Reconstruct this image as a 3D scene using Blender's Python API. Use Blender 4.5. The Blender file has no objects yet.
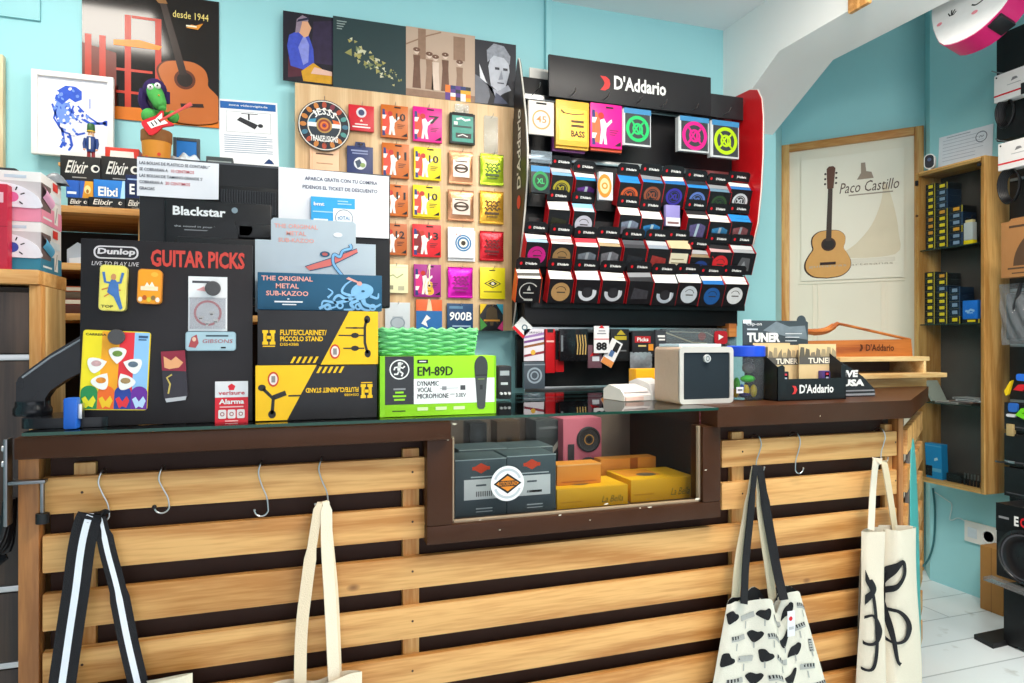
import bpy, bmesh, math, random
from mathutils import Matrix, Vector
random.seed(7)
SC = bpy.context.scene
COL = SC.collection
PI = math.pi
# ------------------------------------------------------------------ camera model (measured from the photograph)
FPX, TH, HC = 683.0, math.radians(18.7), 1.24
SN, CS = math.sin(TH), math.cos(TH)
def ray(px):
    u = (px-512.0)/FPX
    return SN+u*CS, CS-u*SN
def hit(px, py, pl):
    """where the sight line through a photo point meets the vertical plane pl=(x0,y0,angle): local x along the plane, height"""
    x0, y0, a = pl
    dx, dy = ray(px)
    nx, ny = -math.sin(a), math.cos(a)
    s = (x0*nx+y0*ny)/(dx*nx+dy*ny)
    X, Y = dx*s, dy*s
    lx = (X-x0)*math.cos(a)+(Y-y0)*math.sin(a)
    return lx, HC-(py-341.5)/FPX*s, X, Y
def PY(y): return (0.0, y, 0.0)
def PX(x): return (x, 0.0, -PI/2)
def place(px0, px1, py0, py1, pl, z0=None, z1=None):
    """a photo rectangle on a plane -> (location of its bottom middle, turn, width, height)"""
    a, _, X0, Y0 = hit(px0, py0, pl)
    b, _, X1, Y1 = hit(px1, py0, pl)
    _, t, _, _ = hit((px0+px1)/2, py0, pl)
    _, o, _, _ = hit((px0+px1)/2, py1, pl)
    if z0 is not None: o = z0
    if z1 is not None: t = z1
    return Vector(((X0+X1)/2, (Y0+Y1)/2, o)), pl[2], b-a, t-o
# ------------------------------------------------------------------ materials
_mats = {}
def lin(h):
    h = h.lstrip('#')
    f = lambda v: v/12.92 if v <= .04045 else ((v+.055)/1.055)**2.4
    return tuple(f(int(h[i:i+2], 16)/255) for i in (0, 2, 4))
def newmat(name):
    m = bpy.data.materials.new(name); m.use_nodes = True
    nt = m.node_tree; return m, nt, nt.nodes['Principled BSDF']
def M(h, rough=.5, metal=0., var=.05, scale=35., bump=0., coat=0., spec=.32):
    k = (h, rough, metal, var, scale, bump, coat, spec)
    if k in _mats: return _mats[k]
    m, nt, b = newmat('paint_%d' % len(_mats))
    c = lin(h); N = nt.nodes.new; L = nt.links.new
    tc = N('ShaderNodeTexCoord'); no = N('ShaderNodeTexNoise'); no.inputs['Scale'].default_value = scale; no.inputs['Detail'].default_value = 3
    L(tc.outputs['Object'], no.inputs['Vector'])
    mx = N('ShaderNodeMix'); mx.data_type = 'RGBA'
    mx.inputs[6].default_value = tuple(max(0, v*(1-var)-.002*(var > .03)) for v in c)+(1,)
    mx.inputs[7].default_value = tuple(min(1, v*(1+var)+.004*(var > .03)) for v in c)+(1,)
    L(no.outputs['Fac'], mx.inputs[0]); L(mx.outputs[2], b.inputs['Base Color'])
    b.inputs['Roughness'].default_value = rough; b.inputs['Metallic'].default_value = metal
    b.inputs['Specular IOR Level'].default_value = spec
    if coat: b.inputs['Coat Weight'].default_value = coat; b.inputs['Coat Roughness'].default_value = .12
    if bump:
        bp = N('ShaderNodeBump'); bp.inputs['Strength'].default_value = bump; bp.inputs['Distance'].default_value = .004
        L(no.outputs['Fac'], bp.inputs['Height']); L(bp.outputs['Normal'], b.inputs['Normal'])
    _mats[k] = m; return m
def wood(h1, h2, axis='X', rough=.45, ring=9., stretch=.06, name='wood', knots=True):
    k = ('w', h1, h2, axis, rough, ring, stretch, knots)
    if k in _mats: return _mats[k]
    m, nt, b = newmat(name); N = nt.nodes.new; L = nt.links.new
    tc = N('ShaderNodeTexCoord'); oi = N('ShaderNodeObjectInfo'); ad = N('ShaderNodeVectorMath'); ad.operation = 'ADD'
    ml = N('ShaderNodeMath'); ml.operation = 'MULTIPLY'; ml.inputs[1].default_value = 13.7
    L(oi.outputs['Random'], ml.inputs[0]); L(tc.outputs['Object'], ad.inputs[0]); L(ml.outputs[0], ad.inputs[1])
    mp = N('ShaderNodeMapping'); s = [1., 1., 1.]; s['XYZ'.index(axis)] = stretch; mp.inputs['Scale'].default_value = s
    L(ad.outputs[0], mp.inputs['Vector'])
    n1 = N('ShaderNodeTexNoise'); n1.inputs['Scale'].default_value = ring; n1.inputs['Detail'].default_value = 2; n1.inputs['Distortion'].default_value = .4
    L(mp.outputs[0], n1.inputs['Vector'])
    f = N('ShaderNodeMath'); f.operation = 'MULTIPLY'; f.inputs[1].default_value = 34.; L(n1.outputs['Fac'], f.inputs[0])
    sn = N('ShaderNodeMath'); sn.operation = 'SINE'; L(f.outputs[0], sn.inputs[0])
    n2 = N('ShaderNodeTexNoise'); n2.inputs['Scale'].default_value = 160; n2.inputs['Detail'].default_value = 2; L(mp.outputs[0], n2.inputs['Vector'])
    a2 = N('ShaderNodeMath'); a2.operation = 'MULTIPLY_ADD'; a2.inputs[1].default_value = .31; L(sn.outputs[0], a2.inputs[0]); L(n2.outputs['Fac'], a2.inputs[2])
    rp = N('ShaderNodeValToRGB'); rp.color_ramp.elements[0].position = .15; rp.color_ramp.elements[1].position = .85
    rp.color_ramp.elements[0].color = lin(h1)+(1,); rp.color_ramp.elements[1].color = lin(h2)+(1,)
    L(a2.outputs[0], rp.inputs[0]); out = rp.outputs[0]
    if knots:
        vo = N('ShaderNodeTexVoronoi'); vo.inputs['Scale'].default_value = 4.2
        mp2 = N('ShaderNodeMapping'); s2 = [1.6, 1.6, 1.6]; s2['XYZ'.index(axis)] = .9; mp2.inputs['Scale'].default_value = s2
        L(ad.outputs[0], mp2.inputs['Vector']); L(mp2.outputs[0], vo.inputs['Vector'])
        kr = N('ShaderNodeValToRGB'); kr.color_ramp.elements[0].position = .03; kr.color_ramp.elements[1].position = .075
        kr.color_ramp.elements[0].color = lin('#6b3a1a')+(1,); kr.color_ramp.elements[1].color = (1, 1, 1, 1)
        L(vo.outputs['Distance'], kr.inputs[0])
        mm = N('ShaderNodeMix'); mm.data_type = 'RGBA'; mm.blend_type = 'MULTIPLY'; mm.inputs[0].default_value = .85
        L(out, mm.inputs[6]); L(kr.outputs[0], mm.inputs[7]); out = mm.outputs[2]
    L(out, b.inputs['Base Color']); b.inputs['Roughness'].default_value = rough
    _mats[k] = m; return m
def clearmat(name, tint='#f4f8f6', refl=.5, rough=.03, veil=0., veilcol='#ffffff'):
    k = ('c', name)
    if k in _mats: return _mats[k]
    m, nt, b = newmat(name); N = nt.nodes.new; L = nt.links.new; nt.nodes.remove(b)
    tr = N('ShaderNodeBsdfTransparent'); tr.inputs[0].default_value = lin(tint)+(1,)
    gl = N('ShaderNodeBsdfGlossy'); gl.inputs['Roughness'].default_value = rough
    fr = N('ShaderNodeFresnel'); fr.inputs['IOR'].default_value = 1.04+refl*.3
    m1 = N('ShaderNodeMixShader'); L(fr.outputs[0], m1.inputs[0]); L(tr.outputs[0], m1.inputs[1]); L(gl.outputs[0], m1.inputs[2]); o = m1
    if veil:
        df = N('ShaderNodeBsdfDiffuse'); df.inputs[0].default_value = lin(veilcol)+(1,)
        no = N('ShaderNodeTexNoise'); no.inputs['Scale'].default_value = 25
        mt = N('ShaderNodeMath'); mt.operation = 'MULTIPLY'; mt.inputs[1].default_value = veil*2; L(no.outputs[0], mt.inputs[0])
        m2 = N('ShaderNodeMixShader'); L(mt.outputs[0], m2.inputs[0]); L(o.outputs[0], m2.inputs[1]); L(df.outputs[0], m2.inputs[2]); o = m2
    L(o.outputs[0], nt.nodes['Material Output'].inputs[0]); _mats[k] = m; return m
CYAN = M('#9dd5db', .55, var=.03, scale=3, bump=.02)
WHITEWALL = M('#eeeeec', .6, var=.015, scale=4)
BLACK = M('#141416', .42, var=.1)
SATIN = M('#1b1a1c', .3, var=.08)
WHITE = M('#eaeae8', .5, var=.02)
PAPER = M('#e4e4ea', .7, var=.02)
INK = M('#1a1a1e', .6, var=.02)
STEEL = M('#b9bbbd', .28, 1., var=.05)
DSTEEL = M('#7d8082', .35, 1., var=.05)
RED = M('#cf1824', .4, var=.04)
PINE = wood('#b97c3c', '#e2ad6a', 'X', .5, 7., .06, 'pine_slat')
PINEZ = wood('#ba7a38', '#dcae6c', 'Z', .5, 8., .08, 'pine_post')
PINEY = wood('#b98444', '#dab274', 'Y', .5, 8., .08, 'pine_board')
BROWN = M('#3f210d', .38, var=.14, scale=14, bump=.03, spec=.22)
DARKBROWN = M('#34190b', .6, var=.1, scale=10)
GLASS = clearmat('clear_glass', '#eef6f2', .9, .01)
CABGLASS = clearmat('cabinet_glass', '#f6f8f7', .3, .01)
CASEGLASS = clearmat('case_glass', '#f7f8f7', .45, .01)
PLASTIC = clearmat('clear_plastic', '#f0f4f6', .5, .12, .12, '#e8eef2')
GREENEDGE = M('#123f33', .1, var=.05)
# ------------------------------------------------------------------ mesh builder
_tx = {}
def glyphs(s, bold):
    k = (s, bold)
    if k not in _tx:
        cu = bpy.data.curves.new('t', 'FONT'); cu.body = s; cu.size = 1; cu.resolution_u = 2; cu.offset = bold
        o = bpy.data.objects.new('t', cu); COL.objects.link(o)
        bpy.context.view_layer.update()
        me = bpy.data.meshes.new_from_object(o.evaluated_get(bpy.context.evaluated_depsgraph_get()))
        v = [(p.co.x, p.co.y) for p in me.vertices]; f = [tuple(p.vertices) for p in me.polygons]
        bpy.data.meshes.remove(me); bpy.data.objects.remove(o); bpy.data.curves.remove(cu)
        if v:
            ax = min(p[0] for p in v); ay = min(p[1] for p in v); w = max(p[0] for p in v)-ax; h = max(p[1] for p in v)-ay
            _tx[k] = ([(p[0]-ax, p[1]-ay) for p in v], f, w, h)
        else: _tx[k] = ([], [], 1, 1)
    return _tx[k]
class MB:
    def __init__(s, T=None):
        s.v = []; s.f = []; s.mi = []; s.ml = []; s.T = T or Matrix()
    def add(s, vs, fs, m):
        n = len(s.v); T = s.T
        s.v += [tuple(T @ Vector(p)) for p in vs]
        if m not in s.ml: s.ml.append(m)
        i = s.ml.index(m)
        s.f += [tuple(n+j for j in f) for f in fs]; s.mi += [i]*len(fs); return s
    def box(s, x0, x1, y0, y1, z0, z1, m, b=0.):
        if x0 > x1: x0, x1 = x1, x0
        if y0 > y1: y0, y1 = y1, y0
        if z0 > z1: z0, z1 = z1, z0
        if b <= 0:
            v = [(x, y, z) for z in (z0, z1) for y in (y0, y1) for x in (x0, x1)]
            return s.add(v, [(0, 2, 3, 1), (4, 5, 7, 6), (0, 1, 5, 4), (2, 6, 7, 3), (0, 4, 6, 2), (1, 3, 7, 5)], m)
        b = min(b, (x1-x0)*.49, (y1-y0)*.49, (z1-z0)*.49)
        bm = bmesh.new(); bmesh.ops.create_cube(bm, size=1)
        for q in bm.verts: q.co = Vector(((x0+x1)/2+q.co.x*(x1-x0), (y0+y1)/2+q.co.y*(y1-y0), (z0+z1)/2+q.co.z*(z1-z0)))
        bmesh.ops.bevel(bm, geom=bm.edges[:], offset=b, segments=2, profile=.6, affect='EDGES')
        bm.verts.index_update(); v = [tuple(q.co) for q in bm.verts]; f = [tuple(q.index for q in p.verts) for p in bm.faces]; bm.free()
        return s.add(v, f, m)
    def poly(s, pts, m, y=-.0006):                    # flat polygon in the local x-z plane
        return s.add([(p[0], y, p[1]) for p in pts], [tuple(range(len(pts)))], m)
    def rect(s, x0, x1, z0, z1, m, y=-.0006): return s.poly([(x0, z0), (x1, z0), (x1, z1), (x0, z1)], m, y)
    def ell(s, cx, cz, rx, rz, m, y=-.0006, n=28, rot=0.):
        c, d = math.cos(rot), math.sin(rot)
        return s.poly([(cx+rx*math.cos(a)*c-rz*math.sin(a)*d, cz+rx*math.cos(a)*d+rz*math.sin(a)*c) for a in (2*PI*i/n for i in range(n))], m, y)
    def ring(s, cx, cz, r0, r1, m, y=-.0006, n=28, sz=1., a0=0., a1=2*PI):
        v = []; f = []; full = a1-a0 > 6.28
        for i in range(n+1):
            a = a0+(a1-a0)*i/n
            v += [(cx+r0*math.cos(a), y, cz+r0*math.sin(a)*sz), (cx+r1*math.cos(a), y, cz+r1*math.sin(a)*sz)]
            if i < n: f.append((2*i, 2*i+1, 2*i+3, 2*i+2))
        return s.add(v, f, m)
    def stroke(s, pts, w, m, y=-.0006):           # flat polyline of given width (or widths)
        n = len(pts); W = w if isinstance(w, (list, tuple)) else [w]*n; v = []
        for i, p in enumerate(pts):
            a = pts[max(i-1, 0)]; b = pts[min(i+1, n-1)]; dx, dz = b[0]-a[0], b[1]-a[1]; l = math.hypot(dx, dz) or 1
            v += [(p[0]-dz/l*W[i]/2, y, p[1]+dx/l*W[i]/2), (p[0]+dz/l*W[i]/2, y, p[1]-dx/l*W[i]/2)]
        return s.add(v, [(2*i, 2*i+1, 2*i+3, 2*i+2) for i in range(n-1)], m)
    def text(s, t, x, z, w=None, h=None, m=None, y=-.0008, al='l', bold=.0, shear=0., rot=0.):
        v, f, W, H = glyphs(t, bold)
        if not v: return s
        if h is None: h = w/W*H
        sz = h/H; sx = w/W if w else sz
        ww = W*sx; ox = {'l': 0, 'c': -ww/2, 'r': -ww}[al]; c, d = math.cos(rot), math.sin(rot)
        o = []
        for p in v:
            a, b = p[0]*sx+ox+p[1]*sz*shear, p[1]*sz
            o.append((x+a*c-b*d, y, z+a*d+b*c))
        return s.add(o, f, m)
    def prism(s, pts, y0, y1, m):                 # x-z outline pushed from y0 to y1
        n = len(pts); v = [(p[0], y0, p[1]) for p in pts]+[(p[0], y1, p[1]) for p in pts]
        return s.add(v, [tuple(range(n)), tuple(range(2*n-1, n-1, -1))]+[(i, (i+1) % n, n+(i+1) % n, n+i) for i in range(n)], m)
    def slab(s, pts, z0, z1, m):                  # x-y outline pushed from z0 to z1
        n = len(pts); v = [(p[0], p[1], z0) for p in pts]+[(p[0], p[1], z1) for p in pts]
        return s.add(v, [tuple(range(n)), tuple(range(2*n-1, n-1, -1))]+[(i, (i+1) % n, n+(i+1) % n, n+i) for i in range(n)], m)
    def side(s, pts, x0, x1, m):                  # y-z outline pushed from x0 to x1
        n = len(pts); v = [(x0, p[0], p[1]) for p in pts]+[(x1, p[0], p[1]) for p in pts]
        return s.add(v, [tuple(range(n)), tuple(range(2*n-1, n-1, -1))]+[(i, (i+1) % n, n+(i+1) % n, n+i) for i in range(n)], m)
    def lathe(s, prof, m, c=(0, 0, 0), n=24, axis='Z'):
        v = []; f = []; k = len(prof)
        for r, h in prof:
            for i in range(n):
                a = 2*PI*i/n; p = (r*math.cos(a), r*math.sin(a), h)
                if axis == 'Y': p = (p[0], h, p[1])
                if axis == 'X': p = (h, p[0], p[1])
                v.append((c[0]+p[0], c[1]+p[1], c[2]+p[2]))
        for j in range(k-1):
            for i in range(n): f.append((j*n+i, j*n+(i+1) % n, (j+1)*n+(i+1) % n, (j+1)*n+i))
        if prof[0][0] > 1e-6: f.append(tuple(range(n-1, -1, -1)))
        if prof[-1][0] > 1e-6: f.append(tuple((k-1)*n+i for i in range(n)))
        return s.add(v, f, m)
    def tube(s, pts, r, m, n=8, closed=False):
        P = [Vector(p) for p in pts]; k = len(P); v = []; f = []; R = r if isinstance(r, (list, tuple)) else [r]*k
        up = None
        for i in range(k):
            t = (P[(i+1) % k]-P[i-1]) if closed else (P[min(i+1, k-1)]-P[max(i-1, 0)])
            t.normalize()
            if up is None: up = t.orthogonal().normalized()
            up = (up-t*up.dot(t)); up = up.normalized() if up.length > 1e-6 else t.orthogonal().normalized()
            q = t.cross(up)
            for j in range(n):
                a = 2*PI*j/n; v.append(tuple(P[i]+(up*math.cos(a)+q*math.sin(a))*R[i]))
        for i in range(k if closed else k-1):
            for j in range(n):
                a, b = i*n, ((i+1) % k)*n; f.append((a+j, a+(j+1) % n, b+(j+1) % n, b+j))
        if not closed: f += [tuple(range(n-1, -1, -1)), tuple((k-1)*n+j for j in range(n))]
        return s.add(v, f, m)
    def cyl(s, a, b, r, m, n=12): return s.tube([a, b], r, m, n)
    def ball(s, c, r, m, n=14):
        if not isinstance(r, (tuple, list)): r = (r, r, r)
        v = []; f = []; k = n//2
        for j in range(k+1):
            p = PI*j/k
            for i in range(n):
                a = 2*PI*i/n; v.append((c[0]+r[0]*math.sin(p)*math.cos(a), c[1]+r[1]*math.sin(p)*math.sin(a), c[2]+r[2]*math.cos(p)))
        for j in range(k):
            for i in range(n): f.append((j*n+i, (j+1)*n+i, (j+1)*n+(i+1) % n, j*n+(i+1) % n))
        return s.add(v, f, m)
    def grid(s, fn, nu, nv, m, closed_u=False):   # fn(u,v) -> point
        v = [fn(i/nu, j/nv) for j in range(nv+1) for i in range(nu+1)]
        return s.add(v, [(j*(nu+1)+i, j*(nu+1)+i+1, (j+1)*(nu+1)+i+1, (j+1)*(nu+1)+i) for j in range(nv) for i in range(nu)], m)
    def strap(s, pts, w, t, m, sd=(1, 0, 0), bands=None):    # a flat band along a path; bands: extra materials as (from, to, material) across its width
        P = [Vector(p) for p in pts]; k = len(P); S = [Vector(d) for d in sd] if isinstance(sd, list) else [Vector(sd)]*k
        v = []; f = []
        for i in range(k):
            g = (P[min(i+1, k-1)]-P[max(i-1, 0)]).normalized(); d = (S[i]-g*S[i].dot(g)).normalized(); q = g.cross(d)
            W = w[i] if isinstance(w, list) else w
            for a, b in ((-1, -1), (1, -1), (1, 1), (-1, 1)): v.append(tuple(P[i]+d*(a*W/2)+q*(b*t/2)))
        for i in range(k-1):
            for j in range(4): f.append((4*i+j, 4*i+(j+1) % 4, 4*i+4+(j+1) % 4, 4*i+4+j))
        f += [(3, 2, 1, 0), (4*k-4, 4*k-3, 4*k-2, 4*k-1)]
        s.add(v, f, m)
        for (a, b, bmat) in bands or []:
            for sg in (-1, 1):
                bv = []
                for i in range(k):
                    g = (P[min(i+1, k-1)]-P[max(i-1, 0)]).normalized(); d = (S[i]-g*S[i].dot(g)).normalized(); q = g.cross(d)
                    W = w[i] if isinstance(w, list) else w
                    for e in (a, b): bv.append(tuple(P[i]+d*((e-.5)*W)+q*(sg*(t/2+.0005))))
                s.add(bv, [(2*i, 2*i+1, 2*i+3, 2*i+2) for i in range(k-1)], bmat)
        return s
    def build(s, name, parent=None, loc=None, rz=0., smooth=True):
        me = bpy.data.meshes.new(name); me.from_pydata(s.v, [], s.f)
        for m in s.ml: me.materials.append(m)
        me.polygons.foreach_set('material_index', s.mi); me.update()
        bm = bmesh.new(); bm.from_mesh(me); bmesh.ops.recalc_face_normals(bm, faces=bm.faces[:]); bm.to_mesh(me); bm.free()
        if smooth:
            me.polygons.foreach_set('use_smooth', [True]*len(me.polygons)); me.set_sharp_from_angle(angle=math.radians(38))
        o = bpy.data.objects.new(name, me); COL.objects.link(o)
        if parent: o.parent = parent
        if loc is not None: o.location = loc
        o.rotation_euler = (0, 0, rz); return o
def tag(o, label, cat, group=None, kind=None):
    if label: o['label'] = label
    if cat: o['category'] = cat
    if group: o['group'] = group
    if kind: o['kind'] = kind
    return o
def thing(name, label, cat, loc=(0, 0, 0), rz=0., group=None):
    o = bpy.data.objects.new(name, None); COL.objects.link(o); o.empty_display_size = .05
    o.location = loc; o.rotation_euler = (0, 0, rz); return tag(o, label, cat, group)
def struct(name, mb, loc=None, rz=0.): return tag(mb.build(name, None, loc, rz), None, None, None, 'structure')
def arc(cx, cz, r, a0, a1, n=10, sz=1.):
    return [(cx+r*math.cos(a0+(a1-a0)*i/n), cz+r*sz*math.sin(a0+(a1-a0)*i/n)) for i in range(n+1)]
def rr(x0, x1, z0, z1, r, n=5):                   # rounded rectangle outline
    r = min(r, abs(x1-x0)/2.01, abs(z1-z0)/2.01)
    return arc(x1-r, z0+r, r, -PI/2, 0, n)+arc(x1-r, z1-r, r, 0, PI/2, n)+arc(x0+r, z1-r, r, PI/2, PI, n)+arc(x0+r, z0+r, r, PI, 1.5*PI, n)
def smooth(pts, n=6):
    """Catmull-Rom through the points"""
    P = [Vector(p) for p in pts]; o = []
    for i in range(len(P)-1):
        a, b, c, d = P[max(i-1, 0)], P[i], P[i+1], P[min(i+2, len(P)-1)]
        for j in range(n):
            t = j/n; o.append(.5*((2*b)+(c-a)*t+(2*a-5*b+4*c-d)*t*t+(3*b-a-3*c+d)*t**3))
    return [tuple(p) for p in o+[P[-1]]]
# ================================================================== THE SETTING
ZC = HC+1.61
BW = 3.0                                           # back wall plane
def floor_mat():
    m, nt, b = newmat('white_painted_boards'); N = nt.nodes.new; L = nt.links.new
    tc = N('ShaderNodeTexCoord'); mp = N('ShaderNodeMapping'); mp.inputs['Rotation'].default_value = (0, 0, .0)
    br = N('ShaderNodeTexBrick'); br.inputs['Scale'].default_value = 1.; br.inputs['Brick Width'].default_value = 1.9; br.inputs['Row Height'].default_value = .19
    br.inputs['Mortar Size'].default_value = .0035; br.inputs['Color1'].default_value = lin('#e3eaee')+(1,); br.inputs['Color2'].default_value = lin('#d9e2e7')+(1,); br.inputs['Mortar'].default_value = lin('#a9b4ba')+(1,)
    no = N('ShaderNodeTexNoise'); no.inputs['Scale'].default_value = 9; no.inputs['Detail'].default_value = 6
    rp = N('ShaderNodeValToRGB'); rp.color_ramp.elements[0].position = .28; rp.color_ramp.elements[1].position = .36
    rp.color_ramp.elements[0].color = lin('#b9b6ae')+(1,); rp.color_ramp.elements[1].color = (1, 1, 1, 1)
    mx = N('ShaderNodeMix'); mx.data_type = 'RGBA'; mx.blend_type = 'MULTIPLY'; mx.inputs[0].default_value = .5
    L(tc.outputs['Object'], mp.inputs[0]); L(mp.outputs[0], br.inputs[0]); L(tc.outputs['Object'], no.inputs[0]); L(no.outputs[0], rp.inputs[0])
    L(br.outputs[0], mx.inputs[6]); L(rp.outputs[0], mx.inputs[7]); L(mx.outputs[2], b.inputs['Base Color']); b.inputs['Roughness'].default_value = .35
    return m
struct('floor', MB().box(-3, 4.2, -2.5, 4.2, -.05, 0, floor_mat()))
struct('ceiling', MB().box(-3, 2.3, -2.5, 3.1, ZC, ZC+.05, M('#f3f4f5', .7, var=.01, scale=3)))
ZA = ZC+.7                                         # the passage beyond the beam is higher
struct('ceiling_passage', MB().box(2.3, 4.2, -2.5, 4.2, ZA, ZA+.05, M('#f3f4f5', .7, var=.01, scale=3)).box(2.29, 2.31, -2.5, 3.1, ZC, ZA, WHITEWALL))
struct('wall_back', MB().box(-3, 2.5, BW, BW+.1, 0, ZC, CYAN))
wl = struct('trim_1', MB().box(hit(546, 50, PY(2.975))[0], hit(552, 50, PY(2.975))[0], BW-.028, BW, 1.9, ZC, CYAN, .004))   # the boxed-in pipe up the back wall
# access hatch painted over, upper corner
a = hit(-30, -10, PY(BW)); c = hit(41, 22, PY(BW))
struct('trim_2', MB().box(a[0], c[0], BW-.012, BW, c[1], c[1]+.33, CYAN, .003))
# recess beside the doorway
D0, D1 = (2.85, 3.365), (3.32, 2.80)
aD = math.atan2(D1[1]-D0[1], D1[0]-D0[0]); LD = math.hypot(D1[0]-D0[0], D1[1]-D0[1])
mb = MB().slab([(2.5, 3.0), (2.5, 3.1), (2.75, 3.43), (2.85, 3.365)], 0, ZA, CYAN)
struct('wall_recess', mb)
nx, ny = -math.sin(aD), math.cos(aD)
struct('wall_recess_angled', MB().slab([D0, D1, (D1[0]+nx*.1, D1[1]+ny*.1), (D0[0]+nx*.1, D0[1]+ny*.1)], 0, ZA, CYAN))
struct('wall_right', MB().slab([(3.2, -2.5), (3.2, 2.67), (3.32, 2.80), (3.48, 2.8), (3.35, 2.6), (3.35, -2.5)], 0, ZA, CYAN))
struct('wall_left', MB().box(-3.1, -3.0, -2.5, 3.1, 0, ZC, CYAN))
# white beam with its slanting end over the opening
bm_ = MB(Matrix.Rotation(PI/2, 4, 'Z'))           # local x -> +Y, local y -> -X
bm_.prism([(BW, ZC), (-2.5, ZC), (-2.5, HC+1.335), (2.58, HC+1.335), (BW, HC+1.10)], -2.48, -2.17, WHITEWALL)
struct('beam', bm_)
# door in the recess: frame, panel
def door():
    pl = (D0[0], D0[1], aD)
    t = thing('door_1', None, None, (D0[0], D0[1], 0), aD); t['kind'] = 'structure'
    zt = hit(850, 137, pl)[1]; fw = .045
    CREAM = M('#e9e2d0', .5, var=.03, scale=5)
    f = MB(); f.box(0, fw, -.03, -.001, 0, zt, PINEZ, .004); f.box(LD-fw-.005, LD-.005, -.03, -.001, 0, zt, PINEZ, .004); f.box(fw, LD-fw-.005, -.03, -.001, zt-fw, zt, wood('#ba7a38', '#dcae6c', 'X', .5, 8., .08, 'pine_rail'), .004)
    f.build('door_frame', t)
    p = MB(); p.box(fw, LD-fw-.005, -.012, -.001, 0, zt-fw, CREAM)
    z1 = hit(850, 283, pl)[1]
    for lx in (hit(813, 300, pl)[0], hit(818, 300, pl)[0], hit(881, 300, pl)[0], hit(886, 300, pl)[0]): p.box(lx, lx+.006, -.018, -.012, .3, z1, CREAM, .002)
    p.box(fw+.05, LD-fw-.05, -.018, -.012, z1, z1+.012, CREAM, .003)
    p.build('door_panel', t)
door()
def guitar_flat(m, T, top, rim, hole, neckc, headc, bridge, fat=1.):
    """a printed guitar, unit height 1, centred on x=0; T maps (x, z) to the sheet"""
    def pt(pts): return [T(*p) for p in pts]
    body = [(0, .0), (.11, .015), (.175, .07), (.185, .14), (.155, .21), (.125, .26), (.135, .31), (.13, .37), (.08, .415), (0, .425)]
    out = smooth([(x*fat, z, 0) for x, z in body], 4); L_ = [(p[0], p[1]) for p in out]; full = L_+[(-x, z) for x, z in reversed(L_)][1:-1]
    m.poly(pt([(x*1.05-.006, (z-.21)*1.03+.208) for x, z in full]), rim, -.0006)
    m.poly(pt(full), top, -.001)
    c = T(0, .30); e = T(.052, .30); r = math.hypot(e[0]-c[0], e[1]-c[1])
    m.ring(c[0], c[1], r, r*1.35, rim, -.0013); m.ell(c[0], c[1], r, r, hole, -.0015)
    m.poly(pt([(-.026, .33), (.026, .33), (.022, .80), (-.022, .80)]), neckc, -.0018)
    m.poly(pt([(-.03, .80), (.03, .80), (.042, .98), (.02, 1.), (-.02, 1.), (-.042, .98)]), headc, -.002)
    for k in range(3):
        for sg in (-1, 1): q = T(sg*.052, .845+k*.045); m.ell(q[0], q[1], r*.22, r*.22, neckc, -.002, 10)
    m.poly(pt([(-.075, .115), (.075, .115), (.075, .14), (-.075, .14)]), bridge, -.0018)
    return m
def poster_door():
    pl = (D0[0]-nx*.02, D0[1]-ny*.02, aD)
    loc, rz, w, h = place(801, 904, 154, 279, pl)
    t = thing('guitar_poster', 'large cream poster of a classical guitar pinned on the cream door', 'poster', loc, rz)
    m = MB(); m.box(-w/2, w/2, 0, .002, 0, h, M('#ece6d6', .45, var=.03, scale=3))
    sw = smooth([(w*.31, h*.76, 0), (w*.29, h*.6, 0), (w*.20, h*.42, 0), (w*.05, h*.28, 0), (-w*.1, h*.18, 0), (w*.42, h*.18, 0), (w*.45, h*.35, 0), (w*.41, h*.55, 0), (w*.36, h*.7, 0)], 4); m.poly([(p[0], p[1]) for p in sw], M('#dfd2b8', .45, var=.1, scale=6), -.0004)
    gh = h*.93
    guitar_flat(m, lambda x, z: (-w*.215+x*gh*.84+(z-.4)*gh*.03, h*.02+z*gh*.97), M('#d6a05c', .4), M('#3a1f14', .4), M('#1b120e', .4), M('#3b2c25', .4), M('#5b3320', .4), M('#2a1812', .4), 1.15)
    m.text('Paco Castillo', w*.17, h*.69, w*.56, h*.085, M('#5a463b', .5), -.0016, 'c', shear=.18)
    m.poly([(w*.06, h*.79), (w*.22, h*.79), (w*.2, h*.84), (w*.15, h*.85), (w*.14, h*.92), (w*.1, h*.92), (w*.1, h*.84)], M('#9a8878', .5), -.0014)
    m.rect(-.02*w, w*.40, h*.665, h*.675, M('#a39586', .5), -.0015)
    m.rect(-w*.46, w*.42, h*.125, h*.16, M('#e0d9c9', .5), -.0005)
    m.text('guitarras artesanas', -w*.42, h*.10, w*.82, h*.025, M('#b8ad9c', .5), -.00155)
    m.build('sheet', t)
poster_door()
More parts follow.
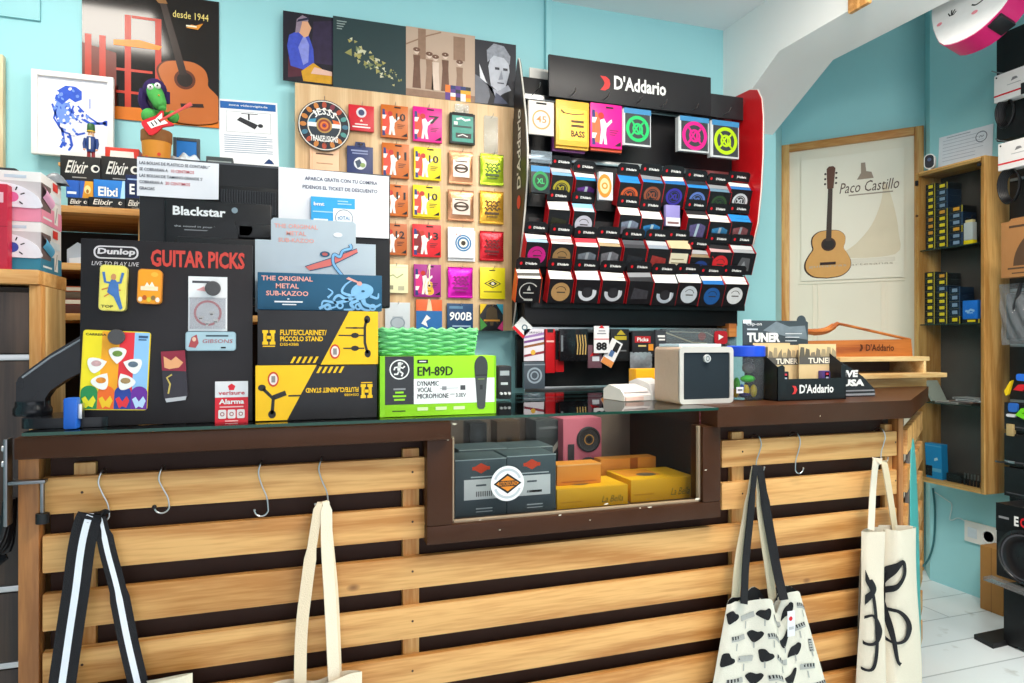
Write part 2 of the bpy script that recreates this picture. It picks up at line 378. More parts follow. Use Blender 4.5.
# ================================================================== THE COUNTER
ZT = 1.065                                         # what stands on the counter stands here
YF = 1.6                                           # face of the pine slats
AW = math.atan2(.49, .65)                          # the turned end of the counter
CP = (1.79, 1.585)
t = thing('shop_counter', 'brown shop counter clad in pine slats with a glass display window', 'counter', (.6, 1.85, 0))
O = Matrix.Translation((-.6, -1.85, 0))
ctr = t
m = MB(O); m.box(-.45, .335, 1.64, 2.14, .04, 1.01, DARKBROWN); m.box(1.14, 1.77, 1.64, 2.14, .04, 1.01, DARKBROWN); m.box(.335, 1.14, 1.64, 2.14, .04, .79, DARKBROWN)
m.box(.335, 1.14, 2.10, 2.14, .79, 1.045, M('#85746a', .35, var=.1, scale=8)); m.box(.335, 1.14, 1.62, 2.10, .79, .797, M('#6d5140', .3, var=.1))
m.slab([(1.77, 1.64), (2.36, 2.085), (2.12, 2.40), (1.77, 2.14)], .04, 1.01, DARKBROWN); m.build('carcass', t)
m = MB(O); m.box(-.485, .375, 1.545, 2.2, 1.012, 1.055, BROWN, .005); m.build('counter_top', t)
m = MB(O); m.slab([(1.10, 1.545), (1.775, 1.545), (2.39, 2.0), (2.06, 2.44), (1.5, 2.2), (1.10, 2.2)], 1.012, ZT, BROWN)
# worn paint where it has chipped to the pale ground coat
CHIP = M('#e8dcc8', .6)
for (px, py, r) in ((706, 430, .006), (707, 438, .008), (706, 446, .005), (704, 455, .003), (820, 416, .002), (860, 420, .002)):
    q = hit(px, py, PY(1.545)); pts = [(q[0]+r*random.uniform(.4, 1)*math.cos(k), q[1]+r*1.5*random.uniform(.4, 1)*math.sin(k)) for k in (0, 1, 2, 3, 4, 5)]
    if q[1] > 1.015: m.poly(pts, CHIP, 1.5445)
m.build('counter_top', t)
m = MB(O); m.box(-.47, 1.10, 1.54, 2.19, 1.0580, ZT-.0005, GLASS, .0)
m.box(-.47, 1.10, 1.5395, 1.5405, 1.0580, ZT-.0003, GREENEDGE); m.build('glass_top', t)
# window frame: bottom rail, two jambs
def fx(px, Y=1.57): return hit(px, 400, PY(Y))[0]
x0, x1, xa, xb = fx(427), fx(721), fx(453), fx(703)
m = MB(O); zb, zi = .764, .808
m.box(x0, x1, 1.57, 1.63, zb, zi, BROWN, .004); m.box(x0, xa, 1.57, 1.63, zi, 1.012, BROWN, .004); m.box(xb, x1, 1.57, 1.63, zi, 1.012, BROWN, .004)
for (px, py, r) in ((454, 424, .005), (448, 440, .002), (480, 520, .003), (560, 515, .003), (606, 504, .006), (640, 508, .003), (650, 507, .005), (697, 499, .006), (500, 530, .002), (706, 470, .003), (590, 520, .002)):
    q = hit(px, py, PY(1.57)); m.poly([(q[0]+r*2*random.uniform(.4, 1)*math.cos(k), min(q[1]+r*.6*random.uniform(.4, 1)*math.sin(k), 1.05)) for k in (0, 1, 2, 3, 4, 5)], CHIP, 1.5695)
wf = m.build('window_frame', t)
m = MB(O); m.box(xa-.01, xb+.01, 1.596, 1.601, zi-.004, 1.055, CASEGLASS); m.build('window_pane', wf)
m = MB(O)
for xx in (xa, xb-.006): m.box(xx, xx+.006, 1.582, 1.594, zi, 1.012, M('#a08a72', .4), .001)
m.box(xa, xb, 1.582, 1.594, zi, zi+.006, M('#a08a72', .4), .001); m.build('glazing_bead', wf)
XL = hit(42, 500, PY(YF))[0]; XR = hit(897, 450, PY(YF))[0]; XM = hit(427, 470, PY(YF))[0]; XN = hit(722, 470, PY(YF))[0]
NAIL = M('#4a3526', .5)
def slat(xa_, xb_, i, nails):
    zt = .966-.1172*i; m = MB(); w = xb_-xa_
    m.box(-w/2, w/2, -.010, .010, -.0375, .0375, PINE, .003)
    for n_ in nails: m.ell(n_-(xa_+xb_)/2, .004, .0028, .0028, NAIL, -.0106, 10)
    o = m.build('slat', ctr, ((xa_+xb_)/2-.6, YF+.01-1.85, zt-.0375))
xbl, xbr = hit(411, 500, PY(1.62))[0], hit(738, 500, PY(1.62))[0]; xbe = hit(890, 500, PY(1.62))[0]
for i in range(8):
    if i < 2: slat(XL, XM, i, (XL+.07, xbl)); slat(XN, XR, i, (xbr, xbe))
    else: slat(XL, XR, i, (XL+.07, xbl, xbr, xbe))
for xx, zt in ((XL+.07, .99), (xbl, .985), (xbr, .985), (xbe, .985)):
    m = MB(); m.box(-.02, .02, 0, .02, .06, zt, PINEZ, .003); m.build('batten', ctr, (xx-.6, YF+.02-1.85, 0))
for xx in (XL-.022, XR+.012): m = MB(); m.box(-.018 if xx < 0 else -.01, .018 if xx < 0 else .01, 0, .04, .02, 1.008, wood('#8f5a2c', '#b97b42', 'Z', .5, 8., .08, 'brown_post'), .003); m.build('post', ctr, (xx-.6, YF-.004-1.85, 0))
for i in range(8):                                 # slats round the turned end
    m = MB(Matrix.Rotation(AW, 4, 'Z')); m.box(.035, .74, -.01, .01, -.0375, .0375, PINE, .003); m.build('slat', ctr, (CP[0]+.005-.6, CP[1]+.005-1.85, .9285-.1172*i))
# hooks over the top slat
def s_hook(px, py0, py1, label, flip=1):
    loc, rz, w, h = place(px-2, px+2, py0, py1, PY(YF-.004))
    zt = .966; h = max(.085, h)
    m = MB(); r = .014
    pts = [(.0, .026, zt-.012), (.0, .024, zt+.004), (0, .012, zt+.012), (-.003*flip, -.004, zt+.006), (-.007*flip, -.008, zt-.014), (.0, -.009, zt-h*.38), (.010*flip, -.010, zt-h*.62)]
    b = zt-h+r
    pts += [(.013*flip+r*math.cos(a)*flip-r*flip, -.011, b+r*math.sin(a)) for a in [x*PI/8 for x in range(0, -9, -1)]]
    pts = [(x, y, z-zt) for x, y, z in smooth(pts, 4)]
    m.tube(pts, .0017, STEEL, 8); m.ball(pts[-1], .0028 if 'rubber' not in label else .0048, STEEL if 'rubber' not in label else INK, 8)
    o = m.build('s_hook', None, (loc.x, YF-.001, zt)); tag(o, label, 'hook', 'steel hooks on the top slat')
    return loc.x
s_hook(103, 474, 520, 'bent steel S-hook holding the black and white striped strap')
s_hook(163, 470, 510, 'bent steel S-hook hanging empty with a dark rubber tip')
s_hook(262, 466, 515, 'empty bent steel S-hook beside the plain cream bag strap')
s_hook(322, 462, 508, 'bent steel S-hook holding the plain cream bag straps')
s_hook(758, 437, 470, 'bent steel S-hook holding the piano print tote bag', -1)
s_hook(797, 436, 472, 'empty bent steel S-hook between the two printed tote bags', -1)
s_hook(882, 432, 462, 'bent steel S-hook holding the treble clef tote bag', -1)
# ------------------------------------------------------------------ bags
def bag_A():
    t = thing('tote_bag', 'cream tote bag with long black and white striped strap on an S-hook', 'bag', (-.36, 1.56, .2), 0)
    BK = M('#15151a', .8, bump=.3, scale=400); STR = M('#dde3ee', .8, bump=.2, scale=400)
    def P_(px, py, Y): q = hit(px, py, PY(Y)); return (q[0]+.36, Y-1.56, q[1]-.2)
    m = MB()
    m.strap(smooth([P_(99, 517, 1.585), P_(90, 516, 1.565), P_(82, 545, 1.56), P_(76, 590, 1.558), P_(70, 630, 1.556), P_(60, 700, 1.55), P_(55, 740, 1.55)], 5), .047, .003, BK, [(1, .25, .1)]*31, [(.36, .62, STR)])
    m.build('strap', t)
    m = MB()
    m.strap(smooth([P_(97, 517, 1.588), P_(101, 520, 1.578), P_(108, 552, 1.574), P_(118, 590, 1.57), P_(128, 640, 1.568), P_(142, 700, 1.56), P_(150, 740, 1.56)], 5), [.02]*8+[.03]*8+[.036]*15, .003, BK, [(.9, .45, .1)]*31, [(.3, .62, STR)])
    m.build('strap', t)
    m = MB(); x0, _, z0 = P_(40, 690, 1.55); x1, _, z1 = P_(192, 676, 1.55)
    CRM = M('#e9dfc8', .85, bump=.25, scale=300)
    W = x1-x0
    def fr(sg):
        def f(u, v):
            z = .0+(z1+.002-.02*(1-u))*v; b = math.sin(PI*u)**.5*.018+.004*math.sin(u*17+v*4)*math.sin(PI*u)
            return (x0+W*u, sg*b*(1-.3*v)+0, z)
        return f
    m.grid(fr(-1), 24, 16, CRM); m.grid(fr(.6), 24, 16, CRM); m.build('bag_body', t)
bag_A()
def bag_B():
    X = hit(318, 600, PY(1.56))[0]; t = thing('tote_bag', 'plain cream cotton tote bag hanging by two cream straps', 'bag', (X, 1.56, .2), 0)
    def P_(px, py, Y): q = hit(px, py, PY(Y)); return (q[0]-X, Y-1.56, q[1]-.2)
    CR = M('#e6d3b6', .85, bump=.3, scale=350); CR2 = M('#efe0c8', .85, bump=.3, scale=350)
    m = MB(); m.strap(smooth([P_(322, 506, 1.585), P_(319, 505, 1.568), P_(313, 540, 1.566), P_(306, 590, 1.562), P_(301, 640, 1.56), P_(300, 720, 1.556)], 5), [.012]*6+[.02]*6+[.026]*14, .003, CR, (1, .1, 0)); m.build('strap', t)
    m = MB(); m.strap(smooth([P_(324, 505, 1.586), P_(326, 505, 1.57), P_(327, 550, 1.568), P_(330, 600, 1.564), P_(332, 640, 1.562), P_(336, 720, 1.558)], 5), [.016]*6+[.026]*20, .003, CR2, (1, .3, 0)); m.build('strap', t)
    m = MB(); m.strap(smooth([P_(323, 504, 1.59), P_(327, 506, 1.578), P_(333, 560, 1.576), P_(337, 610, 1.575), P_(341, 720, 1.572)], 5), .012, .003, CR, (1, 1, 0)); m.build('strap', t)
    x0 = P_(262, 680, 1.56)[0]; x1 = P_(362, 680, 1.56)[0]; z1 = P_(320, 679, 1.56)[2]; m = MB()
    def fr(sg):
        return lambda u, v: (x0+(x1-x0)*u, sg*(math.sin(PI*u)**.5*.016+.005*math.sin(u*15+v*3)*math.sin(PI*u)), (z1+.006*math.sin(u*9))*v)
    m.grid(fr(-1), 24, 14, CR2); m.grid(fr(.8), 24, 14, CR2); m.build('bag_body', t)
bag_B()
def bag_C():
    Y0 = 1.545; X = hit(768, 600, PY(Y0))[0]; t = thing('tote_bag', 'white tote bag printed with black grand pianos hanging by two-tone straps', 'bag', (X, Y0, .2), 0)
    def P_(px, py, Y=Y0): q = hit(px, py, PY(Y)); return (q[0]-X, Y-Y0, q[1]-.2)
    CLOTH = M('#dedacc', .85, bump=.25, scale=320); BK = M('#17171b', .8, bump=.2, scale=300); IV = M('#d9cdb0', .85, bump=.25, scale=300); GREY = M('#a9aaa6', .85)
    zt = P_(770, 592)[2]; xl0 = P_(727, 600)[0]; xr0 = P_(800, 600)[0]; xl1 = P_(700, 720)[0]; xr1 = P_(838, 720)[0]; zb = 0.
    def lip(u): return -.055*math.exp(-((u-.62)/.09)**2)-.012*math.exp(-((u-.2)/.15)**2)-.02*max(0, (u-.88)/.12)**2-.015*max(0, (.08-u)/.08)
    def xr(u, v): return (xl1+(xl0-xl1)*v)*(1-u)+(xr1+(xr0-xr1)*v)*u
    zb0 = P_(770, 740)[2]
    def Z(u, v): return zb0+(zt+lip(u)*1.-zb0)*v
    def dep(u, v):
        return -(math.sin(PI*max(0, min(1, u)))**.5)*(.022+.012*(1-v))-.012*math.sin(u*13+.6+v*1.5)*math.sin(PI*max(0, min(1, u)))*(.5+v*.6)
    m = MB(); m.grid(lambda u, v: (xr(u, v), dep(u, v), Z(u, v)), 40, 30, CLOTH)
    m.grid(lambda u, v: (xr(u, v), -.75*dep(u, v)+.001, Z(u, v)+.012*v*math.sin(PI*u)), 24, 16, CLOTH)
    m.grid(lambda u, v: (xr(u, .8+.2*v), -.7*dep(u, v), Z(u, .8+.2*v)+.012*math.sin(PI*u)), 20, 4, BK)
    # the print follows the cloth: a little map from sheet to surface
    def onb(a, b): return (xr(a, b), dep(a, b)-.0015, Z(a, b))
    Wd, Hd = .26, zt-zb0
    def pr(pts, mat):
        c = (sum(p[0] for p in pts)/len(pts), sum(p[1] for p in pts)/len(pts)); v = [onb(*c)]+[onb(*p) for p in pts]
        for i in range(len(pts)): v.append(onb((c[0]+pts[i][0])/2, (c[1]+pts[i][1])/2))
        n = len(pts); f = []
        for i in range(n): j = (i+1) % n; f += [(0, 1+n+i, 1+n+j), (1+n+i, 1+i, 1+j, 1+n+j)]
        m.add(v, f, mat)
    def piano(u, v, s, r):
        pts = [(-1, .6), (-.9, .85), (-.3, .95), (.3, .5), (.75, .5), (1, .1), (.6, -.5), (-.1, -.95), (-.45, -.75), (-.75, -.1)]
        c, d = math.cos(r), math.sin(r)
        pr([(u+(x*c-z*d)*s/Wd, v+(x*d+z*c)*s/Hd) for x, z in [(p[0], p[1]) for p in smooth([(a, b, 0) for a, b in pts+[pts[0]]], 3)][:-1]], BK)
    def keys(u, v, s, r):
        c, d = math.cos(r), math.sin(r); f = lambda x, z: (u+(x*c-z*d)*s/Wd, v+(x*d+z*c)*s/Hd)
        pr([f(-1, -.4), (f(0, -.4)), f(1, -.4), f(1, .4), f(0, .4), f(-1, .4)], GREY)
        for k in range(5): x = -.8+k*.4; pr([f(x-.1, -.12), f(x+.1, -.12), f(x+.1, .4), f(x-.1, .4)], BK)
    rng = random.Random(3); k = 0
    for j in range(7):
        for i in range(6):
            u = (i+.4+(.5 if j % 2 else 0))/5.9; v = .06+j*.14
            if not .06 < u < .94 or v > .93: continue
            if (i+j) % 2 == 0: piano(u, v, .0185, rng.uniform(-.6, .6))
            else: keys(u, v, .0185, rng.choice((-.15, .1, 1.5, .2)))
            a, b = u+.07, v+.06
            if a < .95 and b < .93: pr([(a, b), (a+.012, b), (a+.012, b+.045), (a, b+.05)], GREY)
    m.build('bag_body', t)
    for pts, ins in (([(757, 468, 1.588), (755, 470, 1.565), (750, 520, 1.56), (746, 560, 1.545), (744, 604, 1.518)], 1), ([(758, 468, 1.588), (760, 470, 1.565), (768, 520, 1.56), (777, 570, 1.545), (784, 600, 1.52)], -1)):
        m = MB(); q = smooth([P_(*p) for p in pts], 6); m.strap(q, [.008]*5+[.02]*5+[.026]*(len(q)-10), .002, BK, (1, .2*ins, 0)); m.build('strap', t)
    for pts in ([(756, 469, 1.59), (754, 471, 1.572), (746, 520, 1.572), (739, 560, 1.565), (735, 604, 1.555)], [(757, 469, 1.59), (758, 471, 1.575), (762, 520, 1.575), (769, 570, 1.568), (773, 602, 1.56)]):
        m = MB(); q = smooth([P_(*p) for p in pts], 6); m.strap(q, [.008]*5+[.018]*5+[.024]*(len(q)-10), .002, IV, (1, -.2, 0)); m.build('strap', t)
    m = MB(); q = P_(791, 622, 1.51); m.box(q[0]-.012, q[0]+.012, q[1]-.001, q[1], q[2]-.038, q[2]+.03, PAPER); m.ell(q[0]-.002, q[2]+.01, .006, .006, RED, q[1]-.0016); m.rect(q[0]-.008, q[0]+.008, q[2]-.02, q[2]-.012, M('#b9b9bd'), q[1]-.0016); m.build('price_tag', t)
bag_C()
def bag_D():
    Y0 = 1.55; X = hit(887, 600, PY(Y0))[0]; t = thing('tote_bag', 'cream tote bag printed with large black treble clefs at counter corner', 'bag', (X, Y0, .2), 0)
    def P_(px, py, Y=Y0): q = hit(px, py, PY(Y)); return (q[0]-X, Y-Y0, q[1]-.2)
    CL = M('#dfd5c2', .85, bump=.25, scale=300); BK = M('#1c1c20', .8); CL2 = M('#d8c7a8', .85, bump=.25, scale=300)
    zt = P_(887, 527)[2]; z0 = P_(887, 730)[2]
    xl = lambda v: P_(862, 560)[0]*v+P_(855, 700)[0]*(1-v); xr_ = lambda v: P_(914, 560)[0]*v+P_(921, 700)[0]*(1-v)
    def dep(u, v):
        # two soft lobes with a deep crease between them
        cr = .36+.03*(1-v); l = abs(u-cr)
        return -.035*math.sin(PI*min(1, max(0, u)))**.45+.028*math.exp(-(l/.05)**2)+.004*math.sin(v*7+u*9)
    F_ = lambda u, v: (xl(v)+(xr_(v)-xl(v))*u, dep(u, v), z0+(zt-.012*abs(u-.4)-z0)*v)
    m = MB(); m.grid(F_, 36, 26, CL); m.grid(lambda u, v: (F_(u, v)[0], -.8*dep(u, v)*.8+.002, F_(u, v)[2]), 18, 14, CL)
    def uv(px, py):
        x, _, z = P_(px, py, Y0-.02); v = (z-z0)/(zt-z0); return ((x-xl(v))/(xr_(v)-xl(v)), v)
    def brush(pts, w):
        q = smooth([(p[0], p[1], 0) for p in pts], 6); n = len(q); v = []
        for i in range(n):
            a, b = q[max(i-1, 0)], q[min(i+1, n-1)]; dx, dy = b[0]-a[0], b[1]-a[1]; l = math.hypot(dx, dy) or 1
            t_ = i/(n-1)*(len(w)-1); k = int(min(t_, len(w)-2)); ww = w[k]+(w[k+1]-w[k])*(t_-k)
            for sg in (-1, 0, 1):
                u_, v_ = uv(q[i][0]-dy/l*ww/2*sg, q[i][1]+dx/l*ww/2*sg); p = F_(max(0.01, min(.99, u_)), v_); v.append((p[0], p[1]-.005, p[2]))
        m.add(v, [(3*i+j, 3*i+j+1, 3*i+j+4, 3*i+j+3) for i in range(n-1) for j in (0, 1)], BK)
    brush([(863, 563), (866, 574), (871, 592), (873, 620), (873, 650), (870, 668), (862, 668), (858, 660)], [5, 4, 2.5, 2.5, 2.5, 2.5, 3, 5])
    brush([(870, 578), (872, 588), (865, 600), (859, 612), (858, 628), (864, 642), (872, 641), (876, 628), (871, 614), (864, 618)], [2, 4, 5.5, 5, 4, 3, 3, 3.5, 2.5, 2])
    brush([(858, 655), (861, 662)], [7, 6])
    brush([(886, 606), (885, 588), (889, 570), (896, 559), (898, 570), (893, 583), (885, 594)], [2.5, 4.5, 5, 4, 3, 3.5, 4.5])
    brush([(885, 594), (888, 615), (891, 640), (893, 658), (896, 662)], [4, 2.5, 2.5, 3, 4])
    brush([(884, 611), (893, 609), (901, 616), (904, 626), (900, 638), (890, 641), (886, 636)], [3, 3.5, 4.5, 5, 3.5, 2.5, 2])
    m.build('bag_body', t)
    for a_, mt in (([(880, 463, 1.585), (876, 462, 1.562), (873, 490, 1.56), (871, 530, 1.535)], CL), ([(881, 463, 1.588), (884, 463, 1.57), (889, 490, 1.572), (895, 530, 1.57)], CL2)):
        m = MB(); q = smooth([P_(*p) for p in a_], 6); m.strap(q, [.012]*4+[.03]*(len(q)-4), .0025, mt, (1, .25, 0)); m.build('strap', t)
bag_D()
def teal_board():
    # the tall oval board leaning against the turned end of the counter
    t = thing('leaning_board', 'tall teal oval board with a grey edge leaning against the counter end', 'board', (CP[0]+.25*math.cos(AW)+.012*math.sin(AW), CP[1]+.25*math.sin(AW)-.012*math.cos(AW), 0), AW)
    out = [(-.16, .0), (.16, 0), (.19, .3)]+arc(0, .42, .2, 0, PI, 18, 2.55)+[(-.19, .3)]
    mm = MB(Matrix.Rotation(-.02, 4, 'X')); mm.prism(out, -.013, -.001, M('#5e5a56', .6)); mm.prism([(x*.86, .02+z*.965) for x, z in out], -.016, -.0132, M('#4fb3b0', .5)); mm.build('panel', t)
teal_board()
# ================================================================== ON THE BACK WALL
def sheet(name, label, cat, px, pl, col, deco=None, thick=.0015, group=None, tilt=0., part='sheet', mat=None):
    loc, rz, w, h = place(*px, pl); t = thing(name, label, cat, loc, rz, group)
    m = MB(Matrix.Rotation(tilt, 4, 'Y')); m.box(-w/2, w/2, 0, thick, 0, h, mat or M(col, .5, var=.02))
    if deco: deco(m, w, h)
    m.build(part, t); return t
# big guitar poster
def d_poster(m, w, h):
    G = lambda x, z: (-w/2+x*w, z*h)
    m.poly([G(0, 0), G(1, 0), G(1, .06), G(.4, .1), G(0, .09)], M('#d8761c', .28, var=.15, scale=8))
    W1, W2 = M('#b8321f', .28, var=.25, scale=12), M('#e0851d', .28, var=.15, scale=12)
    for x in (.02, .12, .3, .52): m.rect(G(x, 0)[0], G(x+.045, 0)[0], h*.08, h*(.62 if x < .2 else .80), W1, -.0005)
    for z, a, b in ((.2, .24, .5), (.37, .24, .5), (.78, .35, .55), (.95, .3, .5)): m.rect(G(a, 0)[0], G(b, 0)[0], h*z, h*(z+.02), W1, -.0009)
    m.poly([G(.22, .56), (G(.55, .56)), G(.57, .59), G(.4, .62), G(.22, .6)], W2, -.0012)
    m.poly([G(.0, .1), G(.24, .1), G(.24, .5), G(.0, .55)], M('#6b2417', .28, var=.3, scale=9), -.0003)
    m.poly([G(.6, .25), G(.66, .25), G(.66, .42), G(.58, .42)], M('#f0b02a', .28), -.0004)
    # leaning guitar
    a = -.26; c, s_ = math.cos(a), math.sin(a); gh = h*1.18
    def T(x, z):
        X, Zz = x*gh*.95, (z-.02)*gh
        return (w*.33+X*c+Zz*s_, h*.035-X*s_*.3+Zz*c)
    def clampT(x, z): p = T(x, z); return (min(p[0], w*.495), min(p[1], h*.995))
    guitar_flat(m, clampT, M('#b8642c', .28, var=.1, scale=8), M('#5d2a13', .28), M('#1d110b', .28), M('#2a1b15', .28), M('#8a5c2c', .28), M('#2b1812', .28), 1.15)
    m.text('desde 1944', w*.15, h*.83, w*.27, h*.055, M('#e8d27a', .3), -.003)
    m.poly([G(.75, .76), G(.79, .79), G(.82, .785), G(.88, .81), G(.84, .755)], M('#d98b2b', .3), -.003); m.rect(w*.25, w*.33, h*.77, h*.782, M('#f1e6d0', .3), -.0034)
pt_ = sheet('wall_poster', 'large dark poster of a leaning classical guitar and red ladders', 'poster', (82, 219, -8, 122), PY(BW-.006), '#1d1512', d_poster, .002, mat=M('#1a120f', .1, var=.2, scale=6, spec=.5))
# white framed blue drawing
loc, rz, w, h = place(32, 114, 74, 157, PY(2.955))
t = thing('picture_frame', 'white framed blue ink drawing of a curly haired guitarist', 'picture', loc, rz)
m = MB()
for q in ((-w/2, -w/2+.02, 0, h), (w/2-.02, w/2, 0, h), (-w/2+.02, w/2-.02, 0, .02), (-w/2+.02, w/2-.02, h-.02, h)): m.box(q[0], q[1], -.012, .012, q[2], q[3], WHITE, .002)
m.build('frame', t); m = MB(); m.box(-w/2+.02, w/2-.02, 0, .01, .02, h-.02, M('#e6e8f1', .35, var=.02)); BL = M('#2552c4', .5, var=.25, scale=60); BL2 = M('#6a8fe0', .5, var=.2)
S = lambda p, ww: m.stroke([(-w/2+x*w, z*h) for x, z in p], ww, BL, -.0006)
m.poly([(-w/2+x*w, z*h) for x, z in ((.27, .68), (.3, .78), (.4, .85), (.52, .85), (.6, .8), (.6, .7), (.52, .66), (.45, .7), (.36, .62))], BL)
m.poly([(-w/2+x*w, z*h) for x, z in ((.25, .55), (.3, .66), (.45, .64), (.5, .5), (.4, .38), (.32, .4))], BL2, -.0004)
S([(.24, .62), (.28, .5), (.36, .3), (.5, .26), (.64, .3)], .007); S([(.4, .6), (.55, .5), (.7, .42), (.9, .44)], .01); S([(.55, .62), (.68, .5), (.82, .42)], .006); S([(.36, .34), (.38, .18), (.34, .1)], .009); S([(.45, .28), (.48, .14), (.44, .07)], .008)
rdw = random.Random(8)
for k in range(70):
    a_, b_, c_ = rdw.choice(((.42, .76, .12), (.42, .72, .14), (.38, .5, .12), (.5, .46, .13), (.45, .3, .1), (.6, .5, .1), (.42, .16, .05)))
    m.ell(-w/2+w*(a_+rdw.uniform(-c_, c_)), h*(b_+rdw.uniform(-c_, c_)*.7), w*rdw.uniform(.008, .03), h*rdw.uniform(.008, .022), rdw.choice((BL, BL2, M('#e6e8f1', .35, var=.02))), -.0007-k*.00002, 9, rdw.uniform(0, 3))
S([(.7, .6), (.7, .72)], .003); S([(.3, .6), (.26, .45), (.34, .33)], .006); S([(.5, .62), (.46, .5), (.6, .42)], .006); m.ell(-w/2+.9*w, .44*h, .011, .01, BL)
m.build('drawing', t)
# security notice
def d_cctv(m, w, h):
    m.rect(-w*.47, w*.47, h*.86, h*.97, M('#1c5fa8', .5)); m.text('zona videovigilada', 0, h*.895, w*.66, h*.04, WHITE, -.001, 'c', .01)
    BK = M('#2b2b30', .5); m.ring(0, 0, 0, 0, BK)
    for q in ((-.38, -.37, .5, .82), (.37, .38, .5, .82), (-.38, .38, .5, .508), (-.38, .38, .815, .823)): m.rect(w*q[0], w*q[1], h*q[2], h*q[3], M('#b8bcc4'), -.0007)
    m.poly([(-w*.2, h*.69), (-w*.14, h*.74), (w*.16, h*.63), (w*.1, h*.56)], BK); m.rect(-w*.01, w*.02, h*.7, h*.8, BK); m.rect(-w*.12, w*.16, h*.79, h*.80, BK); m.ell(w*.2, h*.62, w*.045, h*.03, BK)
    G = M('#9aa6bd', .6)
    for k in range(9): m.rect(-w*.42, w*(.40 if k % 3 else .3), h*(.44-.032*k), h*(.452-.032*k), G)
    m.poly([(w*.24, h*.03), (w*.42, h*.03), (w*.38, h*.08), (w*.33, h*.11), (w*.28, h*.07)], M('#163a70'))
sheet('security_notice', 'white security camera notice with blue heading on cyan wall', 'sign', (220, 279, 101, 165), PY(BW-.0012), '#eef1f5', d_cctv, .001, tilt=math.radians(-1.5))
# beige framed edge at the border
a = hit(-40, 110, PY(2.97)); b = hit(4, 110, PY(2.97)); z0 = hit(0, 168, PY(2.97))[1]; z1 = hit(0, 55, PY(2.97))[1]
t = thing('wall_frame', 'pale beige wooden frame edge hung on the cyan wall', 'picture', ((a[0]+b[0])/2, 2.97, z0)); w = b[0]-a[0]; h = z1-z0
m = MB(); PB = wood('#c9b48c', '#e0d0ac', 'Z', .5, 8., .08, 'pale_wood', False)
for q in ((-w/2, -w/2+.03, 0, h), (w/2-.03, w/2, 0, h), (-w/2+.03, w/2-.03, 0, .03), (-w/2+.03, w/2-.03, h-.03, h)): m.box(q[0], q[1], -.01, .02, q[2], q[3], PB, .003)
m.build('frame', t); m = MB(); m.box(-w/2+.03, w/2-.03, .005, .015, .03, h-.03, M('#d8d4c4', .6)); m.build('sheet', t)
# ------------------------------------------------------------------ four record sleeves
def d_rec1(m, w, h):
    P_ = lambda pts, c, y: m.poly([(-w/2+x*w, z*h) for x, z in pts], c, y)
    P_([(.55, .3), (1, .3), (1, .95), (.6, .9)], M('#2a1d3a', .5, var=.6, scale=30), -.0004)
    P_([(.1, .05), (.45, .1), (.4, .3), (.1, .35)], M('#4c1a2a', .5, var=.3), -.0004)
    P_([(.08, .5), (.12, .66), (.3, .74), (.5, .7), (.6, .5), (.62, .28), (.45, .18), (.15, .22)], M('#3a4bb5', .5, var=.4, scale=50), -.0006)
    P_([(.3, .5), (.42, .7), (.52, .55), (.5, .3), (.4, .25)], M('#7f86cf', .5, var=.3, scale=50), -.0009)
    P_([(.3, .72), (.34, .88), (.48, .9), (.56, .8), (.5, .68), (.42, .65)], M('#d8a07c', .5), -.001)
    P_([(.24, .7), (.27, .9), (.38, .97), (.5, .94), (.5, .89), (.38, .88), (.33, .72)], M('#8d7b8c', .5, var=.3), -.0012); P_([(.27, .86), (.3, .9), (.5, .95), (.52, .92)], M('#1f1f3a', .5), -.0014)
    P_([(.4, .02), (.36, .16), (.6, .3), (.98, .14), (.98, .02)], M('#c8921e', .5, var=.3, scale=40), -.001); P_([(.55, .14), (.62, .24), (.98, .2), (.98, .14)], M('#d9b0a0', .5), -.0014)
def d_rec2(m, w, h):
    r = random.Random(5)
    cs = [M(c, .5, var=.25, scale=50) for c in ('#a39a58', '#8d8a4e', '#c9c6a8', '#6f7a52', '#b8b07a')]
    for i in range(60):                            # a scatter of gold shards, thinning out to the lower corner
        u = r.random(); x = .28+.6*u+r.uniform(-.07, .07); z = .62-.4*u+r.uniform(-.15, .12)*(1-.2*u); s_ = .055*(1-.55*u)*r.uniform(.5, 1.2)
        a = r.uniform(0, 6)
        m.poly([(-w/2+w*(x+s_*math.cos(a+k*2.1)*r.uniform(.6, 1.1)), h*(z+s_*math.sin(a+k*2.1)*r.uniform(.6, 1.1))) for k in range(3)], cs[i % 5], -.0005-i*.00002)
    for k in range(4): m.rect(-w*.45, -w*(.45-.13+.02*k), h*(.93-.035*k), h*(.945-.035*k), M('#8d9a98', .5))
